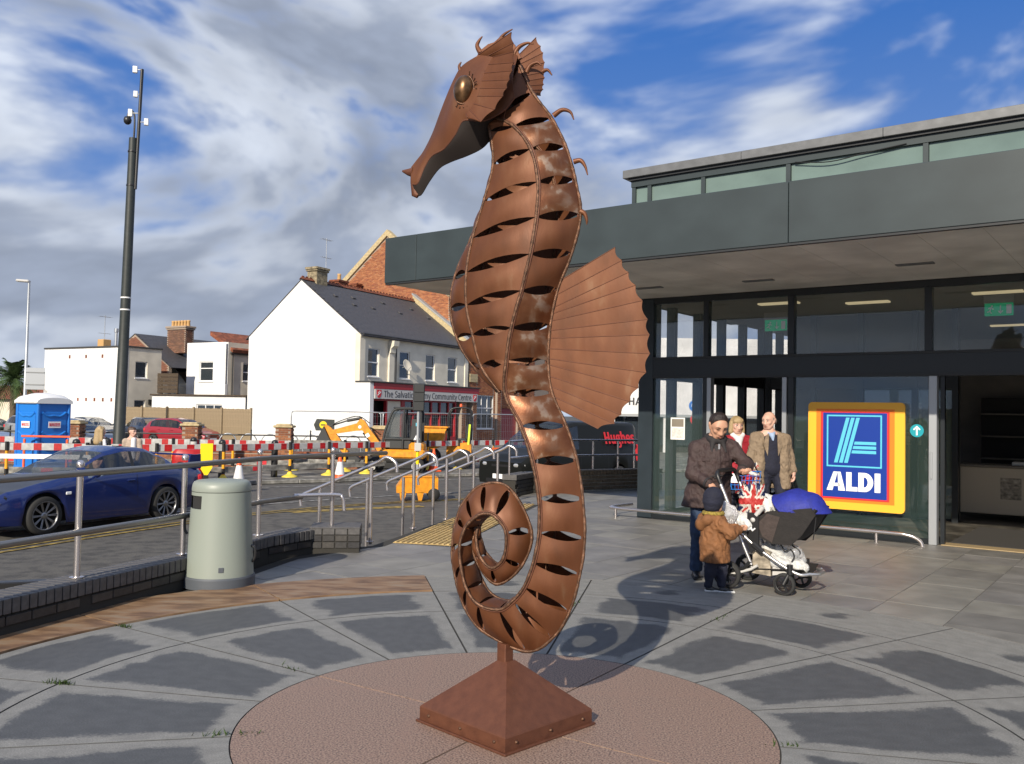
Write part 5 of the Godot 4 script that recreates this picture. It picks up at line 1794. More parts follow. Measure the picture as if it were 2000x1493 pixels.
func build_sculpture():
	var ridge := [Vector3(0.010,3.443,0.000), Vector3(0.085,3.291,0.000), Vector3(0.197,3.138,0.000), Vector3(0.278,2.979,0.000), Vector3(0.331,2.804,0.000), Vector3(0.362,2.622,0.000), Vector3(0.318,2.426,0.000), Vector3(0.246,2.244,0.000), Vector3(0.208,2.057,0.000), Vector3(0.200,1.869,0.000), Vector3(0.223,1.711,0.000), Vector3(0.303,1.542,0.000), Vector3(0.363,1.369,0.000), Vector3(0.397,1.177,0.000), Vector3(0.411,0.977,0.000), Vector3(0.389,0.794,0.000), Vector3(0.336,0.602,0.000), Vector3(0.245,0.458,0.000), Vector3(0.105,0.378,0.000), Vector3(-0.130,0.451,0.000), Vector3(-0.239,0.558,0.000), Vector3(-0.299,0.703,0.000), Vector3(-0.327,0.869,0.000), Vector3(-0.301,1.042,0.000), Vector3(-0.246,1.148,0.000), Vector3(-0.146,1.224,0.000), Vector3(-0.000,1.207,0.000), Vector3(0.124,0.994,0.000), Vector3(0.071,0.809,0.000), Vector3(-0.071,0.707,0.000), Vector3(-0.191,0.833,0.000), Vector3(-0.200,0.954,0.000), Vector3(-0.180,1.001,0.000)]
	var side := [Vector3(-0.117,3.196,0.070), Vector3(-0.088,3.151,0.080), Vector3(0.022,3.085,0.100), Vector3(0.128,2.950,0.125), Vector3(0.178,2.772,0.145), Vector3(0.178,2.589,0.160), Vector3(0.153,2.402,0.170), Vector3(0.109,2.218,0.170), Vector3(0.056,2.033,0.165), Vector3(0.025,1.863,0.150), Vector3(0.014,1.697,0.130), Vector3(0.098,1.535,0.120), Vector3(0.165,1.359,0.120), Vector3(0.203,1.176,0.120), Vector3(0.207,1.006,0.120), Vector3(0.180,0.854,0.120), Vector3(0.133,0.730,0.120), Vector3(0.073,0.655,0.120), Vector3(-0.003,0.603,0.115), Vector3(-0.119,0.617,0.110), Vector3(-0.190,0.691,0.105), Vector3(-0.227,0.805,0.100), Vector3(-0.235,0.910,0.100), Vector3(-0.208,0.997,0.100), Vector3(-0.168,1.044,0.100), Vector3(-0.108,1.080,0.100), Vector3(-0.041,1.067,0.095), Vector3(0.016,0.986,0.085), Vector3(-0.002,0.855,0.070), Vector3(-0.071,0.799,0.060), Vector3(-0.142,0.849,0.045), Vector3(-0.174,0.932,0.030), Vector3(-0.176,1.002,0.010)]
	var belly := [Vector3(-0.161,3.180,0.050), Vector3(-0.158,3.136,0.055), Vector3(-0.128,3.088,0.060), Vector3(-0.102,2.906,0.070), Vector3(-0.146,2.711,0.080), Vector3(-0.202,2.518,0.090), Vector3(-0.229,2.336,0.100), Vector3(-0.225,2.163,0.100), Vector3(-0.187,2.007,0.100), Vector3(-0.133,1.840,0.100), Vector3(-0.020,1.705,0.115)]
	var keel := [Vector3(-0.183,3.190,0.000), Vector3(-0.176,3.150,0.000), Vector3(-0.151,3.106,0.000), Vector3(-0.124,2.935,0.000), Vector3(-0.170,2.740,0.000), Vector3(-0.259,2.524,0.000), Vector3(-0.346,2.329,0.000), Vector3(-0.366,2.157,0.000), Vector3(-0.323,1.995,0.000), Vector3(-0.232,1.857,0.000), Vector3(-0.080,1.713,0.000)]
	var crown := [Vector3(-0.624,2.953,0.000), Vector3(-0.590,2.990,0.000), Vector3(-0.550,3.035,0.000), Vector3(-0.498,3.127,0.000), Vector3(-0.454,3.236,0.000), Vector3(-0.415,3.328,0.000), Vector3(-0.368,3.424,0.000), Vector3(-0.320,3.486,0.000), Vector3(-0.220,3.532,0.000), Vector3(-0.131,3.573,0.000), Vector3(0.000,3.499,0.000)]
	var cheek := [Vector3(-0.604,2.852,0.020), Vector3(-0.567,2.852,0.030), Vector3(-0.529,2.927,0.035), Vector3(-0.478,2.990,0.045), Vector3(-0.394,3.020,0.060), Vector3(-0.314,3.081,0.090), Vector3(-0.261,3.141,0.110), Vector3(-0.167,3.128,0.120), Vector3(-0.104,3.129,0.130), Vector3(-0.023,3.169,0.120), Vector3(0.029,3.233,0.110)]
	var jaw := [Vector3(-0.595,2.799,0.000), Vector3(-0.563,2.794,0.000), Vector3(-0.514,2.864,0.000), Vector3(-0.453,2.933,0.000), Vector3(-0.385,2.963,0.000), Vector3(-0.287,2.988,0.000), Vector3(-0.203,3.019,0.000), Vector3(-0.159,3.059,0.000), Vector3(-0.145,3.111,0.000), Vector3(-0.087,3.160,0.000), Vector3(-0.030,3.236,0.000)]
	var ear_in := [Vector3(-0.151,3.451,0.165), Vector3(-0.097,3.440,0.162), Vector3(-0.069,3.432,0.159), Vector3(-0.093,3.398,0.156), Vector3(-0.117,3.357,0.153), Vector3(-0.132,3.319,0.150), Vector3(-0.144,3.282,0.147), Vector3(-0.159,3.244,0.144), Vector3(-0.180,3.207,0.141), Vector3(-0.204,3.178,0.138), Vector3(-0.226,3.162,0.135)]
	var ear_out := [Vector3(0.056,3.520,0.235), Vector3(0.066,3.465,0.231), Vector3(0.069,3.422,0.227), Vector3(0.068,3.368,0.223), Vector3(0.057,3.329,0.219), Vector3(0.041,3.286,0.215), Vector3(0.027,3.247,0.211), Vector3(0.004,3.209,0.207), Vector3(-0.042,3.147,0.203), Vector3(-0.119,3.093,0.199), Vector3(-0.197,3.124,0.195)]
	var far_in := [Vector3(-0.071,3.523,-0.110), Vector3(-0.067,3.505,-0.110), Vector3(-0.061,3.488,-0.110), Vector3(-0.051,3.458,-0.110), Vector3(-0.039,3.428,-0.110), Vector3(-0.026,3.399,-0.110), Vector3(-0.011,3.374,-0.110), Vector3(0.004,3.350,-0.110), Vector3(0.020,3.326,-0.110)]
	var far_out := [Vector3(0.028,3.668,-0.190), Vector3(0.056,3.616,-0.190), Vector3(0.071,3.577,-0.190), Vector3(0.081,3.522,-0.190), Vector3(0.085,3.470,-0.190), Vector3(0.083,3.436,-0.190), Vector3(0.078,3.400,-0.190), Vector3(0.075,3.372,-0.190), Vector3(0.061,3.340,-0.190)]
	var fin_in := [Vector3(0.296,2.295,0.000), Vector3(0.269,2.217,0.000), Vector3(0.251,2.151,0.000), Vector3(0.240,2.117,0.000), Vector3(0.224,2.078,0.000), Vector3(0.220,2.030,0.000), Vector3(0.217,1.991,0.000), Vector3(0.218,1.938,0.000), Vector3(0.219,1.887,0.000), Vector3(0.223,1.856,0.000), Vector3(0.232,1.795,0.000), Vector3(0.244,1.742,0.000), Vector3(0.256,1.690,0.000), Vector3(0.274,1.633,0.000)]
	var fin_out := [Vector3(0.547,2.446,0.000), Vector3(0.583,2.378,0.000), Vector3(0.618,2.316,0.000), Vector3(0.655,2.250,0.000), Vector3(0.691,2.172,0.000), Vector3(0.718,2.078,0.000), Vector3(0.729,2.001,0.000), Vector3(0.732,1.907,0.000), Vector3(0.714,1.814,0.000), Vector3(0.676,1.737,0.000), Vector3(0.633,1.669,0.000), Vector3(0.590,1.602,0.000), Vector3(0.556,1.557,0.000), Vector3(0.471,1.530,0.000)]
	var horns := [[Vector3(-0.335,3.454,0.000), Vector3(-0.345,3.486,0.000), Vector3(-0.333,3.507,0.000)], [Vector3(-0.218,3.540,0.000), Vector3(-0.240,3.582,0.000), Vector3(-0.228,3.611,0.000), Vector3(-0.210,3.631,0.000)], [Vector3(-0.119,3.582,0.000), Vector3(-0.085,3.622,0.000), Vector3(-0.035,3.645,0.000)], [Vector3(-0.023,3.505,0.000), Vector3(0.005,3.543,0.000), Vector3(0.051,3.558,0.000), Vector3(0.086,3.548,0.000)], [Vector3(0.049,3.400,0.000), Vector3(0.071,3.435,0.000), Vector3(0.111,3.446,0.000), Vector3(0.132,3.427,0.000)], [Vector3(0.141,3.396,0.000), Vector3(0.169,3.398,0.000), Vector3(0.193,3.368,0.000)], [Vector3(0.205,3.153,0.000), Vector3(0.252,3.178,0.000), Vector3(0.297,3.162,0.000), Vector3(0.317,3.120,0.000)], [Vector3(0.321,2.901,0.000), Vector3(0.357,2.903,0.000), Vector3(0.382,2.871,0.000), Vector3(0.396,2.825,0.000)], [Vector3(0.361,2.640,0.000), Vector3(0.383,2.626,0.000), Vector3(0.395,2.593,0.000), Vector3(0.395,2.570,0.000)]]
	var o := thing("seahorse_sculpture", "tall rusty sheet metal seahorse with coiled tail and open slits", "sculpture", Vector3(0, 0, -4.69), deg_to_rad(-22.0))
	var n := ridge.size()
	for k in n:
		spine_dir.append((ridge[k] - Vector3(side[k].x, side[k].y, 0)).normalized())
	# rails welded along every edge of the body
	var lines := [ridge, side, flipped(side), belly, flipped(belly), keel]
	for li in lines.size():
		var P: Array = lines[li]
		var pts := smooth_path(P, 10)
		var rad := []
		for i in pts.size():
			rad.append(0.0075 + 0.0022 * absf(sin(i * 1.9)) + 0.001 * sin(i * 0.7))
		var st := S()
		tube(st, pts, rad, 7)
		put("seam", st, M.weld, o)
		if li < 3:
			# the doubled edge beside it
			st = S()
			var q := []
			for i in pts.size():
				var c: Vector3 = spline(ridge, minf(i / 10.0, n - 1.0)).lerp(spline(side, minf(i / 10.0, n - 1.0)), 0.5)
				c.z *= signf(pts[i].z) if li > 0 else 0.0
				q.append(pts[i] + (c - pts[i]).normalized() * 0.013 + Vector3(0, 0, 0.004 * (signf(pts[i].z) if li > 0 else 1.0)))
			tube(st, q, 0.005, 6)
			put("seam", st, M.rust_dark, o)
	# the plates between the rails, parted by lens shaped slits
	for k in n - 1:
		plate(o, ridge, side, k, 1.0)
		plate(o, ridge, flipped(side), k, -1.0)
		if k < 10:
			plate(o, side, belly, k, 1.0)
			plate(o, flipped(side), flipped(belly), k, -1.0)
			plate(o, belly, keel, k, 1.0)
			plate(o, flipped(belly), keel, k, -1.0)
		if k >= 9:
			plate(o, side, flipped(side), k, 1.0)
	# head: two cheek plates from crown to jaw and an underside sheet coloured like the shade in a hollow
	for s in [1.0, -1.0]:
		var G := []
		for i in 41:
			var t := i / 4.0
			var a: Vector3 = spline(crown, t)
			var b: Vector3 = spline(cheek, t)
			var row := PackedVector3Array()
			for j in 11:
				var u := j / 10.0
				var p := a.lerp(b, u)
				p.z = b.z * sin(u * PI / 2 * 1.05) * (1.0 + 0.18 * sin(u * PI))
				p.z *= s
				row.append(p)
			G.append(row)
		var st := S()
		shell(st, G, 0.004 * s)
		put("cheek", st, M.rust, o)
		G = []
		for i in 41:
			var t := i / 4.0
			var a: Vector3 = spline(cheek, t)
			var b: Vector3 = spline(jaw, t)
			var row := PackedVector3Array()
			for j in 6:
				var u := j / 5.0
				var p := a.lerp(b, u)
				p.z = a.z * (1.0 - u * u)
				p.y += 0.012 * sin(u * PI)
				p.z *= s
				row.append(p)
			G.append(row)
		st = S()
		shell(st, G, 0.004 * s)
		put("shaded_throat", st, M.shaded_throat, o)
		st = S()
		var edge := []
		for p in smooth_path(cheek, 5):
			edge.append(Vector3(p.x, p.y, p.z * s))
		tube(st, edge, 0.006, 6)
		put("seam", st, M.rust_dark, o)
		# eye, its socket rim and the studs behind it
		st = S()
		var ec := Vector3(-0.262, 3.305, 0.112 * s)
		var eb := Basis(Vector3.UP, -0.15 * s) * Basis(Vector3(0, 0, 1), -0.12) * Basis(Vector3.RIGHT, PI / 2 * s)
		var prof := []
		for i in 9:
			var t := PI / 2 * i / 8.0
			prof.append(Vector2(0.066 * cos(t), 0.05 * sin(t)))
		lathe(st, prof, 24, Transform3D(eb * Basis.from_scale(Vector3(0.84, 1, 1.18)), ec))
		put("eye", st, M.bronze, o)
		st = S()
		var rim := []
		for i in 17:
			var t := -2.2 + 3.4 * i / 16.0
			rim.append(ec + Vector3(0.058 * cos(t) + 0.004, 0.078 * sin(t), 0.012 * s - 0.05 * cos(t) * s * 0.15))
		tube(st, rim, 0.005, 6)
		for i in 12:
			var t := -2.1 + 3.2 * i / 11.0
			var d := Vector3(0.062 * cos(t), 0.08 * sin(t), 0)
			bar(st, ec + d + Vector3(0.004, 0, 0.002 * s), ec + d * 1.28 + Vector3(0.004, 0, 0.016 * s), 0.0035, 5)
		put("eye_rim", st, M.weld, o)
		# ear fin: a fan of folds with a scalloped edge
		var inn := []
		var outp := []
		for i in ear_in.size():
			if s > 0:
				inn.append(ear_in[i] + Vector3(0, 0, 0.018))
				outp.append(ear_out[i])
		if s < 0:
			inn = far_in
			outp = far_out
		fan_fin(o, "ear_fin", inn, outp, 0.0015 * s, 0.008)
	# lips
	var st2 := S()
	tube(st2, [Vector3(-0.612, 2.925, 0), Vector3(-0.645, 2.928, 0), Vector3(-0.682, 2.937, 0)], [0.022, 0.014, 0.004], 8, true, 1.4)
	tube(st2, [Vector3(-0.61, 2.94, 0), Vector3(-0.606, 2.87, 0), Vector3(-0.597, 2.80, 0), Vector3(-0.58, 2.79, 0)], [0.014, 0.016, 0.016, 0.01], 8, true, 1.5)
	put("lips", st2, M.rust_dark, o)
	# collar under the jaw where the head meets the body
	var G2 := []
	for i in 9:
		var t := -PI / 2 + PI * i / 8.0
		G2.append(PackedVector3Array([Vector3(-0.16 + 0.17 * 0.0, 3.17, 0.0) + Vector3(0.16 * absf(sin(t)), 0.05 * absf(sin(t)), 0.115 * sin(t)), Vector3(-0.165, 3.08, 0.0) + Vector3(0.12 * absf(sin(t)), 0.03, 0.085 * sin(t))]))
	st2 = S()
	shell(st2, G2, 0.004)
	put("collar", st2, M.rust_dark, o)
	# comb along the head
	st2 = S()
	prism(st2, poly2([-0.30, 3.46, -0.232, 3.53, -0.212, 3.556, -0.173, 3.58, -0.137, 3.586, -0.10, 3.612, -0.02, 3.56, 0.02, 3.48, -0.1, 3.44]), -0.008, 0.008)
	put("comb", st2, M.rust, o)
	for h in horns:
		st2 = S()
		var pts := smooth_path(h, 5)
		var rad := []
		for i in pts.size():
			rad.append(lerpf(0.015 if h.size() > 3 else 0.012, 0.003, pow(float(i) / (pts.size() - 1), 1.2)))
		tube(st2, pts, rad, 8)
		put("spine", st2, M.rust, o)
	var root := []
	for p in fin_in:
		root.append(p + Vector3(-0.025, 0, 0))
	fan_fin(o, "back_fin", root, fin_out, 0.0008, 0.014)
	# stem and pyramid plinth
	part(o, "stem", M.rust_dark, Vector3(-0.01, 0.345, 0), Vector3(0.062, 0.13, 0.062), 0.004, Basis(Vector3.UP, deg_to_rad(22 + 45)))
	st2 = S()
	var b := Basis(Vector3.UP, deg_to_rad(22.0))
	var R := []
	for q in [[0.445, 0.012], [0.445, 0.075], [0.440, 0.082], [0.045, 0.322], [0.0, 0.326]]:
		var ring := PackedVector3Array()
		for i in 4:
			ring.append(b * Vector3(cos(-PI / 2 * i) * q[0], q[1], sin(-PI / 2 * i) * q[0]))
		R.append(ring)
	loft(st2, R, true, false, -1)
	put("plinth", st2, M.rust_dark, o)
	part(o, "base_plate", M.rust_dark, Vector3(0, 0.006, 0), Vector3(0.66, 0.012, 0.66), 0.003, b * Basis(Vector3.UP, PI / 4))
	st2 = S()
	for q in [[0.0, 1.0], [0.12, 1.0], [0.88, 1.0]]:
		for s in [-1, 1]:
			var p := b * (Vector3(0, 0, 0.449).lerp(Vector3(0.449 * s, 0, 0), q[0] if q[0] > 0 else 0.5) + Vector3(0, 0.045, 0))
			lathe(st2, [Vector2(0.0, 0.007), Vector2(0.007, 0.004), Vector2(0.009, -0.004)], 8, Transform3D(Basis(Vector3(0, 1, 0), deg_to_rad(22.0) + 0.785 * s) * Basis(Vector3.RIGHT, PI / 2), p))
	put("bolts", st2, M.weld, o)


func flipped(P: Array) -> Array:
	var q := []
	for p in P:
		q.append(Vector3(p.x, p.y, -p.z))
	return q


func plate(o: Node, P: Array, Q: Array, k: int, s: float):
	var nu := 8
	var nv := 6
	var G := []
	var mid: Vector3 = (P[k] + Q[k] + P[k + 1] + Q[k + 1]) / 4.0
	var wide: float = (P[k] - Q[k]).length()
	var nrm: Vector3 = (Q[k] - P[k]).cross(P[k + 1] - P[k] + Q[k + 1] - Q[k]).normalized()
	# outward is away from the body's middle line
	var c: Vector3 = ridge_mid(P, Q, k)[0]
	if nrm.dot(mid - c) < 0:
		nrm = -nrm
	var gap := 0.126 if k < 27 else 0.08
	for i in nu + 1:
		var u := float(i) / nu
		var lens := gap * pow(sin(PI * u), 0.8) + 0.004
		var row := PackedVector3Array()
		for j in nv + 1:
			var t := k + lens + (1.0 - 2.0 * lens) * j / nv
			var p: Vector3 = spline(P, t).lerp(spline(Q, t), u)
			row.append(p + nrm * sin(PI * u) * (wide * 0.06 + 0.012 * sin(PI * j / nv)))
		G.append(row)
	var st := S()
	shell(st, G, 0.0035)
	put("plate", st, M.rust_pale_lit if s > 0 and (k in [2, 3, 4, 7, 8, 9, 10, 11]) and P[0].z == 0.0 else M.rust, o)  # near plates that catch the sun get the paler, highlit colour


func ridge_mid(P: Array, Q: Array, k: int) -> Array:
	# a point well inside the body near this plate
	var a: Vector3 = P[k]
	var b: Vector3 = Q[k]
	if a.z * b.z < 0.0:
		return [Vector3(a.x, a.y, 0) + inside(k), Vector3.ZERO]
	return [Vector3((a.x + b.x) / 2, (a.y + b.y) / 2, 0), Vector3.ZERO]


func inside(k: int) -> Vector3:
	# from the inner face of the tail towards its outer edge
	return spine_dir[k] * 0.05


var spine_dir := []


func fan_fin(o: Node, called: String, inn: Array, outp: Array, fold: float, scallop: float):
	# each fold is its own strip of metal, hollowed at the rim between two ribs
	for i in inn.size() - 1:
		var G := []
		for a in 7:
			var u := a / 6.0
			var p0: Vector3 = inn[i].lerp(inn[i + 1], u)
			var p1: Vector3 = outp[i].lerp(outp[i + 1], u)
			p1 -= (p1 - p0).normalized() * scallop * sin(PI * u)
			var row := PackedVector3Array()
			for b in 5:
				var v := b / 4.0
				row.append(p0.lerp(p1, v) + Vector3(0, 0, fold * sin(PI * u) * (0.3 + 0.7 * v)))
			G.append(row)
		var st := S()
		shell(st, G, 0.004)
		put(called + "_fold", st, M.rust, o)
	for i in inn.size():
		var st := S()
		tube(st, [inn[i], inn[i].lerp(outp[i], 0.5), outp[i]], [0.003, 0.0028, 0.0022], 5)
		put(called + "_rib", st, M.rust_dark, o)


# ---------------------------------------------------------------- people: bodies are one skin over a field of tapered bones

# bones: [from, to, radius, radius] with an optional squash per axis; adds the skin to st. Nothing is built below y_min or above y_max.
var fold_noise: FastNoiseLite


func skin(st: SurfaceTool, bones: Array, cell: float, k := 55.0, y_min := -1e9, planes := [], folds := 0.0):
	var lo := Vector3(1e9, 1e9, 1e9)
	var hi := -lo
	var m := 4.5 / k
	for b in bones:
		var r: float = maxf(b[2], b[3]) + m
		var sc: Vector3 = b[4] if b.size() > 4 else Vector3.ONE
		var e := Vector3(r, r, r) * sc
		lo = lo.min(b[0] - e).min(b[1] - e)
		hi = hi.max(b[0] + e).max(b[1] + e)
	lo -= Vector3.ONE * cell * 2
	hi += Vector3.ONE * cell * 2
	lo.y = maxf(lo.y, y_min - cell * 2)
	var nx := int((hi.x - lo.x) / cell) + 2
	var ny := int((hi.y - lo.y) / cell) + 2
	var nz := int((hi.z - lo.z) / cell) + 2
	var acc := PackedFloat32Array()
	acc.resize(nx * ny * nz)
	for b in bones:
		var sc: Vector3 = b[4] if b.size() > 4 else Vector3.ONE
		var smin := minf(sc.x, minf(sc.y, sc.z))
		var ra: float = b[2]
		var rb: float = b[3]
		var a: Vector3 = b[0]
		var e := b[1] as Vector3
		var r := maxf(ra, rb) + m / smin
		var l0: Vector3 = (a.min(e) - sc * r - lo) / cell
		var l1: Vector3 = (a.max(e) + sc * r - lo) / cell
		var inv := Vector3.ONE / sc
		var as_ := a * inv
		var ab := e * inv - as_
		var ll := maxf(ab.length_squared(), 1e-9)
		for z in range(maxi(int(l0.z), 0), mini(int(l1.z) + 2, nz)):
			for y in range(maxi(int(l0.y), 0), mini(int(l1.y) + 2, ny)):
				var row := (z * ny + y) * nx
				for x in range(maxi(int(l0.x), 0), mini(int(l1.x) + 2, nx)):
					var p := (lo + Vector3(x, y, z) * cell) * inv - as_
					var t := clampf(p.dot(ab) / ll, 0.0, 1.0)
					var d := ((p - ab * t).length() - lerpf(ra, rb, t)) * smin
					if d < m:
						acc[row + x] += exp(-k * maxf(d, -0.15))
	var f := PackedFloat32Array()
	f.resize(acc.size())
	for i in acc.size():
		var s := acc[i]
		f[i] = 1.0 if s <= 0.0 else -log(s) / k
	if folds > 0.0:
		# creases that hang downwards
		if fold_noise == null:
			fold_noise = FastNoiseLite.new()
			fold_noise.seed = 5
			fold_noise.frequency = 1.0
			fold_noise.fractal_octaves = 2
		for z in nz:
			for y in ny:
				var row := (z * ny + y) * nx
				for x in nx:
					if absf(f[row + x]) < cell * 3.0:
						var p := lo + Vector3(x, y, z) * cell
						f[row + x] += folds * (absf(fold_noise.get_noise_3d(p.x * 13.0 + p.y * 5.0, p.y * 7.0 - p.x * 3.0, p.z * 13.0)) * 3.2 - 0.5)
	var cuts := planes.duplicate()
	if y_min > -1e8:
		cuts.append(Plane(Vector3(0, -1, 0), -y_min))
	for pl in cuts:
		for z in nz:
			for y in ny:
				var row := (z * ny + y) * nx
				for x in nx:
					if f[row + x] < 0.9:
						f[row + x] = maxf(f[row + x], pl.distance_to(lo + Vector3(x, y, z) * cell))
	var vid := PackedInt32Array()
	vid.resize(f.size())
	vid.fill(-1)
	var verts := PackedVector3Array()
	var off := [0, 1, nx, nx + 1, nx * ny, nx * ny + 1, nx * ny + nx, nx * ny + nx + 1]
	var corner := [Vector3(0, 0, 0), Vector3(1, 0, 0), Vector3(0, 1, 0), Vector3(1, 1, 0), Vector3(0, 0, 1), Vector3(1, 0, 1), Vector3(0, 1, 1), Vector3(1, 1, 1)]
	var edges := [[0, 1], [2, 3], [4, 5], [6, 7], [0, 2], [1, 3], [4, 6], [5, 7], [0, 4], [1, 5], [2, 6], [3, 7]]
	var band := cell * 2.5
	for z in nz - 1:
		for y in ny - 1:
			var row := (z * ny + y) * nx
			for x in nx - 1:
				var i := row + x
				if absf(f[i]) > band and f[i] < 0.9:
					continue
				if f[i] > 0.9 and f[i + off[7]] > 0.9:
					continue
				var neg := 0
				for c in 8:
					if f[i + off[c]] < 0.0:
						neg += 1
				if neg == 0 or neg == 8:
					continue
				var sum := Vector3.ZERO
				var n := 0
				for e in edges:
					var fa := f[i + off[e[0]]]
					var fb := f[i + off[e[1]]]
					if (fa < 0.0) != (fb < 0.0):
						fa = clampf(fa, -cell, cell)
						fb = clampf(fb, -cell, cell)
						sum += corner[e[0]].lerp(corner[e[1]], fa / (fa - fb))
						n += 1
				vid[i] = verts.size()
				verts.append(lo + (Vector3(x, y, z) + sum / n) * cell)
	st.set_smooth_group(1)
	var step := [1, nx, nx * ny]
	for z in range(1, nz - 1):
		for y in range(1, ny - 1):
			var row := (z * ny + y) * nx
			for x in range(1, nx - 1):
				var i := row + x
				if vid[i] < 0:
					continue
				for ax in 3:
					var a := f[i] < 0.0
					var b := f[i + step[ax]] < 0.0
					if a == b:
						continue
					var u: int = step[(ax + 1) % 3]
					var v: int = step[(ax + 2) % 3]
					var q := [vid[i], vid[i - u], vid[i - u - v], vid[i - v]]
					if q[1] < 0 or q[2] < 0 or q[3] < 0:
						continue
					if a:
						quad(st, verts[q[3]], verts[q[2]], verts[q[1]], verts[q[0]])
					else:
						quad(st, verts[q[0]], verts[q[1]], verts[q[2]], verts[q[3]])


func hand_bones(w: Vector3, b: Basis, curl: float, side: float, s := 1.0) -> Array:
	# w wrist, b.y along the fingers, b.z out of the back of the hand, side the way the thumb points along b.x
	var B := []
	var at := func(x: float, y: float, z: float) -> Vector3: return w + b * (Vector3(x * side, y, z) * s)
	B.append([at.call(0.0, -0.02, 0), at.call(0.0, 0.03, 0), 0.024 * s, 0.028 * s, Vector3(1, 1, 1)])
	for i in 4:
		var x := 0.030 - i * 0.020
		var L: float = [0.070, 0.078, 0.072, 0.056][i]
		B.append([at.call(x * 0.6, 0.015, 0), at.call(x, 0.082, 0), 0.013 * s, 0.0105 * s])
		var p0: Vector3 = Vector3(x, 0.082, 0)
		var ang := 0.0
		for j in 3:
			ang += curl * [0.6, 0.9, 0.6][j]
			var q: Vector3 = p0 + Vector3(0, cos(ang), -sin(ang)) * L * [0.44, 0.31, 0.25][j]
			B.append([at.call(p0.x, p0.y, p0.z), at.call(q.x, q.y, q.z), (0.0098 - j * 0.0008) * s, (0.0092 - j * 0.001) * s])
			p0 = q
	B.append([at.call(0.018, 0.01, -0.004), at.call(0.042, 0.045, -0.012), 0.014 * s, 0.012 * s])
	B.append([at.call(0.042, 0.045, -0.012), at.call(0.048, 0.078, -0.022 - 0.012 * curl), 0.0115 * s, 0.0085 * s])
	return B


func head_bones(c: Vector3, b: Basis, s := 1.0) -> Array:
	var at := func(x: float, y: float, z: float) -> Vector3: return c + b * (Vector3(x, y, z) * s)
	var B := []
	B.append([at.call(0, 0.035, -0.022), at.call(0, 0.025, 0.01), 0.080 * s, 0.072 * s])
	B.append([at.call(0, 0.0, 0.012), at.call(0, -0.055, 0.022), 0.066 * s, 0.050 * s])
	B.append([at.call(-0.018, -0.088, 0.045), at.call(0.018, -0.088, 0.045), 0.028 * s, 0.028 * s])
	B.append([at.call(-0.045, -0.055, 0.005), at.call(-0.02, -0.085, 0.038), 0.026 * s, 0.024 * s])
	B.append([at.call(0.045, -0.055, 0.005), at.call(0.02, -0.085, 0.038), 0.026 * s, 0.024 * s])
	B.append([at.call(0, 0.012, 0.080), at.call(0, -0.032, 0.100), 0.009 * s, 0.012 * s])
	B.append([at.call(-0.012, -0.036, 0.088), at.call(0.012, -0.036, 0.088), 0.010 * s, 0.010 * s])
	B.append([at.call(-0.04, 0.028, 0.066), at.call(0.04, 0.028, 0.066), 0.013 * s, 0.013 * s])
	B.append([at.call(-0.042, -0.022, 0.058), at.call(-0.036, -0.03, 0.058), 0.020 * s, 0.018 * s])
	B.append([at.call(0.042, -0.022, 0.058), at.call(0.036, -0.03, 0.058), 0.020 * s, 0.018 * s])
	B.append([at.call(-0.016, -0.064, 0.078), at.call(0.016, -0.064, 0.078), 0.011 * s, 0.011 * s])
	for e in [-1, 1]:
		B.append([at.call(0.078 * e, 0.012, -0.008), at.call(0.076 * e, -0.028, 0.0), 0.014 * s, 0.010 * s])
		B.append([at.call(0.084 * e, 0.016, -0.018), at.call(0.08 * e, -0.005, -0.018), 0.008 * s, 0.008 * s])
	return B


func face_parts(o: Node, c: Vector3, b: Basis, s: float, brow: Material, open_eyes := true):
	var at := func(x: float, y: float, z: float) -> Vector3: return c + b * (Vector3(x, y, z + 0.0085) * s)
	for e in [-1, 1]:
		if open_eyes:
			var st := S()
			lathe(st, [Vector2(0.0, 0.006), Vector2(0.007, 0.004), Vector2(0.011, -0.002)], 12, Transform3D(b * Basis(Vector3.RIGHT, PI / 2) * Basis.from_scale(Vector3(1.15, 1, 0.6) * s), at.call(0.033 * e, 0.006, 0.0745)))
			var eye := put("eye", st, M.eye_white, o)
			st = S()
			lathe(st, [Vector2(0.0, 0.003), Vector2(0.0055, 0.0)], 10, Transform3D(b * Basis(Vector3.RIGHT, PI / 2) * Basis.from_scale(Vector3(1, 1, 0.9) * s), at.call(0.033 * e, 0.006, 0.0795)))
			put("iris", st, M.hair_dark, eye)
		var st2 := S()
		tube(st2, [at.call(0.020 * e, 0.012, 0.080), at.call(0.034 * e, 0.0165, 0.081), at.call(0.047 * e, 0.009, 0.073)], 0.0022 * s, 5)
		put("eyelid", st2, brow, o)
		st2 = S()
		tube(st2, [at.call(0.014 * e, 0.026, 0.083), at.call(0.034 * e, 0.035, 0.081), at.call(0.054 * e, 0.028, 0.068)], [0.003 * s, 0.0035 * s, 0.0015 * s], 6)
		put("eyebrow", st2, brow, o)
	var st3 := S()
	tube(st3, [at.call(-0.026, -0.066, 0.079), at.call(-0.012, -0.0605, 0.0885), at.call(0, -0.063, 0.0905), at.call(0.012, -0.0605, 0.0885), at.call(0.026, -0.066, 0.079)], [0.001, 0.003 * s, 0.003 * s, 0.003 * s, 0.001], 6)
	tube(st3, [at.call(-0.024, -0.067, 0.079), at.call(0, -0.0725, 0.0895), at.call(0.024, -0.067, 0.079)], [0.001, 0.004 * s, 0.001], 6)
	put("lips", st3, M.lip, o)


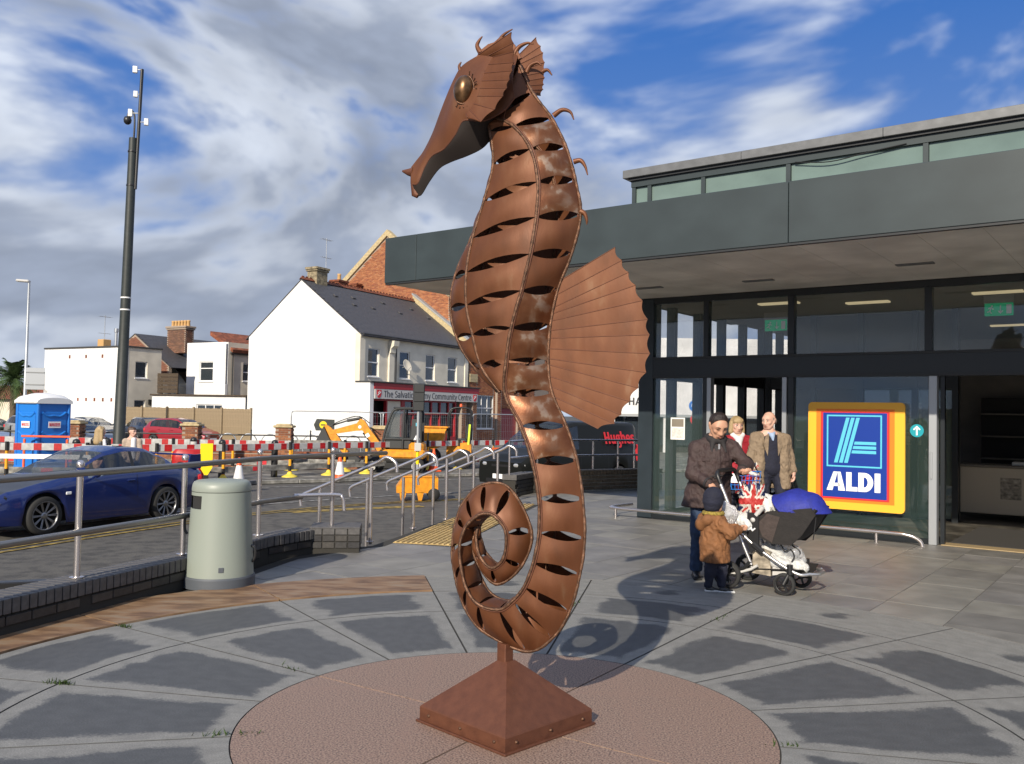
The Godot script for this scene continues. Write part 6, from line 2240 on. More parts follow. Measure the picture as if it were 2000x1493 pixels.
func body_mesh(o: Node, J: Dictionary, mat: Material, head_c: Vector3, face: Basis, hs: float, hands: Array, fine := true, girth := 1.0):
	var st := S()
	var g := girth
	var B := [[J.pelvis, J.chest, 0.115 * g, 0.125 * g, Vector3(1.15, 1, 0.8)], [J.chest, J.neck, 0.09 * g, 0.055 * g], [J.neck, head_c + face * Vector3(0, -0.06, -0.02) * hs, 0.054 * g, 0.052 * g]]
	for s in ["l", "r"]:
		B.append([J.neck + (J["sh" + s] - J.neck) * 0.3, J["sh" + s], 0.05 * g, 0.048 * g])
		B.append([J["sh" + s], J["el" + s], 0.046 * g, 0.036 * g])
		B.append([J["el" + s], J["wr" + s], 0.036 * g, 0.026 * g])
		B.append([J["hip" + s], J["kn" + s], 0.075 * g, 0.05 * g])
		B.append([J["kn" + s], J["an" + s], 0.046 * g, 0.034 * g])
	skin(st, B, 0.02, 45.0)
	skin(st, head_bones(head_c, face, hs), 0.0042 if fine else 0.008, 112.0)
	for h in hands:
		skin(st, h, 0.0036 if fine else 0.007, 190.0 if fine else 120.0)
	return put("body", st, mat, o)


func trousers(o: Node, J: Dictionary, mat: Material, r := 0.085):
	var st := S()
	var B := [[J.pelvis + Vector3(0, 0.08, 0), J.pelvis, r * 1.5, r * 1.6, Vector3(1.1, 1, 0.8)]]
	for s in ["l", "r"]:
		B.append([J["hip" + s], J["kn" + s], r * 1.05, r * 0.82])
		B.append([J["kn" + s], J["an" + s] + Vector3(0, 0.0, 0), r * 0.78, r * 0.72])
	skin(st, B, 0.014, 60.0, J.anl.y - 0.03, [], 0.008)
	put("trousers", st, mat, o)


func shoe(o: Node, at: Vector3, dir: Vector3, L: float, mat: Material, sole: Material):
	var st := S()
	var d := dir.normalized()
	skin(st, [[at + Vector3(0, 0.05, 0) * L / 0.26, at + Vector3(0, 0.045, 0) * L / 0.26 + d * 0.03, 0.036 * L / 0.26, 0.04 * L / 0.26], [at + Vector3(0, 0.035, 0) * L / 0.26, at + d * L * 0.62 + Vector3(0, 0.022, 0) * L / 0.26, 0.036 * L / 0.26, 0.03 * L / 0.26]], 0.008, 120.0, at.y + 0.012)
	var s := put("shoe", st, mat, o)
	st = S()
	var b := Basis(d, Vector3.UP, d.cross(Vector3.UP))
	box(st, at + d * L * 0.3 + Vector3(0, 0.008, 0), Vector3(L * 1.02, 0.016, L * 0.34), b, 0.006)
	put("sole", st, sole, s)


func build_people():
	mother()
	toddler()
	gentleman()
	lady_in_red()
	passers_by()


func mother():
	var o := thing("person", "woman in long dark brown coat leaning over the pushchair handle", "person", Vector3(1.93, 0, -9.0))
	var J := {
		"pelvis": Vector3(0.06, 0.92, 0.0), "chest": Vector3(0.10, 1.20, 0.03), "neck": Vector3(0.115, 1.385, 0.05),
		"shl": Vector3(-0.075, 1.285, 0.03), "ell": Vector3(-0.125, 1.03, 0.10), "wrl": Vector3(0.015, 0.945, 0.27),
		"shr": Vector3(0.285, 1.295, 0.03), "elr": Vector3(0.40, 1.125, 0.14), "wrr": Vector3(0.315, 1.085, 0.30),
		"hipl": Vector3(-0.04, 0.88, 0), "knl": Vector3(-0.05, 0.48, 0.03), "anl": Vector3(-0.055, 0.09, -0.02),
		"hipr": Vector3(0.15, 0.88, 0), "knr": Vector3(0.17, 0.48, 0.05), "anr": Vector3(0.17, 0.09, 0.02)}
	var hc := Vector3(0.122, 1.515, 0.135)
	var face := Basis(Vector3.UP, 0.14) * Basis(Vector3.RIGHT, 0.56)
	var hl := Basis(Vector3(0.55, -0.1, 0.55).normalized().cross(Vector3(0.55, -0.5, 0.45).normalized()).normalized(), Vector3(0.55, -0.5, 0.45).normalized(), Vector3.ZERO)
	hl.x = Vector3(-0.6, 0.0, 0.75).normalized()
	hl.z = hl.x.cross(hl.y).normalized()
	hl.x = hl.y.cross(hl.z)
	var hr := Basis()
	hr.y = Vector3(0.25, -0.2, 0.9).normalized()
	hr.x = Vector3(0.9, 0.2, -0.2).normalized()
	hr.z = hr.x.cross(hr.y).normalized()
	hr.x = hr.y.cross(hr.z)
	body_mesh(o, J, M.skin, hc, face, 1.06, [hand_bones(J.wrl, hl, 0.7, 1.0, 1.0), hand_bones(J.wrr, hr, 0.8, -1.0, 1.0)], true, 1.0)
	face_parts(o, hc, face, 1.06, M.hair_dark, false)
	# hair scraped back into a tail
	var st := S()
	var at := func(x: float, y: float, z: float) -> Vector3: return hc + face * (Vector3(x, y, z) * 1.06)
	var nrm := (face * Vector3(0, -0.40, 0.92)).normalized()
	var HB := []
	for b in head_bones(hc, face, 1.06).slice(0, 2):
		HB.append([b[0], b[1], b[2] + 0.0085, b[3] + 0.0085])
	HB.append([at.call(0, 0.03, 0.045), at.call(0, 0.04, 0.02), 0.045, 0.06])
	HB.append([at.call(0, 0.0, -0.04), at.call(0, -0.045, -0.045), 0.082, 0.058])
	skin(st, HB, 0.0045, 110.0, -1e9, [Plane(nrm, nrm.dot(at.call(0, 0.090, 0.046)))], 0.0015)
	skin(st, [[at.call(0.0, 0.02, -0.10), at.call(0, 0.01, -0.125), 0.03, 0.034], [at.call(0, 0.01, -0.125), at.call(0.03, -0.12, -0.13), 0.034, 0.018]], 0.006, 110.0)
	put("hair", st, M.hair_dark, o)
	trousers(o, J, M.jeans, 0.088)
	shoe(o, Vector3(-0.055, 0.0, -0.03), Vector3(-0.1, 0, 1), 0.25, M.black_paint, M.rubber)
	shoe(o, Vector3(0.17, 0.0, 0.0), Vector3(0.2, 0, 1), 0.25, M.black_paint, M.rubber)
	# coat
	st = S()
	var B := [
		[Vector3(0.105, 1.22, 0.02), Vector3(0.08, 1.06, 0.04), 0.145, 0.165, Vector3(1.18, 1, 0.9)],
		[Vector3(0.10, 1.22, 0.09), Vector3(0.10, 1.18, 0.10), 0.11, 0.11, Vector3(1.3, 1, 0.8)],
		[Vector3(0.08, 1.08, 0.02), Vector3(0.05, 0.80, 0.0), 0.16, 0.20, Vector3(1.12, 1, 0.85)],
		[Vector3(0.05, 0.80, 0.0), Vector3(0.03, 0.62, -0.01), 0.20, 0.235, Vector3(1.12, 1, 0.85)],
		[Vector3(0.08, 1.355, 0.03), J.shl, 0.074, 0.068], [Vector3(0.15, 1.355, 0.03), J.shr, 0.074, 0.068],
		[J.shl, J.ell, 0.072, 0.064], [J.ell, J.wrl.lerp(J.ell, 0.08), 0.062, 0.048],
		[J.shr, J.elr, 0.072, 0.064], [J.elr, J.wrr.lerp(J.elr, 0.08), 0.062, 0.048]]
	skin(st, B, 0.011, 62.0, 0.70, [], 0.007)
	var coat := put("coat", st, M.coat_brown, o)
	st = S()
	# collar, belt, cuffs, buttons
	var C := []
	for i in 10:
		var a0 := TAU * i / 10.0
		var a1 := TAU * (i + 1) / 10.0
		C.append([Vector3(0.115 + 0.078 * cos(a0), 1.392 - 0.022 * sin(a0), 0.045 + 0.075 * sin(a0)), Vector3(0.115 + 0.078 * cos(a1), 1.392 - 0.022 * sin(a1), 0.045 + 0.075 * sin(a1)), 0.029, 0.029])
	C.append([Vector3(0.07, 1.36, 0.115), Vector3(0.05, 1.26, 0.155), 0.03, 0.014])
	C.append([Vector3(0.16, 1.36, 0.115), Vector3(0.19, 1.26, 0.15), 0.03, 0.014])
	skin(st, C, 0.008, 110.0)
	put("collar", st, M.coat_trim, coat)
	var F := []
	for b in B.slice(0, 4):
		F.append([b[0] + Vector3(0, 0, 0.002), b[1] + Vector3(0, 0, 0.002), b[2] + 0.003, b[3] + 0.003, b[4]])
	st = S()
	skin(st, F, 0.009, 62.0, 0.72, [Plane(Vector3(0, 0, -1), -0.05), Plane(Vector3(1, -0.02, 0).normalized(), 0.115), Plane(Vector3(-1, 0.02, 0).normalized(), -0.06)], 0.004)
	put("button_band", st, M.coat_brown, coat)
	st = S()
	skin(st, F, 0.009, 62.0, 1.16, [Plane(Vector3(0, 0, -1), -0.05), Plane(Vector3(1, -0.35, 0).normalized(), -0.31), Plane(Vector3(-1, -0.35, 0).normalized(), -0.50)])
	put("dark_front", st, M.coat_trim, coat)
	for q in [[-0.02, 1.16], [0.19, 1.165]]:
		st = S()
		skin(st, F, 0.008, 62.0, q[1], [Plane(Vector3(0, 0, -1), -0.05), Plane(Vector3(0, 1, 0), q[1] + 0.035), Plane(Vector3(1, 0, 0), q[0] + 0.05), Plane(Vector3(-1, 0, 0), -q[0] + 0.05)])
		put("pocket_flap", st, M.coat_brown, coat)
	st = S()
	var ring := []
	for i in 25:
		var t := TAU * i / 24.0
		ring.append(Vector3(0.075 + 0.207 * cos(t), 1.02 + 0.01 * sin(t * 2), 0.02 + 0.158 * sin(t)))
	tube(st, ring, 0.017, 6, false, 0.6)
	box(st, Vector3(0.10, 1.02, 0.185), Vector3(0.06, 0.05, 0.012), Basis(), 0.004)
	put("belt", st, M.coat_trim, coat)
	st = S()
	for w in [["wrl", "ell"], ["wrr", "elr"]]:
		var p: Vector3 = J[w[0]].lerp(J[w[1]], 0.09)
		tube(st, [p, J[w[0]].lerp(J[w[1]], 0.2)], 0.056, 12)
	put("cuffs", st, M.coat_trim, coat)
	st = S()
	box(st, Vector3(0.12, 1.31, 0.172), Vector3(0.022, 0.055, 0.008), Basis(), 0.003)
	put("necklace", st, M.alu, o)
	var hold := thing("snack", "pale morsel of food held in the woman's hand", "food", Vector3(1.93, 0, -9.0) + Vector3(0.375, 1.07, 0.40))
	st = S()
	tube(st, [Vector3(-0.05, 0.012, 0), Vector3(0, 0.0, 0.01), Vector3(0.05, -0.016, 0.02)], [0.012, 0.02, 0.012], 10)
	put("morsel", st, M.cloth_white, hold)
	hold = thing("blue_bottle_cap", "small blue cap held above the toddler's hat", "cap", Vector3(1.93, 0, -9.0) + Vector3(0.10, 0.855, 0.37))
	st = S()
	lathe(st, [Vector2(0.022, -0.02), Vector2(0.024, 0.0), Vector2(0.018, 0.022)], 14, Transform3D())
	put("cap", st, M.loo_blue, hold)


func toddler():
	var o := thing("person", "toddler in tan hooded jacket and navy hat, seen from behind", "person", Vector3(1.90, 0, -8.3))
	var J := {
		"pelvis": Vector3(0.0, 0.34, 0.0), "chest": Vector3(-0.005, 0.55, 0.0), "neck": Vector3(-0.015, 0.70, 0.0),
		"shl": Vector3(0.02, 0.63, 0.11), "ell": Vector3(0.10, 0.55, 0.15), "wrl": Vector3(0.20, 0.575, 0.06),
		"shr": Vector3(0.03, 0.63, -0.10), "elr": Vector3(0.12, 0.55, -0.14), "wrr": Vector3(0.22, 0.57, -0.1),
		"hipl": Vector3(-0.05, 0.32, 0.03), "knl": Vector3(-0.055, 0.18, 0.03), "anl": Vector3(-0.065, 0.06, 0.02),
		"hipr": Vector3(0.055, 0.32, 0.0), "knr": Vector3(0.06, 0.18, 0.01), "anr": Vector3(0.055, 0.06, 0.03)}
	var hc := Vector3(-0.02, 0.83, 0.0)
	var face := Basis(Vector3.UP, 1.95) * Basis(Vector3.RIGHT, -0.05)
	var hb := Basis()
	hb.y = Vector3(0.8, 0.25, -0.5).normalized()
	hb.x = Vector3(0.2, 0.9, 0.1).normalized()
	hb.z = hb.x.cross(hb.y).normalized()
	hb.x = hb.y.cross(hb.z)
	body_mesh(o, J, M.skin, hc, face, 0.90, [hand_bones(J.wrl, hb, 0.7, 1.0, 0.6), hand_bones(J.wrr, hb, 0.7, -1.0, 0.6)], true, 0.55)
	var st := S()
	skin(st, [[hc + Vector3(0, 0.035, 0), hc + Vector3(0, 0.01, 0), 0.094, 0.092], [hc + Vector3(-0.01, -0.02, 0), hc + Vector3(-0.012, -0.05, 0), 0.088, 0.075]], 0.007, 110.0, hc.y - 0.095)
	var hat := put("hat", st, M.navy, o)
	st = S()
	var ring := []
	for i in 17:
		var t := TAU * i / 16.0
		ring.append(Vector3(-0.02 + 0.085 * cos(t), 0.715, 0.085 * sin(t)))
	tube(st, ring, 0.022, 6, false)
	put("scarf", st, M.scarf_yellow, o)
	var jm := 0.0
	st = S()
	skin(st, [[Vector3(-0.01, 0.62, 0), Vector3(-0.005, 0.45, 0), 0.118, 0.130], [Vector3(-0.005, 0.45, 0), Vector3(0.0, 0.31, 0), 0.132, 0.138],
		[J.shl, J.ell, 0.062, 0.058], [J.ell, J.wrl.lerp(J.ell, 0.1), 0.057, 0.046], [J.shr, J.elr, 0.062, 0.058], [J.elr, J.wrr.lerp(J.elr, 0.1), 0.057, 0.046]], 0.0085, 75.0, 0.27, [], 0.007)
	var jacket := put("jacket", st, M.jacket_tan, o)
	st = S()
	skin(st, [[Vector3(-0.10, 0.655, -0.07), Vector3(-0.125, 0.61, 0.0), 0.042, 0.055], [Vector3(-0.125, 0.61, 0.0), Vector3(-0.09, 0.655, 0.075), 0.055, 0.045], [Vector3(-0.09, 0.665, 0.075), Vector3(0.01, 0.675, 0.09), 0.042, 0.032], [Vector3(-0.10, 0.665, -0.07), Vector3(0.01, 0.675, -0.09), 0.042, 0.03]], 0.008, 80.0)
	put("hood", st, M.jacket_tan, jacket)
	trousers(o, J, M.navy, 0.054)
	shoe(o, Vector3(-0.065, 0.0, 0.02), Vector3(1, 0, 0.12), 0.15, M.black_paint, M.shoe_sole)
	shoe(o, Vector3(0.05, 0.0, 0.05), Vector3(1, 0, 0.12), 0.15, M.black_paint, M.shoe_sole)


func gentleman():
	var o := thing("person", "balding man in camel coat over a navy pullover leaving the shop", "person", Vector3(3.47, 0, -12.0))
	var J := {
		"pelvis": Vector3(0.02, 0.92, 0.0), "chest": Vector3(0.0, 1.20, 0.0), "neck": Vector3(-0.02, 1.40, 0.0),
		"shl": Vector3(-0.20, 1.335, 0.0), "ell": Vector3(-0.26, 1.07, 0.02), "wrl": Vector3(-0.24, 0.86, 0.10),
		"shr": Vector3(0.20, 1.32, 0.0), "elr": Vector3(0.265, 1.08, -0.02), "wrr": Vector3(0.295, 0.90, 0.06),
		"hipl": Vector3(-0.08, 0.88, 0), "knl": Vector3(-0.09, 0.48, 0.03), "anl": Vector3(-0.10, 0.09, 0.0),
		"hipr": Vector3(0.12, 0.88, 0), "knr": Vector3(0.13, 0.48, 0.10), "anr": Vector3(0.13, 0.09, 0.05)}
	var hc := Vector3(-0.035, 1.565, 0.03)
	var face := Basis(Vector3.UP, -0.75) * Basis(Vector3.RIGHT, 0.12)
	var down := Basis(Vector3(0, 0, 1), Vector3(0, -1, 0.1).normalized(), Vector3(1, 0, 0))
	var downl := Basis(Vector3(0, 0, 1), Vector3(0, -1, 0.1).normalized(), Vector3(-1, 0, 0))
	body_mesh(o, J, M.skin_pale, hc, face, 1.0, [hand_bones(J.wrl, downl, 0.9, 1.0), hand_bones(J.wrr, down, 0.5, 1.0)], true, 1.0)
	face_parts(o, hc, face, 1.0, M.hair_grey, true)
	var at := func(x: float, y: float, z: float) -> Vector3: return hc + face * Vector3(x, y, z)
	var st := S()
	skin(st, [[at.call(0.068, 0.01, -0.02), at.call(0.05, -0.02, -0.06), 0.024, 0.03], [at.call(-0.068, 0.01, -0.02), at.call(-0.05, -0.02, -0.06), 0.024, 0.03], [at.call(0.045, 0.0, -0.07), at.call(-0.045, 0.0, -0.07), 0.036, 0.036], [at.call(0.072, 0.03, 0.005), at.call(0.074, -0.01, 0.0), 0.013, 0.011], [at.call(-0.072, 0.03, 0.005), at.call(-0.074, -0.01, 0.0), 0.013, 0.011]], 0.006, 110.0)
	put("hair", st, M.hair_grey, o)
	trousers(o, J, M.navy, 0.086)
	shoe(o, Vector3(-0.10, 0, 0.0), Vector3(-0.2, 0, 1), 0.27, M.black_paint, M.rubber)
	shoe(o, Vector3(0.13, 0, 0.05), Vector3(0.2, 0, 1), 0.27, M.black_paint, M.rubber)
	st = S()
	skin(st, [[Vector3(0, 1.28, 0.02), Vector3(0.01, 0.95, 0.025), 0.125, 0.135, Vector3(1.1, 1, 0.85)]], 0.012, 60.0, 0.82)
	put("pullover", st, M.navy, o)
	st = S()
	skin(st, [[Vector3(-0.05, 1.405, 0.05), Vector3(-0.01, 1.36, 0.11), 0.02, 0.018], [Vector3(0.035, 1.405, 0.05), Vector3(0.0, 1.36, 0.11), 0.02, 0.018], [Vector3(0.0, 1.38, 0.09), Vector3(0.0, 1.31, 0.125), 0.028, 0.014]], 0.008, 110.0)
	put("shirt_collar", st, M.shirt_blue, o)
	# coat in two open halves
	st = S()
	var B := [[Vector3(-0.145, 1.28, -0.005), Vector3(-0.15, 1.0, 0.0), 0.082, 0.085, Vector3(0.9, 1, 1.45)], [Vector3(-0.15, 1.0, 0.0), Vector3(-0.16, 0.70, 0.0), 0.085, 0.095, Vector3(0.9, 1, 1.45)],
		[Vector3(0.15, 1.28, -0.005), Vector3(0.16, 1.0, 0.0), 0.095, 0.10, Vector3(0.95, 1, 1.35)], [Vector3(0.16, 1.0, 0.0), Vector3(0.17, 0.70, 0.0), 0.10, 0.11, Vector3(0.95, 1, 1.35)],
		[Vector3(0.0, 1.28, -0.09), Vector3(0.0, 0.70, -0.10), 0.075, 0.085, Vector3(1.8, 1, 0.8)],
		[Vector3(-0.06, 1.37, -0.02), J.shl, 0.07, 0.07], [Vector3(0.05, 1.37, -0.02), J.shr, 0.07, 0.07],
		[J.shl, J.ell, 0.072, 0.062], [J.ell, J.wrl.lerp(J.ell, 0.05), 0.06, 0.05], [J.shr, J.elr, 0.072, 0.062], [J.elr, J.wrr.lerp(J.elr, 0.05), 0.06, 0.05]]
	skin(st, B, 0.0125, 70.0, 0.66, [], 0.008)
	var coat := put("coat", st, M.coat_camel, o)
	for s in [-1, 1]:
		st = S()
		prism(st, poly2([0.055 * s, 1.40, 0.10 * s, 1.36, 0.125 * s, 1.24, 0.07 * s, 1.10, 0.06 * s, 1.25]), 0.118, 0.135)
		put("lapel", st, M.coat_camel, coat)
	# what he carries
	var k := thing("shopping_basket", "blue wire shopping basket full of red packets", "basket", Vector3(3.47 - 0.42, 0.66, -11.85))
	st = S()
	for i in 10:
		for z in [-0.13, 0.13]:
			bar(st, Vector3(-0.2 + i * 0.044, 0.0, z * 0.85), Vector3(-0.22 + i * 0.049, 0.24, z), 0.004, 5)
	for y in [0.0, 0.06, 0.12, 0.18, 0.24]:
		var w: float = 0.2 + 0.02 * y / 0.24
		var z: float = lerpf(0.11, 0.13, y / 0.24)
		tube(st, [Vector3(-w, y, -z), Vector3(w, y, -z), Vector3(w, y, z), Vector3(-w, y, z), Vector3(-w, y, -z)], 0.005 if y < 0.2 else 0.008, 5)
	put("wire", st, M.loo_blue, k)
	st = S()
	tube(st, smooth_path([Vector3(-0.21, 0.24, 0), Vector3(-0.1, 0.40, 0), Vector3(0.1, 0.42, 0), Vector3(0.21, 0.24, 0)], 5), 0.009, 6)
	put("handle", st, M.black_paint, k)
	st = S()
	for i in 9:
		box(st, Vector3(rng.randf_range(-0.13, 0.14), rng.randf_range(0.06, 0.24), rng.randf_range(-0.06, 0.07)), Vector3(0.09, 0.12, 0.06), Basis.from_euler(Vector3(rng.randf(), rng.randf(), rng.randf())), 0.01)
	put("packets", st, M.red_ink, k)
	st = S()
	box(st, Vector3(-0.13, 0.15, 0.14), Vector3(0.11, 0.12, 0.006))
	put("label", st, M.sign_white, k)
	var bag := thing("flag_carrier_bag", "carrier bag printed like a union flag hanging behind the basket", "bag", Vector3(3.47 - 0.30, 0.80, -11.93), -0.2)
	flag_panel(bag, 0.34, 0.42, 0.05)


# a soft bag printed all over with a worn union flag: crumpled sides, the print in its vertex colours
func flag_panel(o: Node, w: float, h: float, d: float):
	if not M.has("flag_print"):
		mk("flag_print", 1, 1, 1, 0.55).vertex_color_use_as_albedo = true
	var n := FastNoiseLite.new()
	n.seed = 3
	n.frequency = 9.0
	var print_at := func(u: float, v: float) -> Color:
		var x := (u - 0.5) * 2.0
		var y := (v - 0.5) * 1.5
		var white := Color(0.55, 0.52, 0.46)
		var red := Color(0.38, 0.025, 0.02)
		if absf(x) < 0.15 or absf(y) < 0.15:
			return red
		if absf(x) < 0.26 or absf(y) < 0.26:
			return white
		var k := absf(absf(y) - absf(x) * 0.75)
		return red if k < 0.07 else (white if k < 0.2 else Color(0.015, 0.02, 0.07))
	for s in [1.0, -1.0]:
		var st := S()
		st.set_smooth_group(1)
		var nu := 30
		var nv := 30
		var at := func(i: int, j: int) -> Vector3:
			var u := float(i) / nu
			var v := float(j) / nv
			var belly := sqrt(maxf(sin(PI * u), 0.0)) * (0.35 + 0.65 * sin(PI * (0.15 + 0.8 * (1.0 - v))))
			var p := Vector3((u - 0.5) * w * (1.0 - 0.25 * v * v), (v - 0.5) * h, s * d * belly)
			var f := n.get_noise_3d(p.x * 1.3 + p.y * 0.8, p.y * 0.7, s)
			p += Vector3(f * 0.02, n.get_noise_2d(u * 3.0, s) * 0.04 * v, s * absf(f) * 0.05 * minf(1.0, belly * 2.0))
			return p
		for i in nu:
			for j in nv:
				st.set_color(print_at.call((i + 0.5) / nu + 0.04 * n.get_noise_2d(i * 0.05, j * 0.05), (j + 0.5) / nv))
				quad(st, at.call(i, j), at.call(i + 1, j), at.call(i + 1, j + 1), at.call(i, j + 1))
		put("printed_side", st, M.flag_print, o)


func lady_in_red():
	var o := thing("person", "older woman with blonde bob in red coat and white scarf", "person", Vector3(3.14, 0, -12.5))
	var J := {
		"pelvis": Vector3(0.04, 0.90, 0.0), "chest": Vector3(0.05, 1.16, 0.0), "neck": Vector3(0.02, 1.34, 0.0),
		"shl": Vector3(-0.13, 1.27, 0.0), "ell": Vector3(-0.19, 1.02, 0.02), "wrl": Vector3(-0.13, 0.84, 0.12),
		"shr": Vector3(0.19, 1.27, 0.0), "elr": Vector3(0.25, 1.02, -0.02), "wrr": Vector3(0.24, 0.82, 0.06),
		"hipl": Vector3(-0.06, 0.86, 0), "knl": Vector3(-0.07, 0.47, 0.03), "anl": Vector3(-0.07, 0.09, 0.0),
		"hipr": Vector3(0.12, 0.86, 0), "knr": Vector3(0.13, 0.47, 0.06), "anr": Vector3(0.13, 0.09, 0.03)}
	var hc := Vector3(0.0, 1.49, 0.03)
	var face := Basis(Vector3.UP, 0.15) * Basis(Vector3.RIGHT, 0.1)
	body_mesh(o, J, M.skin_pale, hc, face, 0.97, [], true, 1.0)
	face_parts(o, hc, face, 0.97, M.hair_brown, true)
	var at := func(x: float, y: float, z: float) -> Vector3: return hc + face * (Vector3(x, y, z) * 0.97)
	var st := S()
	skin(st, [[at.call(0, 0.05, -0.025), at.call(0.0, 0.06, 0.02), 0.086, 0.07], [at.call(-0.075, 0.03, -0.01), at.call(-0.088, -0.09, 0.0), 0.036, 0.034], [at.call(0.075, 0.03, -0.01), at.call(0.088, -0.09, 0.0), 0.036, 0.034], [at.call(0, 0.0, -0.06), at.call(0, -0.09, -0.06), 0.075, 0.07], [at.call(-0.05, 0.065, 0.055), at.call(0.045, 0.075, 0.055), 0.024, 0.022]], 0.006, 100.0)
	put("hair", st, M.hair_blonde, o)
	trousers(o, J, M.navy, 0.086)
	shoe(o, Vector3(-0.07, 0, 0), Vector3(0, 0, 1), 0.24, M.black_paint, M.rubber)
	shoe(o, Vector3(0.13, 0, 0.03), Vector3(0.1, 0, 1), 0.24, M.black_paint, M.rubber)
	st = S()
	skin(st, [[Vector3(0.03, 1.24, 0.0), Vector3(0.03, 0.75, 0.0), 0.135, 0.17, Vector3(1.15, 1, 0.85)], [Vector3(0.0, 1.31, -0.01), J.shl, 0.07, 0.066], [Vector3(0.05, 1.31, -0.01), J.shr, 0.07, 0.066], [J.shl, J.ell, 0.07, 0.06], [J.ell, J.wrl, 0.06, 0.05], [J.shr, J.elr, 0.07, 0.06], [J.elr, J.wrr, 0.06, 0.05]], 0.0125, 65.0, 0.68, [], 0.008)
	put("coat", st, M.coat_red, o)
	st = S()
	skin(st, [[Vector3(-0.06, 1.36, 0.03), Vector3(0.0, 1.30, 0.10), 0.035, 0.03], [Vector3(0.08, 1.36, 0.03), Vector3(0.03, 1.30, 0.10), 0.035, 0.03], [Vector3(0.0, 1.30, 0.10), Vector3(0.035, 0.95, 0.145), 0.034, 0.03], [Vector3(0.03, 1.30, 0.10), Vector3(-0.03, 1.0, 0.145), 0.03, 0.03]], 0.009, 90.0)
	put("scarf", st, M.shirt_white, o)
	st = S()
	for e in [-1, 1]:
		var ring := []
		for i in 13:
			var t := TAU * i / 12.0
			ring.append(at.call(0.032 * e + 0.022 * cos(t), 0.004 + 0.016 * sin(t), 0.088))
		tube(st, ring, 0.0016, 4, false)
	put("spectacles", st, M.alu, o)


func passers_by():
	for i in 2:
		var o := thing("person", ["woman with long blonde hair and dark top behind the blue car", "brown haired woman in beige cardigan beside the tall pole"][i], "person", [Vector3(-10.05, ROAD, -22.0), Vector3(-9.28, ROAD, -22.0)][i])
		var J := {
			"pelvis": Vector3(0.0, 0.90, 0.0), "chest": Vector3(0.0, 1.16, 0.0), "neck": Vector3(0.0, 1.36, 0.0),
			"shl": Vector3(-0.16, 1.29, 0.03), "ell": Vector3(-0.20, 1.04, 0.03), "wrl": Vector3(-0.12, 0.90, 0.14),
			"shr": Vector3(0.16, 1.29, -0.03), "elr": Vector3(0.21, 1.04, 0.0), "wrr": Vector3(0.19, 0.86, 0.12),
			"hipl": Vector3(-0.09, 0.86, 0), "knl": Vector3(-0.09, 0.47, 0.03), "anl": Vector3(-0.09, 0.09, 0.0),
			"hipr": Vector3(0.09, 0.86, 0), "knr": Vector3(0.10, 0.47, 0.06), "anr": Vector3(0.10, 0.09, 0.03)}
		var hc := Vector3(0.01, 1.52, 0.02)
		var face := Basis(Vector3.UP, [2.2, 1.2][i])
		body_mesh(o, J, M.skin_pale, hc, face, 1.0, [], false)
		if i == 1:
			face_parts(o, hc, face, 1.0, M.hair_brown, true)
		var at := func(x: float, y: float, z: float) -> Vector3: return hc + face * Vector3(x, y, z)
		var st := S()
		if i == 0:
			skin(st, [[at.call(0, 0.05, -0.025), at.call(0, 0.055, 0.015), 0.088, 0.07], [at.call(0, 0.0, -0.06), at.call(0.0, -0.26, -0.09), 0.08, 0.075, Vector3(1.2, 1, 0.8)], [at.call(0.075, 0.02, 0), at.call(0.09, -0.22, 0.0), 0.036, 0.03], [at.call(-0.075, 0.02, 0), at.call(-0.09, -0.22, 0.0), 0.036, 0.03]], 0.009, 90.0)
		else:
			skin(st, [[at.call(0, 0.05, -0.03), at.call(0, 0.055, 0.012), 0.088, 0.07], [at.call(0, 0.0, -0.05), at.call(0, -0.03, -0.05), 0.075, 0.06], [at.call(0, 0.08, -0.09), at.call(0, 0.05, -0.11), 0.045, 0.04]], 0.009, 90.0)
		put("hair", st, [M.hair_blonde, M.hair_brown][i], o)
		trousers(o, J, M.jeans, 0.086)
		shoe(o, Vector3(-0.09, 0, 0), Vector3(0.3, 0, 1), 0.25, M.black_paint, M.rubber)
		shoe(o, Vector3(0.10, 0, 0.03), Vector3(0.3, 0, 1), 0.25, M.black_paint, M.rubber)
		st = S()
		skin(st, [[Vector3(0, 1.22, 0), Vector3(0, 0.85, 0), 0.13, 0.15, Vector3(1.15, 1, 0.85)], [Vector3(0, 1.32, 0), J.shl, 0.065, 0.062], [Vector3(0, 1.32, 0), J.shr, 0.065, 0.062], [J.shl, J.ell, 0.064, 0.056], [J.ell, J.wrl, 0.056, 0.046], [J.shr, J.elr, 0.064, 0.056], [J.elr, J.wrr, 0.056, 0.046]], 0.016, 65.0, 0.76)
		var top := put("cardigan" if i else "jacket", st, M.beige_knit if i else M.black_paint, o)
		if i == 1:
			st = S()
			skin(st, [[Vector3(0.06, 1.33, 0.06), Vector3(0.07, 0.9, 0.10), 0.06, 0.07]], 0.014, 70.0)
			put("shirt", st, M.shirt_white, o)
		else:
			st = S()
			skin(st, [[Vector3(0.12, 1.30, 0.08), Vector3(0.17, 1.05, 0.12), 0.04, 0.05]], 0.014, 70.0)
			put("bag_strap", st, M.shirt_white, o)


# ---------------------------------------------------------------- pushchair: x towards its front wheels

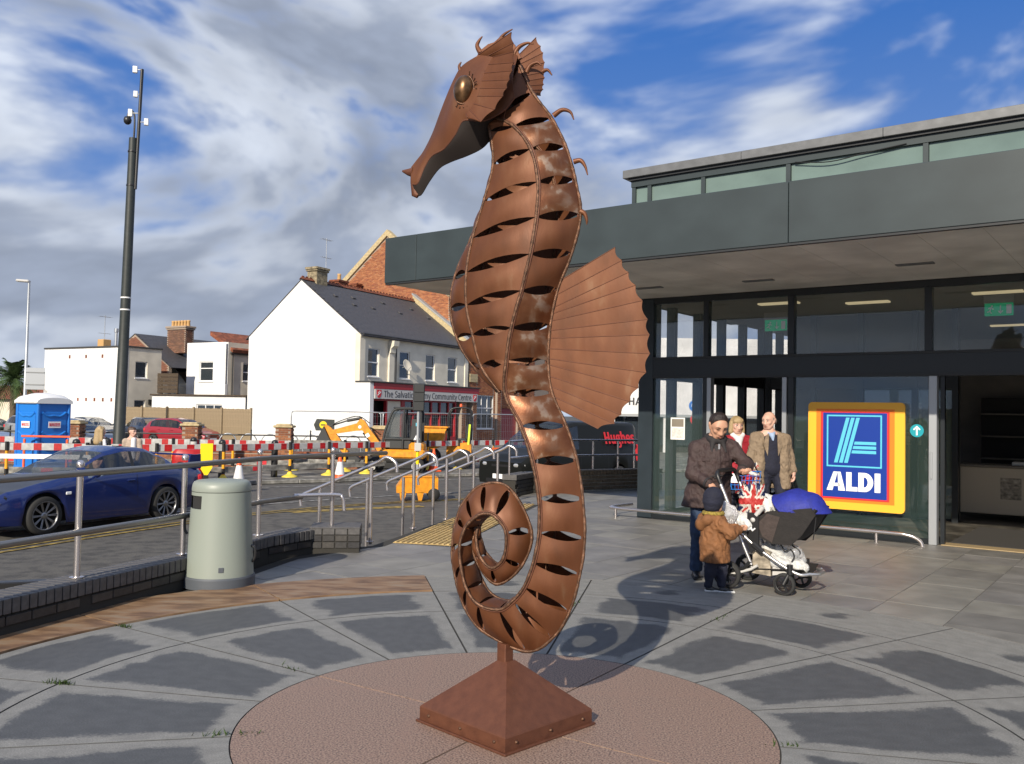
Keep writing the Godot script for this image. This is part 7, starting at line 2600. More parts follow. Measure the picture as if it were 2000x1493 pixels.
func build_pushchair():
	var o := thing("pushchair", "pushchair with blue hood, silver frame and loaded shopping tray", "pushchair", Vector3(2.19, 0, -8.68), -0.62)
	var zs := [0.24, -0.24]
	# frame, one side at a time
	for z in zs:
		var st := S()
		tube(st, [Vector3(-0.09, 1.02, z), Vector3(-0.02, 0.86, z), Vector3(0.12, 0.53, z)], 0.017, 10)
		put("handle_tube", st, M.alu, o)
		st = S()
		tube(st, [Vector3(0.10, 0.56, z), Vector3(0.24, 0.24, z)], 0.016, 10)
		put("rear_leg", st, M.alu, o)
		st = S()
		tube(st, smooth_path([Vector3(0.13, 0.53, z), Vector3(0.30, 0.40, z), Vector3(0.52, 0.27, z), Vector3(0.68, 0.20, z * 0.95), Vector3(0.76, 0.205, z * 0.7)], 4), 0.015, 10)
		put("front_tube", st, M.alu, o)
		st = S()
		box(st, Vector3(0.115, 0.54, z), Vector3(0.09, 0.06, 0.045), Basis(Vector3(0, 0, 1), -0.6), 0.015)
		box(st, Vector3(0.30, 0.40, z), Vector3(0.14, 0.05, 0.042), Basis(Vector3(0, 0, 1), -0.62), 0.012)
		tube(st, [Vector3(0.235, 0.27, z), Vector3(0.17, 0.20, z), Vector3(0.02, 0.155, z)], 0.02, 8)
		put("joint", st, M.black_paint, o)
		st = S()
		tube(st, [Vector3(0.30, 0.24, z), Vector3(0.24, 0.20, z), Vector3(0.05, 0.13, z)], 0.014, 8)
		put("rear_strut", st, M.sign_grey, o)
		# rear wheel
		wheel_small(o, Vector3(0.02, 0.13, z * 1.12), 0.13, 0.05, z > 0)
		# front caster
		st = S()
		tube(st, [Vector3(0.60, 0.28, z), Vector3(0.60, 0.19, z)], 0.028, 10)
		tube(st, [Vector3(0.60, 0.21, z), Vector3(0.55, 0.10, z + 0.036)], 0.019, 8)
		tube(st, [Vector3(0.60, 0.21, z), Vector3(0.55, 0.10, z - 0.036)], 0.019, 8)
		put("caster_fork", st, M.black_paint, o)
		wheel_small(o, Vector3(0.55, 0.10, z), 0.10, 0.045, z > 0)
	# handle bar across, grips
	var s := S()
	tube(s, smooth_path([Vector3(-0.065, 0.965, 0.24), Vector3(-0.10, 1.05, 0.235), Vector3(-0.11, 1.085, 0.18), Vector3(-0.11, 1.09, 0), Vector3(-0.11, 1.085, -0.18), Vector3(-0.10, 1.05, -0.235), Vector3(-0.065, 0.965, -0.24)], 5), 0.021, 10)
	put("handle_bar", s, M.black_paint, o)
	s = S()
	tube(s, smooth_path([Vector3(0.70, 0.20, 0.2), Vector3(0.80, 0.20, 0.1), Vector3(0.81, 0.20, 0.0), Vector3(0.80, 0.20, -0.1), Vector3(0.70, 0.20, -0.2)], 4), 0.016, 8)
	put("front_bumper", s, M.alu, o)
	s = S()
	bar(s, Vector3(0.02, 0.13, -0.27), Vector3(0.02, 0.13, 0.27), 0.012)
	bar(s, Vector3(0.585, 0.215, -0.22), Vector3(0.585, 0.215, 0.22), 0.016)
	put("axle", s, M.black_paint, o)
	# tray
	s = S()
	var G := []
	for i in 9:
		var row := PackedVector3Array()
		for j in 7:
			var z := lerpf(-0.22, 0.22, j / 6.0)
			row.append(Vector3(0.14 + i * 0.072, 0.13 + 0.06 * pow(absf(j / 3.0 - 1.0), 2.0) + 0.05 * (i / 8.0), z))
		G.append(row)
	shell(s, G, 0.008)
	put("basket", s, M.seat_black, o)
	# seat: a sling between the uprights, with sides
	s = S()
	G = []
	var prof := [Vector2(0.22, 0.60), Vector2(0.30, 0.56), Vector2(0.42, 0.50), Vector2(0.55, 0.47), Vector2(0.66, 0.50), Vector2(0.74, 0.60), Vector2(0.82, 0.76)]
	var PP := smooth_path(prof, 3)
	for p in PP:
		var row := PackedVector3Array()
		for j in 9:
			var t := j / 8.0 * 2.0 - 1.0
			row.append(Vector3(p.x, p.y + 0.03 * t * t, 0.21 * t))
		G.append(row)
	shell(s, G, 0.02)
	put("seat", s, M.seat_black, o)
	for z in [0.215, -0.215]:
		s = S()
		prism(s, poly2([0.24, 0.64, 0.31, 0.50, 0.42, 0.45, 0.60, 0.45, 0.70, 0.55, 0.82, 0.74, 0.78, 0.80, 0.38, 0.74]), z - 0.012, z + 0.012)
		put("seat_side", s, M.seat_black, o)
		s = S()
		prism(s, poly2([0.29, 0.62, 0.34, 0.51, 0.43, 0.46, 0.50, 0.70, 0.38, 0.72]), z - 0.016, z + 0.016)
		put("seat_panel", s, M.seat_brown, o)
		s = S()
		prism(s, poly2([0.20, 0.72, 0.31, 0.72, 0.31, 0.42, 0.24, 0.34, 0.20, 0.44]), z * 1.09 - 0.014, z * 1.09 + 0.014)
		put("upright", s, M.black_paint, o)
		s = S()
		lathe(s, [Vector2(0.022, 0), Vector2(0.022, 0.006), Vector2(0.0, 0.007)], 16, Transform3D(Basis(Vector3.RIGHT, PI / 2 * signf(z)), Vector3(0.255, 0.655, z * 1.09 + 0.013 * signf(z))))
		put("hub_cap", s, M.sign_grey, o)
		s = S()
		for q in [[0.235, 0.595, 0.25, 0.555], [0.25, 0.555, 0.28, 0.58]]:
			tube(s, [Vector3(q[0], q[1], z * 1.09 + 0.016 * signf(z)), Vector3(q[2], q[3], z * 1.09 + 0.016 * signf(z))], 0.008, 5)
		put("marking", s, M.sign_white, o)
		s = S()
		tube(s, [Vector3(0.28, 0.70, z * 1.1), Vector3(0.35, 0.78, z * 1.1)], 0.022, 8)
		put("bracket", s, M.sign_grey, o)
	# hood: a quarter shell with hoops, open towards the handle
	s = S()
	G = []
	for i in 15:
		var a := i / 14.0
		var row := PackedVector3Array()
		for j in 15:
			var t := j / 14.0 * PI
			# spine runs from the front edge over the top and down behind
			var rise := lerpf(2.45, 0.12, a)
			var c := Vector3(0.60, 0.72, 0)
			var r := 0.275 - 0.022 * absf(sin(a * PI * 3.0)) * sin(t) - 0.006 * absf(sin(a * PI * 9.0 + t * 2.0)) * sin(t)
			var dir := Vector3(cos(rise) * 1.08, sin(rise) * 0.86, 0)
			var p := c + dir * r * sin(t) + Vector3(0, 0, -cos(t) * 0.225)
			p += Vector3(-0.10 * (1 - sin(t)) * (1.0 - a), 0.03 * (1.0 - sin(t)), 0)
			row.append(p)
		G.append(row)
	shell(s, G, 0.006)
	put("hood", s, M.hood_blue, o)
	s = S()
	for i in [0, 5, 9, 14]:
		tube(s, Array(G[i]), 0.012 if i == 0 else 0.006, 6)
	put("hood_rim", s, M.hood_blue, o)
	s = S()
	tube(s, [Vector3(0.82, 0.72, 0.2), Vector3(0.81, 0.6, 0.215), Vector3(0.80, 0.52, 0.22)], 0.009, 5, true, 0.5)
	put("strap", s, M.black_paint, o)
	# blanket inside
	s = S()
	skin(s, [[Vector3(0.34, 0.80, 0.0), Vector3(0.44, 0.78, 0.10), 0.07, 0.06], [Vector3(0.38, 0.81, -0.05), Vector3(0.48, 0.83, 0.02), 0.05, 0.06], [Vector3(0.30, 0.84, 0.05), Vector3(0.36, 0.74, 0.16), 0.05, 0.03]], 0.009, 70.0, -1e9, [], 0.006)
	var bl := put("muslin", s, M.cloth_white, null)
	bl.transform = o.transform
	tag(bl, "crumpled white muslin tucked under the pushchair's blue hood", "cloth")
	var place := func(called: String, label: String, cat: String) -> Node3D:
		var t := thing(called, label, cat, o.position, -0.62)
		return t
	# bag printed with a flag hanging from the handle
	var bag := thing("flag_carrier_bag", "crumpled bag printed like a union flag on the pushchair seat", "bag", o.position + Basis(Vector3.UP, -0.62) * Vector3(0.20, 0.82, 0.10), -0.25)
	flag_panel(bag, 0.27, 0.30, 0.10)
	var t: Node3D = place.call("white_bundle", "white plastic bundle below the flag bag on the pushchair", "bag")
	s = S()
	skin(s, [[Vector3(0.10, 0.64, 0.2), Vector3(0.20, 0.60, 0.22), 0.05, 0.06], [Vector3(0.13, 0.68, 0.14), Vector3(0.2, 0.66, 0.18), 0.05, 0.05]], 0.008, 70.0, -1e9, [], 0.006)
	put("bundle", s, M.bag_white, t)
	t = place.call("foil_wrapper", "crinkled silver foil the toddler is holding against the frame", "foil")
	s = S()
	skin(s, [[Vector3(-0.02, 0.76, 0.27), Vector3(0.045, 0.69, 0.28), 0.055, 0.06], [Vector3(0.05, 0.68, 0.28), Vector3(0.055, 0.60, 0.27), 0.05, 0.03], [Vector3(-0.05, 0.75, 0.26), Vector3(-0.02, 0.72, 0.28), 0.035, 0.03], [Vector3(0.06, 0.74, 0.25), Vector3(0.09, 0.70, 0.26), 0.03, 0.02]], 0.007, 80.0, -1e9, [], 0.006)
	put("foil", s, M.foil, t)
	t = place.call("white_carrier_bag", "full white carrier bag lying on the pushchair's front tray", "bag")
	s = S()
	skin(s, [[Vector3(0.34, 0.36, 0.02), Vector3(0.44, 0.28, 0.05), 0.085, 0.08], [Vector3(0.46, 0.27, 0.06), Vector3(0.66, 0.235, 0.05), 0.075, 0.055], [Vector3(0.36, 0.30, 0.14), Vector3(0.52, 0.25, 0.14), 0.06, 0.05]], 0.009, 60.0, -1e9, [], 0.006)
	put("bag", s, M.bag_white, t)
	t = place.call("clear_rain_cover", "bundled clear plastic rain cover with black straps on the tray", "rain cover")
	s = S()
	skin(s, [[Vector3(0.46, 0.37, 0.02), Vector3(0.58, 0.36, 0.05), 0.085, 0.075], [Vector3(0.56, 0.35, -0.04), Vector3(0.64, 0.30, 0.02), 0.06, 0.04]], 0.009, 60.0, -1e9, [], 0.006)
	put("cover", s, M.foil_grey if M.has("foil_grey") else M.clear_film, t)
	s = S()
	tube(s, smooth_path([Vector3(0.42, 0.44, 0.06), Vector3(0.48, 0.43, 0.12), Vector3(0.52, 0.38, 0.14), Vector3(0.57, 0.40, 0.13), Vector3(0.60, 0.34, 0.12), Vector3(0.58, 0.29, 0.13)], 4), 0.007, 5)
	tube(s, smooth_path([Vector3(0.50, 0.45, 0.0), Vector3(0.58, 0.43, 0.09), Vector3(0.64, 0.38, 0.08), Vector3(0.62, 0.33, 0.10)], 4), 0.007, 5)
	put("straps", s, M.black_paint, t)
	t = place.call("paper_sack", "creased brown paper sack standing in the pushchair's lower basket", "bag")
	s = S()
	prism(s, poly2([0.235, 0.16, 0.41, 0.15, 0.40, 0.36, 0.30, 0.385, 0.24, 0.35]), 0.02, 0.20)
	put("sack", s, M.paper_bag, t)
	t = place.call("pale_parcel", "pale blue grey parcel beside the paper sack in the basket", "parcel")
	s = S()
	prism(s, poly2([0.42, 0.155, 0.56, 0.19, 0.54, 0.25, 0.42, 0.34]), 0.02, 0.18)
	put("parcel", s, M.sign_grey, t)


func wheel_small(o: Node, c: Vector3, r: float, w: float, near: bool):
	var xf := Transform3D(Basis(Vector3.RIGHT, PI / 2), c)
	var st := S()
	lathe(st, [Vector2(r * 0.80, -w / 2), Vector2(r * 0.95, -w / 2), Vector2(r, -w * 0.3), Vector2(r, w * 0.3), Vector2(r * 0.95, w / 2), Vector2(r * 0.80, w / 2)], 28, xf, false, false)
	var t := put("wheel", st, M.tyre_grey if M.has("tyre_grey") else M.rubber, o)
	st = S()
	lathe(st, [Vector2(r * 0.80, -w * 0.42), Vector2(r * 0.82, 0), Vector2(r * 0.80, w * 0.42), Vector2(r * 0.70, w * 0.40), Vector2(r * 0.68, 0), Vector2(r * 0.70, -w * 0.4), Vector2(r * 0.80, -w * 0.42)], 28, xf, false, false)
	for i in 5:
		var a := TAU * i / 5.0
		box(st, c + Vector3(cos(a), sin(a), 0) * r * 0.42, Vector3(r * 0.7, r * 0.16, w * 0.4), Basis(Vector3(0, 0, 1), a), 0.004)
	lathe(st, [Vector2(r * 0.2, -w * 0.5), Vector2(r * 0.2, w * 0.5)], 14, xf, true)
	put("rim", st, M.black_paint, t)


# ---------------------------------------------------------------- litter bin

func build_bin():
	var o := thing("litter_bin", "round pale grey litter bin with a dark base beside the railing", "bin", Vector3(-2.62, 0, -8.18), 0.0)
	var n := 64
	var prof := [Vector2(0.298, 0.10), Vector2(0.292, 0.20), Vector2(0.282, 0.36), Vector2(0.272, 0.54), Vector2(0.264, 0.70), Vector2(0.261, 0.76), Vector2(0.259, 0.815), Vector2(0.258, 0.845)]
	var open := func(a: float, y: float) -> bool:
		# two posting slots, one on each side
		for c in [PI * 0.79, PI * 1.79]:
			var d := absf(angle_difference(a, c))
			if d < 0.50 and y > 0.70 and y < 0.82:
				return true
		return false
	var st := S()
	st.set_smooth_group(1)
	for i in n:
		var a0 := TAU * i / n
		var a1 := TAU * (i + 1) / n
		for j in prof.size() - 1:
			var mid: float = (prof[j].y + prof[j + 1].y) / 2
			if open.call((a0 + a1) / 2, mid):
				continue
			var p := []
			for q in [[a0, j], [a0, j + 1], [a1, j + 1], [a1, j]]:
				p.append(Vector3(cos(q[0]) * prof[q[1]].x, prof[q[1]].y, sin(q[0]) * prof[q[1]].x))
			quad(st, p[3], p[2], p[1], p[0])
	lathe(st, [Vector2(0.2625, 0.699), Vector2(0.250, 0.70), Vector2(0.250, 0.60)], n, Transform3D(), false, false)
	put("drum", st, M.bin_grey, o)
	st = S()
	lathe(st, [Vector2(0.250, 0.846), Vector2(0.2585, 0.848), Vector2(0.2595, 0.855), Vector2(0.259, 0.88), Vector2(0.254, 0.908), Vector2(0.242, 0.930), Vector2(0.22, 0.943), Vector2(0.1, 0.953), Vector2(0.0, 0.955)], 48, Transform3D(), false, false)
	put("lid", st, M.bin_grey, o)
	st = S()
	lathe(st, [Vector2(0.245, 0.60), Vector2(0.245, 0.845), Vector2(0.0, 0.845)], 32, Transform3D(), true)
	put("liner", st, M.bin_inside, o)
	st = S()
	lathe(st, [Vector2(0.312, 0.0), Vector2(0.312, 0.085), Vector2(0.305, 0.10), Vector2(0.29, 0.10)], 48, Transform3D(), true)
	put("base", st, M.bin_base, o)
	st = S()
	box(st, Vector3(0.10, 0.175, 0.275), Vector3(0.045, 0.045, 0.012), Basis(Vector3.UP, 0.35), 0.003)
	put("lock", st, M.bin_base, o)
	st = S()
	tube(st, smooth_path([Vector3(-0.27, 0.63, 0.06), Vector3(-0.305, 0.60, 0.06), Vector3(-0.305, 0.50, 0.06), Vector3(-0.28, 0.46, 0.06)], 4), 0.012, 6)
	tube(st, smooth_path([Vector3(0.28, 0.36, 0.0), Vector3(0.315, 0.33, 0.0), Vector3(0.315, 0.25, 0.0), Vector3(0.29, 0.21, 0.0)], 4), 0.012, 6)
	put("handle", st, M.black_paint, o)


# ---------------------------------------------------------------- cars: x forward

func interp(P: Array, x: float) -> float:
	for i in P.size() - 1:
		if x <= P[i].x and x >= P[i + 1].x:
			var t: float = (P[i].x - x) / (P[i].x - P[i + 1].x)
			t = lerpf(t, smoothstep(0.0, 1.0, t), 0.5)
			return lerpf(P[i].y, P[i + 1].y, t)
	return P[0].y if x > P[0].x else P[-1].y


func car(called: String, label: String, cat: String, at: Vector3, turn: float, c: Dictionary, group := "") -> Node3D:
	var o := thing(called, label, cat, at, turn, group)
	var L: float = c.L
	var W: float = c.W
	var N := 72
	var wy: float = c.wr
	var ar: float = c.wr * 1.19
	var rings := []
	var xs := []
	for i in N + 1:
		var u := float(i) / N
		# columns close up towards nose and tail
		var x := L / 2 * cos(PI * u) * 0.35 + L / 2 * (1.0 - 2.0 * u) * 0.65
		xs.append(x)
		var e := absf(x) / (L / 2)
		var plan := 1.0 - 0.16 * pow(e, 5.0)
		var bot: float = c.sill + 0.05 * pow(e, 6.0)
		for wx in c.wx:
			var dx := absf(x - wx)
			if dx < ar:
				bot = maxf(bot, wy + sqrt(ar * ar - dx * dx))
		var belt := interp(c.belt, x)
		var top := maxf(interp(c.top, x), belt + 0.005)
		bot = minf(bot, belt - 0.02)
		var cab := clampf((top - belt) / 0.35, 0.0, 1.0)
		var ring := []
		var hw := W / 2 * plan
		for j in 6:
			var t := j / 5.0
			var bulge: float = [0.955, 0.985, 1.0, 0.995, 0.98, 0.955][j]
			ring.append(Vector3(x, lerpf(bot, belt, t), hw * bulge))
		var zr := hw * lerpf(0.93, c.roofw, cab)
		ring.append(Vector3(x, belt + 0.025 * cab, lerpf(hw * 0.945, zr, 0.06)))
		ring.append(Vector3(x, belt + (top - belt) * 0.84, lerpf(hw * 0.945, zr, 0.86)))
		ring.append(Vector3(x, belt + (top - belt) * 0.955, zr * 0.96))
		ring.append(Vector3(x, top - 0.004, zr * 0.72))
		ring.append(Vector3(x, top + 0.012, 0.0))
		var full := PackedVector3Array()
		for p in ring:
			full.append(p)
		for j in range(ring.size() - 2, -1, -1):
			full.append(Vector3(ring[j].x, ring[j].y, -ring[j].z))
		rings.append(full)
	var body := S()
	var front_st := S()
	var rear_st := S()
	var hood_st := S()
	var sides := {}
	var trim := S()
	var m: int = rings[0].size()
	for i in N:
		var x: float = (xs[i] + xs[i + 1]) / 2
		for j in m - 1:
			var jj := mini(j, m - 2 - j)
			var st: SurfaceTool = body
			if jj == 6:
				for g in c.side_glass:
					if x < g[0] and x > g[1]:
						var key := "%s %s" % [g[0], j < m / 2]
						if not sides.has(key):
							sides[key] = S()
						st = sides[key]
				if st == body and x < c.side_glass[0][0] and x > c.side_glass[-1][1]:
					st = trim
			elif jj >= 8:
				if x < c.screen[0] and x > c.screen[1]:
					st = front_st
				elif x < c.rear[0] and x > c.rear[1]:
					st = rear_st
				elif c.has("hood") and x > c.screen[0] + 0.03 and x < L / 2 - 0.14 and jj >= 8:
					st = hood_st
			st.set_smooth_group(1)
			quad(st, rings[i][j], rings[i + 1][j], rings[i + 1][j + 1], rings[i][j + 1])
	for s in [0, N]:
		body.set_smooth_group(-1)
		fan(body, rings[s], s == 0)
	put("body", body, c.paint, o)
	put("windscreen", front_st, M.car_glass, o)
	if c.rear[1] > -L / 2:
		put("rear_window", rear_st, M.car_glass, o)
	for k in sides:
		put("side_window", sides[k], M.dark_glass, o)
	if c.side_glass.size() > 1:
		put("pillar", trim, M.black_paint, o)
	if c.has("hood"):
		put("bonnet", hood_st, c.hood, o)
	# inside and under
	var st2 := S()
	box(st2, Vector3(0, c.sill + 0.14, 0), Vector3(L * 0.93, 0.30, W * 0.66))
	box(st2, Vector3((c.screen[1] + c.rear[0]) / 2, c.sill + 0.26, 0), Vector3(c.screen[0] - c.rear[1] - 0.5, 0.24, W * 0.86))
	put("underbody", st2, M.interior_dark, o)
	st2 = S()
	var dash_x: float = c.screen[0] - 0.35
	box(st2, Vector3(dash_x - 0.1, interp(c.belt, dash_x) - 0.12, 0), Vector3(0.4, 0.16, W * 0.78), Basis(), 0.04)
	for z in [-0.36, 0.36]:
		for x in c.seats:
			box(st2, Vector3(x, c.sill + 0.50, z), Vector3(0.14, 0.62, 0.46), Basis(Vector3(0, 0, 1), 0.2), 0.05)
			box(st2, Vector3(x - 0.1, c.sill + 0.90, z), Vector3(0.09, 0.2, 0.24), Basis(Vector3(0, 0, 1), 0.15), 0.04)
	put("seats", st2, M.interior_dark, o)
	# wheels
	for wx in c.wx:
		for s in [-1.0, 1.0]:
			car_wheel(o, Vector3(wx, wy, s * (W / 2 - 0.105)), wy, s, c.get("spokes", 7))
	# lamps, plate, mirrors, handles
	for s in [-1.0, 1.0]:
		st2 = S()
		var hx := L / 2 - 0.07
		var hy := interp(c.belt, hx) - 0.06
		lathe(st2, [Vector2(0.0, 0.05), Vector2(0.06, 0.04), Vector2(0.10, 0.0)], 14, Transform3D(Basis(Vector3(0, 1, 0), -0.35 * s) * Basis(Vector3(0, 0, 1), -PI / 2) * Basis.from_scale(Vector3(0.75, 1, 1.7)), Vector3(hx + 0.02, hy, s * W * 0.345)))
		put("headlight", st2, M.lamp_glass if M.has("lamp_glass") else M.alu, o)
		st2 = S()
		box(st2, Vector3(-L / 2 + 0.05, interp(c.belt, -L / 2) - 0.12, s * W * 0.36), Vector3(0.12, 0.16 if not c.has("tall_lamp") else 0.5, 0.30), Basis(Vector3.UP, 0.3 * s), 0.03)
		put("tail_light", st2, M.red_ink, o)
		st2 = S()
		var mx: float = c.screen[0] - 0.42
		skin(st2, [[Vector3(mx, interp(c.belt, mx) + 0.08, s * (W / 2 + 0.08)), Vector3(mx + 0.02, interp(c.belt, mx) + 0.09, s * (W / 2 + 0.13)), 0.055, 0.05]], 0.016, 90.0)
		bar(st2, Vector3(mx, interp(c.belt, mx) + 0.02, s * (W / 2 - 0.03)), Vector3(mx, interp(c.belt, mx) + 0.07, s * (W / 2 + 0.07)), 0.02, 6)
		put("mirror", st2, c.paint, o)
		for hxx in c.handles:
			st2 = S()
			box(st2, Vector3(hxx, interp(c.belt, hxx) - 0.10, s * (W / 2 - 0.012)), Vector3(0.17, 0.03, 0.03), Basis(), 0.01)
			put("door_handle", st2, c.paint, o)
		# door outlines, as narrow dark grooves
		for gx in c.gaps:
			st2 = S()
			for j in 8:
				var t0 := j / 8.0
				var y0 := lerpf(c.sill + 0.06, interp(c.belt, gx), t0)
				var y1 := lerpf(c.sill + 0.06, interp(c.belt, gx), t0 + 0.125)
				var bul := func(t: float) -> float:
					var A := [0.955, 0.985, 1.0, 0.995, 0.98, 0.955]
					var k := mini(int(t * 5.0), 4)
					return lerpf(A[k], A[k + 1], t * 5.0 - k)
				var z0: float = W / 2 * bul.call(t0) * (1.0 - 0.16 * pow(absf(gx) / (L / 2), 5.0))
				var z1: float = W / 2 * bul.call(t0 + 0.125) * (1.0 - 0.16 * pow(absf(gx) / (L / 2), 5.0))
				st2.set_smooth_group(-1)
				quad(st2, Vector3(gx - 0.004, y0, s * (z0 + 0.0015)), Vector3(gx - 0.004, y1, s * (z1 + 0.0015)), Vector3(gx + 0.004, y1, s * (z1 + 0.0015)), Vector3(gx + 0.004, y0, s * (z0 + 0.0015)))
			put("door_gap", st2, M.black_paint, o)
	st2 = S()
	box(st2, Vector3(L / 2 - 0.005, c.sill + 0.24, 0), Vector3(0.03, 0.12, 0.52))
	put("number_plate", st2, M.sign_white, o)
	st2 = S()
	box(st2, Vector3(L / 2 - 0.012, c.sill + 0.13, 0), Vector3(0.03, 0.10, W * 0.55), Basis(), 0.01)
	box(st2, Vector3(L / 2 - 0.012, interp(c.belt, L / 2) - 0.07, 0), Vector3(0.03, 0.07, W * 0.34), Basis(), 0.01)
	put("grille", st2, M.black_paint, o)
	return o


func car_wheel(o: Node, c: Vector3, r: float, s: float, spokes: int):
	var w := 0.20
	var xf := Transform3D(Basis(Vector3.RIGHT, PI / 2 * s), c)
	var st := S()
	var rr := r * 0.76
	lathe(st, [Vector2(rr, -w / 2), Vector2(r * 0.95, -w / 2), Vector2(r, -w * 0.36), Vector2(r, w * 0.36), Vector2(r * 0.95, w / 2), Vector2(rr, w / 2)], 36, xf, false, false)
	var t := put("wheel", st, M.rubber, o)
	st = S()
	lathe(st, [Vector2(rr + 0.003, w / 2 - 0.004), Vector2(rr - 0.012, w / 2 + 0.004), Vector2(rr - 0.02, w * 0.42), Vector2(rr - 0.03, w * 0.1), Vector2(rr - 0.03, -w * 0.3)], 36, xf, false, false)
	for i in spokes:
		var a := TAU * i / spokes
		for d in [-0.09, 0.09]:
			var dir := xf.basis * Vector3(cos(a + d), 0, sin(a + d))
			var dir2 := xf.basis * Vector3(cos(a + d * 0.6), 0, sin(a + d * 0.6))
			var ax := xf.basis.y
			tube(st, [c + dir * r * 0.14 + ax * w * 0.30, c + dir2 * (rr - 0.015) + ax * w * 0.40], 0.010, 5)
	lathe(st, [Vector2(r * 0.20, w * 0.2), Vector2(r * 0.19, w * 0.36), Vector2(r * 0.1, w * 0.42), Vector2(0.0, w * 0.42)], 18, xf)
	put("rim", st, M.alu_dark if M.has("alu_dark") else M.alu, t)
	st = S()
	lathe(st, [Vector2(rr - 0.02, -w * 0.1), Vector2(0.0, -w * 0.1)], 24, xf, true)
	put("brake_disc", st, M.interior_dark, t)


func build_vehicles():
	mk("alu_dark", 0.30, 0.30, 0.31, 0.35, 0.9)
	mk("carbon", 0.02, 0.02, 0.022, 0.35, 0.0)
	var lg := mk("lamp_glass", 0.55, 0.56, 0.58, 0.12, 0.5)
	var coupe := {"L": 4.34, "W": 1.69, "sill": 0.17, "wr": 0.315, "wx": [1.33, -1.19], "roofw": 0.70, "paint": paint("blue_paint", 0.003, 0.014, 0.105), "hood": M.carbon, "spokes": 10,
		"belt": [Vector2(2.17, 0.60), Vector2(1.9, 0.68), Vector2(1.3, 0.78), Vector2(0.7, 0.86), Vector2(-0.2, 0.90), Vector2(-1.3, 0.93), Vector2(-2.0, 0.90), Vector2(-2.17, 0.86)],
		"top": [Vector2(2.17, 0.62), Vector2(1.9, 0.74), Vector2(1.3, 0.86), Vector2(0.86, 0.93), Vector2(0.5, 1.13), Vector2(0.05, 1.33), Vector2(-0.35, 1.40), Vector2(-0.8, 1.38), Vector2(-1.15, 1.24), Vector2(-1.55, 1.01), Vector2(-1.75, 0.97), Vector2(-2.1, 0.95), Vector2(-2.17, 0.88)],
		"side_glass": [[0.52, -0.46], [-0.53, -1.22]], "screen": [0.86, 0.06], "rear": [-0.86, -1.54], "seats": [-0.15, -0.95], "handles": [-0.36], "gaps": [0.72, -0.50]}
	var o := car("blue_coupe", "blue two door coupe with dark bonnet and tall rear spoiler", "car", Vector3(-7.80, ROAD, -16.42), -2.04, coupe)
	# spoiler, scoop, bumper lamp
	var st := S()
	box(st, Vector3(-1.98, 1.20, 0), Vector3(0.26, 0.035, 1.42), Basis(Vector3(0, 0, 1), 0.08), 0.012)
	for z in [-0.69, 0.69]:
		prism(st, poly2([-2.12, 1.22, -1.86, 1.20, -1.80, 0.94, -2.14, 0.93]), z - 0.02, z + 0.02)
	put("spoiler", st, coupe.paint, o)
	st = S()
	skin(st, [[Vector3(1.02, 0.90, -0.2), Vector3(1.02, 0.90, 0.2), 0.06, 0.06], [Vector3(1.25, 0.87, -0.2), Vector3(1.25, 0.87, 0.2), 0.035, 0.035]], 0.016, 80.0)
	put("scoop", st, coupe.paint, o)
	for s in [-1, 1]:
		st = S()
		box(st, Vector3(2.06, 0.40, s * 0.56), Vector3(0.12, 0.10, 0.26), Basis(Vector3.UP, -0.5 * s), 0.03)
		put("fog_lamp", st, M.clay_pot, o)
		st = S()
		box(st, Vector3(1.86, 0.615, s * 0.60), Vector3(0.34, 0.13, 0.20), Basis(Vector3.UP, -0.35 * s), 0.03)
		put("lamp_surround", st, M.black_paint, o)
		st = S()
		box(st, Vector3(0.92, 0.66, s * 0.845), Vector3(0.10, 0.05, 0.02), Basis(), 0.008)
		put("side_repeater", st, M.sign_white, o)
	# the driver
	var cb := Basis(Vector3.UP, -2.04)
	var d := thing("person", "driver in pale blue shirt and dark cap inside the blue car", "person", Vector3(-7.80, ROAD, -16.42) + cb * Vector3(0, 0, -0.36), -2.04)
	var hc := Vector3(-0.02, 1.13, 0)
	var st2 := S()
	var face := Basis(Vector3.UP, PI / 2)
	skin(st2, [[Vector3(-0.05, 0.55, 0), Vector3(-0.05, 0.86, 0), 0.14, 0.13], [Vector3(-0.05, 0.93, 0), hc + Vector3(0, -0.06, 0), 0.055, 0.05], [Vector3(-0.05, 0.88, -0.18), Vector3(0.18, 0.70, -0.22), 0.05, 0.04], [Vector3(0.18, 0.70, -0.22), Vector3(0.38, 0.82, -0.14), 0.04, 0.03], [Vector3(-0.05, 0.88, 0.18), Vector3(0.18, 0.70, 0.2), 0.05, 0.04], [Vector3(0.18, 0.70, 0.2), Vector3(0.38, 0.82, 0.12), 0.04, 0.03]], 0.018, 50.0)
	skin(st2, head_bones(hc, face, 1.0), 0.008, 90.0)
	skin(st2, hand_bones(Vector3(0.38, 0.82, -0.14), Basis(Vector3(0, 1, 0), Vector3(1, 0, 0), Vector3(0, 0, -1)), 1.0, 1.0), 0.007, 120.0)
	skin(st2, hand_bones(Vector3(0.38, 0.82, 0.12), Basis(Vector3(0, 1, 0), Vector3(1, 0, 0), Vector3(0, 0, -1)), 1.0, 1.0), 0.007, 120.0)
	put("body", st2, M.skin_pale, d)
	st2 = S()
	skin(st2, [[Vector3(-0.05, 0.58, 0), Vector3(-0.05, 0.86, 0), 0.165, 0.155], [Vector3(-0.05, 0.88, -0.18), Vector3(0.14, 0.73, -0.22), 0.07, 0.06], [Vector3(-0.05, 0.88, 0.18), Vector3(0.14, 0.73, 0.2), 0.07, 0.06]], 0.018, 55.0)
	put("shirt", st2, M.shirt_blue, d)
	st2 = S()
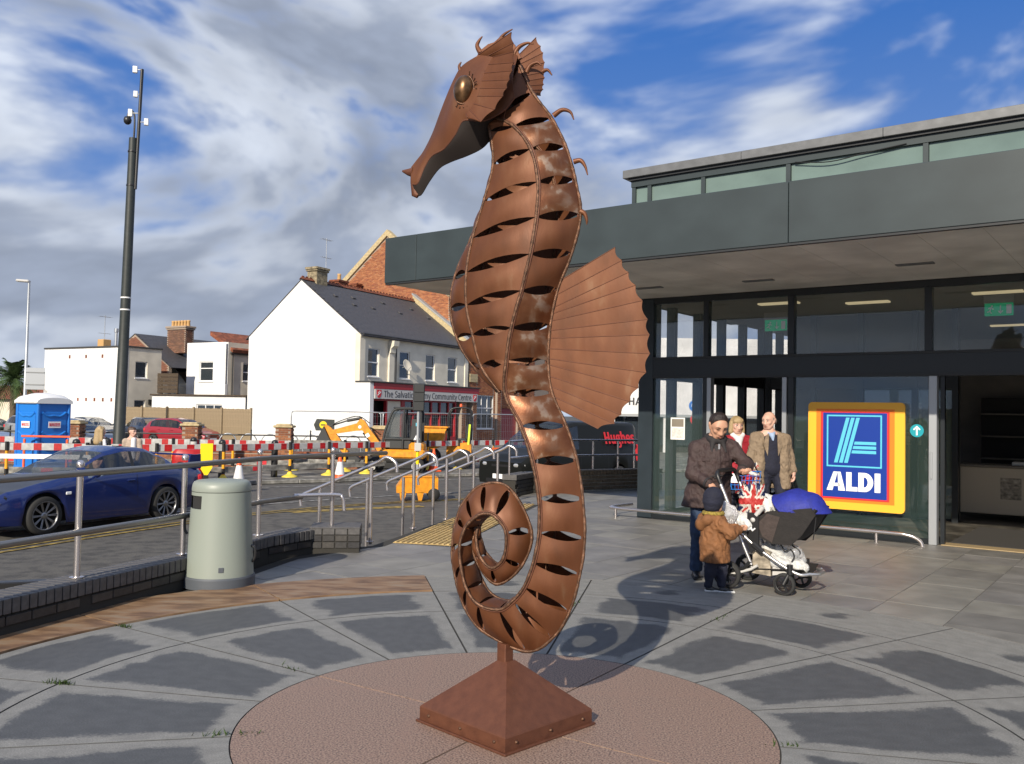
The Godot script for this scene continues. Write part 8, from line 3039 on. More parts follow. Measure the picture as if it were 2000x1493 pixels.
	skin(st2, [[hc + Vector3(0, 0.055, 0), hc + Vector3(-0.02, 0.06, 0), 0.086, 0.085], [hc + Vector3(0.09, 0.05, -0.03), hc + Vector3(0.13, 0.045, 0.03), 0.02, 0.02]], 0.012, 90.0, hc.y + 0.02)
	put("cap", st2, M.navy, d)
	# steering wheel as part of the car
	st = S()
	var ring := []
	for i in 17:
		var t := TAU * i / 16.0
		ring.append(Vector3(0.42 + 0.06 * sin(t), 0.80 + 0.17 * sin(t), -0.36 + 0.18 * cos(t)))
	tube(st, ring, 0.015, 6, false)
	put("steering_wheel", st, M.black_paint, o)
	# parked cars
	var hatch := {"L": 3.9, "W": 1.68, "sill": 0.18, "wr": 0.30, "wx": [1.22, -1.22], "roofw": 0.76, "spokes": 5,
		"belt": [Vector2(1.95, 0.62), Vector2(1.6, 0.76), Vector2(0.9, 0.90), Vector2(0.0, 0.95), Vector2(-1.2, 1.0), Vector2(-1.95, 0.96)],
		"top": [Vector2(1.95, 0.64), Vector2(1.6, 0.82), Vector2(1.05, 0.96), Vector2(0.6, 1.2), Vector2(0.15, 1.42), Vector2(-0.3, 1.48), Vector2(-1.2, 1.44), Vector2(-1.6, 1.30), Vector2(-1.85, 1.03), Vector2(-1.95, 0.98)],
		"side_glass": [[0.78, -0.10], [-0.18, -0.95], [-1.03, -1.5]], "screen": [1.02, 0.2], "rear": [-1.4, -1.84], "seats": [0.0, -0.8], "handles": [-0.02, -0.86], "gaps": [0.85, -0.14, -0.98]}
	var saloon := coupe.duplicate()
	saloon.erase("hood")
	saloon.spokes = 7
	saloon.gaps = [0.72, -0.3, -1.0]
	saloon.handles = [-0.2, -0.9]
	var list := [
		["red_hatchback", "red hatchback parked in front of the board fence", hatch, paint("red_car", 0.28, 0.010, 0.018), Vector3(-17.2, ROAD + 0.1, -47.0), -0.35],
		["dark_hatchback", "black hatchback parked facing away beside the red hatchback", hatch, paint("black_car", 0.010, 0.012, 0.016), Vector3(-20.2, ROAD + 0.1, -49.5), 2.3],
		["dark_saloon", "dark grey saloon right behind the tall camera pole", saloon, paint("grey_car", 0.03, 0.034, 0.038), Vector3(-24.0, ROAD + 0.1, -51.5), -0.5],
		["slate_hatchback", "slate blue hatchback parked right of the portable toilet", hatch, paint("slate_car", 0.045, 0.06, 0.085), Vector3(-18.8, ROAD + 0.1, -38.6), -0.35],
		["silver_saloon", "silver blue saloon at the left edge beside the portable toilet", saloon, paint("silver_car", 0.20, 0.24, 0.31), Vector3(-22.8, ROAD + 0.1, -37.8), -0.3],
		["green_estate", "dark car behind the portable toilet at the far left", hatch, paint("green_car", 0.02, 0.03, 0.028), Vector3(-29.6, ROAD + 0.1, -50.5), 0.2],
		["pale_hatchback", "pale car roof showing above the slate blue hatchback", hatch, paint("pale_car", 0.25, 0.26, 0.26), Vector3(-26.0, ROAD + 0.1, -49.0), -0.6]]
	for q in list:
		var c: Dictionary = q[2].duplicate()
		c.paint = q[3]
		car(q[0], q[1], "car", q[4], q[5], c)
	var van := {"L": 4.9, "W": 1.9, "sill": 0.26, "wr": 0.35, "wx": [1.55, -1.45], "roofw": 0.84, "paint": paint("van_black", 0.010, 0.011, 0.010), "spokes": 5, "tall_lamp": true,
		"belt": [Vector2(2.45, 0.85), Vector2(2.1, 1.0), Vector2(1.5, 1.12), Vector2(0.9, 1.18), Vector2(-2.45, 1.18)],
		"top": [Vector2(2.45, 0.88), Vector2(2.1, 1.08), Vector2(1.62, 1.22), Vector2(1.1, 1.6), Vector2(0.75, 1.88), Vector2(0.3, 1.96), Vector2(-2.3, 1.95), Vector2(-2.45, 1.85)],
		"side_glass": [[1.25, 0.35]], "screen": [1.58, 0.8], "rear": [-2.46, -2.5], "seats": [0.5], "handles": [0.25], "gaps": [1.2, 0.28, -0.9]}
	van.paint.clearcoat_enabled = false
	van.paint.roughness = 0.4
	van.paint.metallic_specular = 0.3
	var vt := -2.35
	o = car("black_van", "black van with red lettering beyond the railed brick wall", "van", Vector3(1.45, ROAD, -25.2), vt, van)
	lettering("Hughes", 0.34, M.red_ink, o, Vector3(-1.45, 1.50, -0.885), Basis(Vector3.UP, PI) * Basis(Vector3.RIGHT, -0.28), true, 0.012, 1.35)


# ---------------------------------------------------------------- road works

func barrier(o: Node3D, w: float, red: bool, first: bool):
	# a board run of w metres along x from the thing's base; post and foot at its start
	var st := S()
	box(st, Vector3(w / 2, 0.93, 0), Vector3(w - 0.02, 0.19, 0.03), Basis(), 0.006)
	put("top_board", st, M.barrier_white if red else M.barrier_grey, o)
	if red:
		var n := int(w / 0.46)
		for i in n:
			st = S()
			box(st, Vector3((i + 0.5) * w / n, 0.93, 0), Vector3(0.20, 0.182, 0.034))
			put("red_block", st, M.barrier_red, o)
	st = S()
	box(st, Vector3(w / 2, 0.30, 0), Vector3(w - 0.04, 0.17, 0.028), Basis(), 0.006)
	put("lower_board", st, M.barrier_grey, o)
	if red and w > 1.6:
		st = S()
		box(st, Vector3(w * 0.5, 0.30, 0.016), Vector3(0.30, 0.12, 0.006))
		put("plate", st, M.red_ink, o)
	for x in [0.0]:
		st = S()
		bar(st, Vector3(x, 0.03, 0.03), Vector3(x, 0.86, 0.03), 0.042, 8)
		put("post", st, M.barrier_yellow, o)
		st = S()
		bar(st, Vector3(x, 0.82, 0.03), Vector3(x, 1.06, 0.03), 0.05, 8)
		bar(st, Vector3(x, 0.18, 0.03), Vector3(x, 0.34, 0.03), 0.046, 8)
		put("post_band", st, M.black_paint, o)
		st = S()
		lathe(st, [Vector2(0.24, 0.0), Vector2(0.23, 0.03), Vector2(0.09, 0.09), Vector2(0.06, 0.16)], 12, Transform3D(Basis(), Vector3(x, 0, 0.03)), true)
		put("foot", st, M.foot_yellow, o)


func barrier_row(pts: Array, y: float, red: bool, words: Array, group: String):
	for i in pts.size() - 1:
		var a: Vector2 = pts[i]
		var b: Vector2 = pts[i + 1]
		var o := thing("road_barrier", words[i], "barrier", v2(a, y), -(b - a).angle(), group)
		barrier(o, (b - a).length(), red, i == 0)


func cone(at: Vector3, h: float, label: String):
	var o := thing("traffic_cone", label, "traffic cone", at, 0.3, "traffic cones at the road works")
	var st := S()
	lathe(st, [Vector2(h * 0.24, 0.04), Vector2(h * 0.19, h * 0.24)], 16, Transform3D(), true)
	lathe(st, [Vector2(h * 0.095, h * 0.72), Vector2(h * 0.035, h), Vector2(0.0, h * 1.0)], 16, Transform3D(), true)
	put("cone", st, M.cone_orange, o)
	st = S()
	lathe(st, [Vector2(h * 0.192, h * 0.24), Vector2(h * 0.097, h * 0.72)], 16, Transform3D(), true)
	put("sleeve", st, M.cone_white, o)
	part(o, "foot", M.cone_orange, Vector3(0, 0.022, 0), Vector3(h * 0.58, 0.044, h * 0.58), 0.01)


func build_roadworks():
	var gp := "red and white barriers round the road works"
	var y := ROAD + 0.09
	var near := [Vector2(-15.6, -23.6), Vector2(-13.4, -23.9), Vector2(-11.4, -24.2), Vector2(-9.7, -24.6), Vector2(-8.17, -25.5), Vector2(-6.72, -27.3), Vector2(-5.76, -28.4), Vector2(-4.74, -29.4), Vector2(-3.81, -30.6), Vector2(-2.94, -31.6), Vector2(-1.91, -32.8), Vector2(-0.7, -34.0), Vector2(0.7, -35.2)]
	var w := []
	for s in ["at the left edge behind the bonnet", "behind the blue car's windscreen", "behind the blue car's roof", "between the blue car's spoiler and yellow sign", "right above the litter bin's lid", "directly left of the digger's raised arm", "below the digger's bucket", "below the digger's arm", "across the digger's body", "just right of the portable traffic light", "below the dumper's roll bar", "beside the orange mesh, right of the dumper"]:
		w.append("red and white barrier on yellow posts " + s)
	barrier_row(near, y, true, w, gp)
	var far := [Vector2(-19.2, -28.6), Vector2(-17.0, -28.6), Vector2(-15.0, -28.7), Vector2(-13.0, -28.8), Vector2(-10.9, -29.0), Vector2(-9.0, -29.1), Vector2(-7.2, -29.4)]
	w = []
	for s in ["far back at the left edge", "in front of the portable toilet", "far back behind the blonde woman", "far back behind the tall pole's foot", "far back in front of the red hatchback", "far back left of the brick pier by the digger"]:
		w.append("red and white barrier board " + s)
	barrier_row(far, y, true, w, gp)
	var grey := [Vector2(-7.4, -30.4), Vector2(-5.6, -30.3), Vector2(-3.9, -30.9)]
	barrier_row(grey, y, false, ["plain grey barrier board behind the digger's bucket", "plain grey barrier board behind the digger's arm"], "plain grey barriers at the road works")
	# stray red boards and the white plank
	var o := thing("loose_board", "long white plank laid along the barrier at the left edge", "plank", Vector3(-12.0, y, -22.0), 0.08)
	part(o, "plank", M.white_paint, Vector3(0, 0.78, 0), Vector3(4.0, 0.12, 0.04), 0.008)
	for x in [-1.6, 1.6]:
		part(o, "leg", M.barrier_yellow, Vector3(x, 0.36, 0), Vector3(0.07, 0.72, 0.07), 0.008)
	o = thing("red_board", "plain red board lying on top of the barriers by the toilet", "board", Vector3(-14.3, y, -27.6), 0.02)
	part(o, "board", M.cone_orange, Vector3(0, 1.08, 0), Vector3(1.5, 0.06, 0.05), 0.01)
	for x in [-0.65, 0.65]:
		part(o, "leg", M.cone_orange, Vector3(x, 0.5, 0), Vector3(0.06, 1.0, 0.06), 0.008)
	o = thing("red_box", "bright red plastic box behind the blue car's spoiler", "box", Vector3(-8.6, y, -24.0), 0.3)
	st_box(o)
	cone(Vector3(-7.55, ROAD, -25.0), 0.78, "traffic cone just right of the litter bin's lid")
	cone(Vector3(-5.2, ROAD, -27.4), 0.80, "traffic cone under the digger's arm, left of the step rails")
	cone(Vector3(-2.65, ROAD + 0.1, -31.0), 0.78, "traffic cone beside the portable traffic light's pole")
	cone(Vector3(3.1, ROAD, -28.6), 0.8, "traffic cone at the right beyond the black van")
	# bollards on the far pavement
	for q in [[-12.1, -25.0, "black bollard with a white band behind the blue car's roof"], [-8.55, -26.6, "black bollard with a white band left of the yellow sign"], [-7.15, -27.2, "black bollard with a white band right of the yellow sign"], [-10.0, -28.3, "black bollard with a white band beside the brown haired woman"]]:
		o = thing("bollard", q[2], "bollard", Vector3(q[0], y, q[1]), 0.0, "black bollards on the far pavement")
		var st := S()
		lathe(st, [Vector2(0.10, 0), Vector2(0.10, 0.86), Vector2(0.09, 0.90)], 12, Transform3D(), true)
		lathe(st, [Vector2(0.09, 0.98), Vector2(0.11, 1.02), Vector2(0.08, 1.10), Vector2(0.0, 1.13)], 12, Transform3D())
		put("post", st, M.black_paint, o)
		st = S()
		lathe(st, [Vector2(0.102, 0.88), Vector2(0.102, 0.985)], 12, Transform3D(), true)
		put("band", st, M.sign_grey, o)
	# yellow keep-left plate
	o = thing("yellow_arrow_sign", "yellow plate sign with a pointed foot behind the litter bin", "sign", Vector3(-7.45, ROAD, -22.0), 0.25)
	var st3 := S()
	prism(st3, poly2([-0.145, 1.27, 0.145, 1.27, 0.145, 0.68, 0.0, 0.44, -0.145, 0.68]), -0.03, 0.03)
	put("plate", st3, M.sign_yellow, o)
	part(o, "stem", M.black_paint, Vector3(0, 0.25, 0), Vector3(0.12, 0.5, 0.09), 0.01)
	part(o, "foot", M.black_paint, Vector3(0, 0.05, 0), Vector3(0.5, 0.1, 0.3), 0.02)
	traffic_light()
	digger()
	dumper()
	fences()
	toilet()


func st_box(o: Node):
	var st := S()
	var R := []
	for q in [[0.36, 0.0], [0.40, 0.5], [0.42, 0.72], [0.40, 0.86], [0.34, 0.94]]:
		var ring := PackedVector3Array()
		for p in [[-1, -0.7], [-0.7, -1], [0.7, -1], [1, -0.7], [1, 0.7], [0.7, 1], [-0.7, 1], [-1, 0.7]]:
			ring.append(Vector3(p[0] * q[0], q[1], p[1] * q[0] * 0.6))
		R.append(ring)
	loft(st, R, true, true, 1)
	put("box", st, M.barrier_red, o)


func traffic_light():
	var o := thing("portable_traffic_light", "portable traffic light seen from behind on an orange wheeled box", "traffic light", Vector3(-2.28, ROAD, -22.0), 0.15)
	var st := S()
	prism(st, poly2([-0.50, 0.18, 0.50, 0.18, 0.50, 0.55, -0.34, 0.55, -0.50, 0.32]), -0.28, 0.28)
	box(st, Vector3(0.02, 0.57, 0), Vector3(0.86, 0.04, 0.6), Basis(), 0.01)
	for q in [[-0.36, 0.26], [-0.36, -0.26], [0.06, 0.26]]:
		prism(st, poly2([q[0] - 0.07, 0.2, q[0] + 0.10, 0.2, q[0] + 0.05, 0.0, q[0] - 0.03, 0.0]), q[1] - 0.02, q[1] + 0.02)
	put("battery_box", st, M.digger_orange, o)
	for z in [0.3, -0.3]:
		st = S()
		lathe(st, [Vector2(0.0, -0.04), Vector2(0.14, -0.04), Vector2(0.15, 0.0), Vector2(0.14, 0.04), Vector2(0.0, 0.04)], 18, Transform3D(Basis(Vector3.RIGHT, PI / 2), Vector3(0.40, 0.15, z)))
		put("wheel", st, M.rubber, o)
	st = S()
	bar(st, Vector3(0.0, 0.5, 0), Vector3(0.0, 2.2, 0), 0.04, 10)
	put("pole", st, M.galvanised, o)
	st = S()
	bar(st, Vector3(0, 0.86, 0), Vector3(0, 1.2, 0), 0.043, 10)
	put("pole_band", st, M.sign_yellow, o)
	st = S()
	box(st, Vector3(0, 2.50, -0.03), Vector3(0.28, 0.68, 0.20), Basis(), 0.02)
	for i in 3:
		box(st, Vector3(0, 2.27 + i * 0.225, 0.075), Vector3(0.25, 0.20, 0.03), Basis(), 0.01)
	put("signal_head", st, M.digger_dark, o)
	for i in 3:
		st = S()
		lathe(st, [Vector2(0.09, 0.0), Vector2(0.095, 0.14)], 14, Transform3D(Basis(Vector3.RIGHT, -PI / 2), Vector3(0, 2.28 + i * 0.225, -0.13)), true, false)
		put("hood", st, M.digger_dark, o)
	st = S()
	box(st, Vector3(0.0, 1.28, 0.02), Vector3(0.16, 0.2, 0.12), Basis(), 0.01)
	put("control_box", st, M.sign_grey, o)


func digger():
	var p := Vector3(-3.9, ROAD + 0.09, -30.6)
	var o := thing("mini_digger", "orange mini digger with dark cab and raised folded arm", "digger", p, 0.0)
	# outline heights are above the pavement
	var st := S()
	for z in [0.45, -0.45]:
		st = S()
		var pts := []
		for i in 20:
			var a := TAU * i / 20.0
			pts.append(Vector3(clampf(cos(a) * 1.25, -0.62, 0.62) * 1.2 + cos(a) * 0.15, 0.22 + sin(a) * 0.21, z))
		pts.append(pts[0])
		tube(st, pts, 0.06, 6, false, 2.2)
		box(st, Vector3(0, 0.22, z), Vector3(1.3, 0.2, 0.16), Basis(), 0.03)
		put("track", st, M.rubber, o)
	st = S()
	for z in [0.52, -0.52]:
		for x in [-0.75, 0.75]:
			lathe(st, [Vector2(0.15, -0.06), Vector2(0.16, 0.06), Vector2(0.0, 0.06)], 14, Transform3D(Basis(Vector3.RIGHT, PI / 2), Vector3(x, 0.22, z)), true)
	put("track_wheels", st, M.sign_grey, o)
	st = S()
	box(st, Vector3(0.25, 0.62, 0), Vector3(1.55, 0.30, 1.1), Basis(), 0.06)
	box(st, Vector3(0.72, 0.86, 0), Vector3(0.5, 0.30, 1.0), Basis(), 0.08)
	put("house", st, M.digger_orange, o)
	st = S()
	prism(st, poly2([-1.05, 0.05, -0.85, 0.05, -0.80, 0.45, -1.0, 0.48]), -0.6, 0.6)
	put("dozer_blade", st, M.digger_dark, o)
	# cab frame, posts and glass
	st = S()
	for z in [0.40, -0.40]:
		tube(st, smooth_path([Vector3(-0.42, 0.78, z), Vector3(-0.36, 1.3, z), Vector3(-0.12, 2.0, z), Vector3(0.05, 2.14, z)], 4), 0.045, 6)
		tube(st, [Vector3(0.05, 2.14, z), Vector3(0.78, 2.16, z), Vector3(0.86, 2.0, z), Vector3(0.86, 0.85, z)], 0.045, 6)
		tube(st, [Vector3(0.25, 0.8, z), Vector3(0.30, 2.13, z)], 0.035, 6)
		tube(st, [Vector3(-0.4, 1.12, z), Vector3(0.86, 1.12, z)], 0.03, 6)
	box(st, Vector3(0.40, 2.17, 0), Vector3(0.95, 0.07, 0.9), Basis(), 0.03)
	box(st, Vector3(0.10, 0.95, 0), Vector3(0.9, 0.34, 0.74), Basis(), 0.04)
	box(st, Vector3(0.55, 1.30, 0), Vector3(0.16, 0.6, 0.5), Basis(Vector3(0, 0, 1), -0.12), 0.05)
	box(st, Vector3(0.72, 1.45, 0.40), Vector3(0.34, 0.7, 0.02))
	put("cab", st, M.digger_dark, o)
	st = S()
	for z in [0.405, -0.405]:
		prism(st, poly2([-0.38, 1.14, 0.24, 1.14, 0.28, 2.1, -0.06, 2.04]), z - 0.004, z + 0.004)
	prism(st, poly2([-0.39, 1.14, -0.13, 2.0, -0.12, 2.0, -0.38, 1.14]), -0.38, 0.38)
	put("cab_glass", st, M.car_glass, o)
	st = S()
	prism(st, poly2([0.62, 1.10, 0.86, 1.10, 0.74, 1.32]), 0.42, 0.428)
	put("warning_triangle", st, M.sign_white, o)
	st = S()
	box(st, Vector3(0.78, 1.62, 0.42), Vector3(0.18, 0.11, 0.01))
	put("sticker", st, M.sign_cyan, o)
	# boom, stick, bucket, rams
	st = S()
	prism(st, poly2([-0.52, 0.55, -0.36, 0.72, -0.92, 1.45, -1.10, 1.72, -1.24, 1.78, -1.36, 1.62, -2.25, 1.36, -2.24, 1.22, -1.4, 1.36, -1.16, 1.38, -1.02, 1.20]), -0.09, 0.09)
	put("boom", st, M.digger_orange, o)
	st = S()
	prism(st, poly2([-2.42, 1.56, -2.26, 1.48, -1.95, 1.12, -1.55, 0.56, -1.68, 0.46, -2.15, 0.98, -2.50, 1.28]), -0.08, 0.08)
	put("stick", st, M.digger_orange, o)
	st = S()
	prism(st, poly2([-2.46, 1.50, -2.72, 0.98, -2.62, 0.90, -2.2, 0.98, -2.3, 1.16]), -0.22, 0.22)
	prism(st, poly2([-1.72, 0.52, -1.5, 0.62, -1.2, 0.40, -1.35, 0.18, -1.62, 0.26]), -0.20, 0.20)
	put("bucket", st, M.digger_dark, o)
	st = S()
	tube(st, [Vector3(-1.2, 1.80, 0), Vector3(-1.7, 1.70, 0)], 0.05, 8)
	tube(st, [Vector3(-1.7, 1.70, 0), Vector3(-2.3, 1.50, 0)], 0.025, 8)
	tube(st, [Vector3(-0.45, 0.60, 0.0), Vector3(-0.9, 1.0, 0.0)], 0.055, 8)
	tube(st, [Vector3(-0.9, 1.0, 0.0), Vector3(-1.15, 1.30, 0.0)], 0.028, 8)
	tube(st, smooth_path([Vector3(-0.9, 1.62, 0.05), Vector3(-1.3, 1.86, 0.05), Vector3(-1.8, 1.74, 0.05), Vector3(-2.2, 1.56, 0.05)], 4), 0.018, 6)
	put("rams", st, M.digger_dark, o)
	st = S()
	lathe(st, [Vector2(0.055, 0), Vector2(0.055, 0.004)], 16, Transform3D(Basis(Vector3.RIGHT, PI / 2), Vector3(-1.25, 1.50, 0.09)), true)
	box(st, Vector3(-0.98, 1.22, 0.092), Vector3(0.13, 0.13, 0.006), Basis(Vector3(0, 0, 1), 0.6))
	put("badge", st, M.sign_white, o)
	var sn := thing("diversion_sign", "dark arrow shaped sign with a yellow disc on the mesh fence", "sign", Vector3(-6.55, ROAD + 1.62, -31.4), 0.05)
	st = S()
	prism(st, poly2([-0.36, 0.0, -0.26, 0.21, 0.36, 0.19, 0.36, -0.21, -0.28, -0.2]), -0.01, 0.01)
	put("plate", st, M.pole_paint, sn)
	st = S()
	lathe(st, [Vector2(0.13, 0), Vector2(0.13, 0.006)], 24, Transform3D(Basis(Vector3.RIGHT, PI / 2), Vector3(-0.03, 0.0, 0.01)), true)
	put("disc", st, M.sign_yellow, sn)
	st = S()
	box(st, Vector3(-0.03, 0, 0.019), Vector3(0.16, 0.045, 0.005))
	put("bar", st, M.pole_paint, sn)


func dumper():
	var o := thing("site_dumper", "orange site dumper with black roll bar beside the digger", "dumper", Vector3(-2.35, ROAD + 0.09, -33.2), 0.0)
	var st := S()
	prism(st, poly2([-0.75, 0.85, -0.95, 1.48, 0.02, 1.48, -0.05, 1.36, -0.20, 0.80, -0.5, 0.66]), -0.55, 0.55)
	box(st, Vector3(-0.45, 1.50, 0), Vector3(1.02, 0.06, 1.2), Basis(), 0.02)
	put("skip", st, M.digger_orange, o)
	st = S()
	prism(st, poly2([0.0, 0.45, 0.9, 0.45, 0.9, 0.9, 0.75, 0.96, 0.3, 0.92, 0.0, 0.8]), -0.45, 0.45)
	box(st, Vector3(-0.95, 0.72, 0.35), Vector3(0.36, 0.62, 0.5), Basis(), 0.08)
	put("chassis", st, M.digger_orange, o)
	st = S()
	for z in [0.42, -0.42]:
		tube(st, smooth_path([Vector3(0.05, 0.9, z), Vector3(0.02, 1.7, z), Vector3(0.1, 2.1, z), Vector3(0.3, 2.22, z), Vector3(0.68, 2.22, z), Vector3(0.86, 2.1, z), Vector3(0.88, 1.6, z), Vector3(0.86, 0.6, z)], 4), 0.035, 6)
	tube(st, [Vector3(0.88, 1.9, 0.42), Vector3(0.88, 1.9, -0.42)], 0.035, 6)
	put("roll_bar", st, M.black_paint, o)
	st = S()
	box(st, Vector3(0.55, 1.02, 0), Vector3(0.42, 0.14, 0.45), Basis(), 0.05)
	box(st, Vector3(0.74, 1.32, 0), Vector3(0.14, 0.56, 0.45), Basis(Vector3(0, 0, 1), -0.12), 0.05)
	put("seat", st, M.digger_dark, o)
	part(o, "hi_vis_strip", M.hivis, Vector3(0.82, 1.25, 0.46), Vector3(0.07, 0.75, 0.03), 0.01, Basis(Vector3(0, 0, 1), -0.06))
	for x in [-0.62, 0.62]:
		for z in [0.52, -0.52]:
			st = S()
			lathe(st, [Vector2(0.12, -0.13), Vector2(0.33, -0.13), Vector2(0.36, -0.08), Vector2(0.36, 0.08), Vector2(0.33, 0.13), Vector2(0.12, 0.13), Vector2(0.0, 0.10)], 20, Transform3D(Basis(Vector3.RIGHT, PI / 2), Vector3(x, 0.36, z)))
			put("wheel", st, M.rubber, o)
	st = S()
	lathe(st, [Vector2(0.05, 0.0), Vector2(0.05, 0.08), Vector2(0.03, 0.11), Vector2(0.0, 0.115)], 12, Transform3D(Basis(), Vector3(0.48, 2.26, 0)))
	put("beacon", st, M.cone_orange, o)


func fences():
	var line := [Vector2(-7.7, -31.2), Vector2(-4.6, -31.9), Vector2(-1.5, -34.2), Vector2(0.4, -35.6)]
	for i in 3:
		var a: Vector2 = line[i]
		var b: Vector2 = line[i + 1]
		var w := (b - a).length()
		var o := thing("mesh_fence_panel", ["grey mesh fence panel behind the digger's arm", "grey mesh fence panel behind the dumper", "grey mesh fence panel in front of the brick hall's window"][i], "fence", v2(a, ROAD + 0.09), -(b - a).angle(), "temporary mesh fence panels")
		var st := S()
		tube(st, smooth_path([Vector3(0.04, 0.05, 0), Vector3(0.04, 1.8, 0), Vector3(0.10, 1.95, 0), Vector3(0.25, 2.0, 0), Vector3(w - 0.25, 2.0, 0), Vector3(w - 0.10, 1.95, 0), Vector3(w - 0.04, 1.8, 0), Vector3(w - 0.04, 0.05, 0)], 4), 0.022, 6)
		bar(st, Vector3(0.04, 0.2, 0), Vector3(w - 0.04, 0.2, 0), 0.018, 6)
		put("frame", st, M.galvanised, o)
		st = S()
		var n := int(w / 0.09)
		for k in n:
			bar(st, Vector3(0.06 + k * 0.09, 0.2, 0), Vector3(0.06 + k * 0.09, 1.98, 0), 0.002, 3)
		for k in 7:
			bar(st, Vector3(0.05, 0.3 + k * 0.26, 0), Vector3(w - 0.05, 0.3 + k * 0.26, 0), 0.002, 3)
		put("mesh", st, M.galvanised, o)
		for x in [0.04, w - 0.04]:
			part(o, "foot", M.sign_grey, Vector3(x, 0.06, 0), Vector3(0.24, 0.12, 0.6), 0.02)
	var o := thing("orange_mesh_barrier", "orange plastic mesh barrier beside the black van's nose", "barrier", Vector3(-0.6, ROAD, -29.6), 0.6)
	var st := S()
	for k in 15:
		box(st, Vector3(k * 0.12, 0.52, 0), Vector3(0.05, 0.95, 0.012))
	for k in 7:
		box(st, Vector3(0.84, 0.08 + k * 0.15, 0.004), Vector3(1.72, 0.05, 0.012))
	put("mesh", st, M.mesh_orange, o)
	for x in [0.0, 0.84, 1.68]:
		st = S()
		bar(st, Vector3(x, 0, -0.02), Vector3(x, 1.1, -0.02), 0.018, 6)
		put("stake", st, M.galvanised, o)


func toilet():
	var o := thing("portable_toilet", "bright blue portable toilet with ribbed white domed roof", "portable toilet", Vector3(-14.9, ROAD + 0.1, -28.55), deg_to_rad(61))
	var w := 1.12
	var st := S()
	box(st, Vector3(0, 1.05, 0), Vector3(w - 0.06, 2.1, w - 0.06), Basis(), 0.02)
	for x in [-1, 1]:
		for z in [-1, 1]:
			box(st, Vector3(x * (w / 2 - 0.04), 1.08, z * (w / 2 - 0.04)), Vector3(0.10, 2.16, 0.10), Basis(), 0.025)
	box(st, Vector3(0, 0.06, 0), Vector3(w + 0.04, 0.12, w + 0.04), Basis(), 0.02)
	put("cabin", st, M.loo_blue, o)
	# moulded swags on the two faces
	for f in 4:
		var b := Basis(Vector3.UP, PI / 2 * f)
		st = S()
		for y in [1.78, 1.18, 0.72]:
			var pts := []
			for i in 13:
				var t := i / 12.0 * 2.0 - 1.0
				pts.append(b * Vector3(t * 0.40, y - 0.10 * (1.0 - t * t) + 0.02 * cos(t * 6.0), w / 2 - 0.02))
			tube(st, pts, 0.045, 8)
		box(st, b * Vector3(0, 0.95, w / 2 - 0.022), Vector3(0.84, 1.7, 0.03), b, 0.012)
		put("moulding", st, M.loo_blue, o)
	st = S()
	var R := []
	for i in 13:
		var t := i / 12.0 * 2.0 - 1.0
		var ring := PackedVector3Array()
		var z := t * (w / 2 + 0.04)
		var k := sqrt(maxf(1.0 - t * t, 0.0))
		for j in 17:
			var u := j / 16.0 * 2.0 - 1.0
			var hgt := 0.08 + 0.24 * sqrt(maxf(1.0 - u * u, 0.0)) * (0.45 + 0.55 * k) + 0.025 * (1.0 if i % 3 == 1 else 0.0)
			ring.append(Vector3(u * (w / 2 + 0.04), 2.08 + hgt, z))
		ring.append(Vector3(w / 2 + 0.04, 2.08, z))
		ring.append(Vector3(-w / 2 - 0.04, 2.08, z))
		R.append(ring)
	loft(st, R, true, true, 1)
	put("roof", st, M.white_paint, o)
	for f in [0, 3]:
		var b := Basis(Vector3.UP, PI / 2 * f)
		part(o, "label_plate", M.sign_white, b * Vector3(0, 1.42, w / 2 + 0.026), Vector3(0.42, 0.20, 0.006), 0.0, b)
		lettering("MARZEES", 0.10, M.red_ink, o, b * Vector3(0, 1.42, w / 2 + 0.031), b, true, 0.006, 0.36)


# ---------------------------------------------------------------- poles

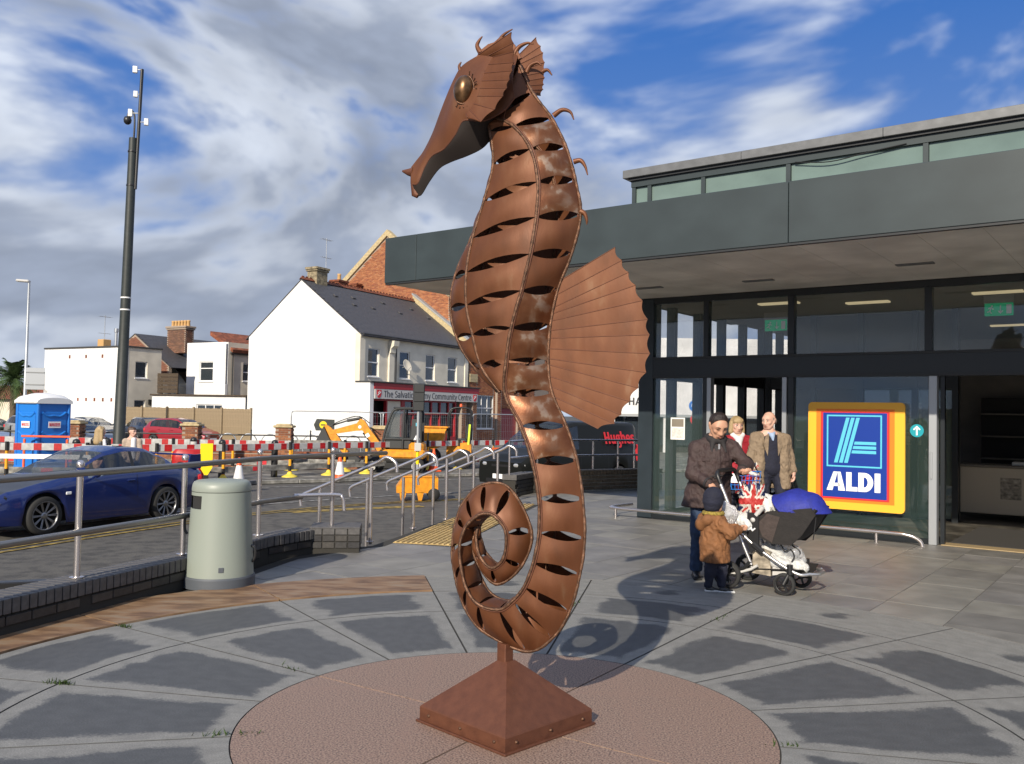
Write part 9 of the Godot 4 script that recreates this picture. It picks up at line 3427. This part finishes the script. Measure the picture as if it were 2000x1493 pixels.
func build_poles():
	var o := thing("camera_pole", "very tall dark tapering pole with dome camera and white aerials", "pole", Vector3(-11.36, ROAD, -26.0))
	var lean := Vector3(0.13, 0, 0)
	var st := S()
	tube(st, [Vector3(0, 0, 0), Vector3(0, 0.9, 0), Vector3(0, 0.95, 0), lean * 0.45 + Vector3(0, 4.9, 0), lean * 0.8 + Vector3(0, 8.4, 0), lean * 0.95 + Vector3(0, 10.0, 0)], [0.19, 0.19, 0.165, 0.14, 0.125, 0.115], 18)
	put("mast", st, M.pole_paint, o)
	st = S()
	for y in [4.95, 5.3]:
		lathe(st, [Vector2(0.148, -0.02), Vector2(0.148, 0.02)], 18, Transform3D(Basis(), lean * y / 10.5 + Vector3(0, y, 0)), true)
	put("band", st, M.white_paint, o)
	st = S()
	for y in [8.6, 9.6]:
		lathe(st, [Vector2(0.135, -0.025), Vector2(0.135, 0.025)], 18, Transform3D(Basis(), lean * y / 10.5 + Vector3(0, y, 0)), true)
	tube(st, [Vector3(0.23, 8.5, 0), Vector3(0.32, 12.05, 0)], 0.05, 8)
	put("upper_pole", st, M.black_paint, o)
	st = S()
	tube(st, smooth_path([Vector3(0.14, 10.0, 0), Vector3(0.15, 10.4, 0), Vector3(0.13, 10.7, 0), Vector3(0.03, 10.82, 0), Vector3(-0.05, 10.7, 0), Vector3(-0.06, 10.62, 0)], 5), 0.028, 8)
	lathe(st, [Vector2(0.0, 0.12), Vector2(0.09, 0.10), Vector2(0.115, 0.02), Vector2(0.10, -0.06), Vector2(0.05, -0.11), Vector2(0, -0.12)], 16, Transform3D(Basis(), Vector3(-0.06, 10.52, 0)))
	put("dome_camera", st, M.black_paint, o)
	for q in [[0.12, 12.03, 0.13, 0.2], [0.16, 11.3, 0.12, 0.18], [0.02, 10.72 + 0.02, 0.12, 0.22], [0.50, 9.78 + 0.7, 0.12, 0.2]]:
		st = S()
		var p := Vector3(q[0], q[1], 0.02)
		box(st, p, Vector3(q[2], q[3], 0.09), Basis(Vector3.UP, 0.3), 0.012)
		put("aerial_box", st, M.white_paint, o)
		st = S()
		bar(st, p, Vector3(lerpf(0.23, 0.32, (q[1] - 8.5) / 3.5), q[1], 0), 0.014, 6)
		put("bracket", st, M.galvanised, o)
	o = thing("control_cabinet", "low dark steel cabinet at the foot of the tall pole", "cabinet", Vector3(-10.95, ROAD, -25.85), 0.1)
	part(o, "cabinet", M.pole_paint, Vector3(0, 0.42, 0), Vector3(1.15, 0.84, 0.4), 0.02)
	part(o, "door", M.pole_paint, Vector3(0.1, 0.42, 0.205), Vector3(0.8, 0.7, 0.015), 0.004)
	o = thing("street_lamp", "slim galvanised street lamp with a flat lantern at far left", "lamp", Vector3(-22.82, ROAD, -42.0))
	st = S()
	tube(st, [Vector3(0, 0, 0), Vector3(0, 1.4, 0), Vector3(0, 1.45, 0), Vector3(0, 7.9, 0)], [0.11, 0.11, 0.08, 0.055], 10)
	put("column", st, M.galvanised, o)
	part(o, "lantern", M.sign_grey, Vector3(-0.28, 7.95, 0), Vector3(0.62, 0.12, 0.26), 0.04, Basis(Vector3(0, 0, 1), -0.06))
	o = thing("road_sign_back", "grey back of a square road sign on the street lamp", "sign", Vector3(-22.3, ROAD, -41.85), 0.25)
	part(o, "plate", M.galvanised, Vector3(0, 3.35, 0), Vector3(0.84, 1.02, 0.02), 0.004)
	for y in [3.08, 3.65]:
		part(o, "rail", M.grey_paint, Vector3(0, y, 0.025), Vector3(0.8, 0.05, 0.03), 0.004)
	# signs seen through the shop's glazed end
	o = thing("round_road_signs", "blue roundabout disc above a red no entry disc on one post", "sign", Vector3(8.05, ROAD, -39.4), 0.0)
	st = S()
	bar(st, Vector3.ZERO, Vector3(0, 2.9, 0), 0.04, 8)
	put("post", st, M.galvanised, o)
	st = S()
	lathe(st, [Vector2(0.26, 0), Vector2(0.26, 0.02)], 28, Transform3D(Basis(Vector3.RIGHT, PI / 2), Vector3(0, 2.62, 0.045)), true)
	put("blue_disc", st, M.loo_blue, o)
	for k in 3:
		st = S()
		var pts := []
		for i in 6:
			var a := TAU * k / 3.0 + i / 5.0 * 1.3
			pts.append(Vector3(cos(a) * 0.15, 2.62 + sin(a) * 0.15, 0.07))
		tube(st, pts, 0.025, 5, true, 0.4)
		put("arrow", st, M.sign_white, o)
	st = S()
	lathe(st, [Vector2(0.24, 0), Vector2(0.24, 0.02)], 28, Transform3D(Basis(Vector3.RIGHT, PI / 2), Vector3(0.04, 2.02, 0.045)), true)
	put("red_disc", st, M.red_ink, o)
	part(o, "bar", M.sign_white, Vector3(0.04, 2.02, 0.07), Vector3(0.32, 0.07, 0.006))
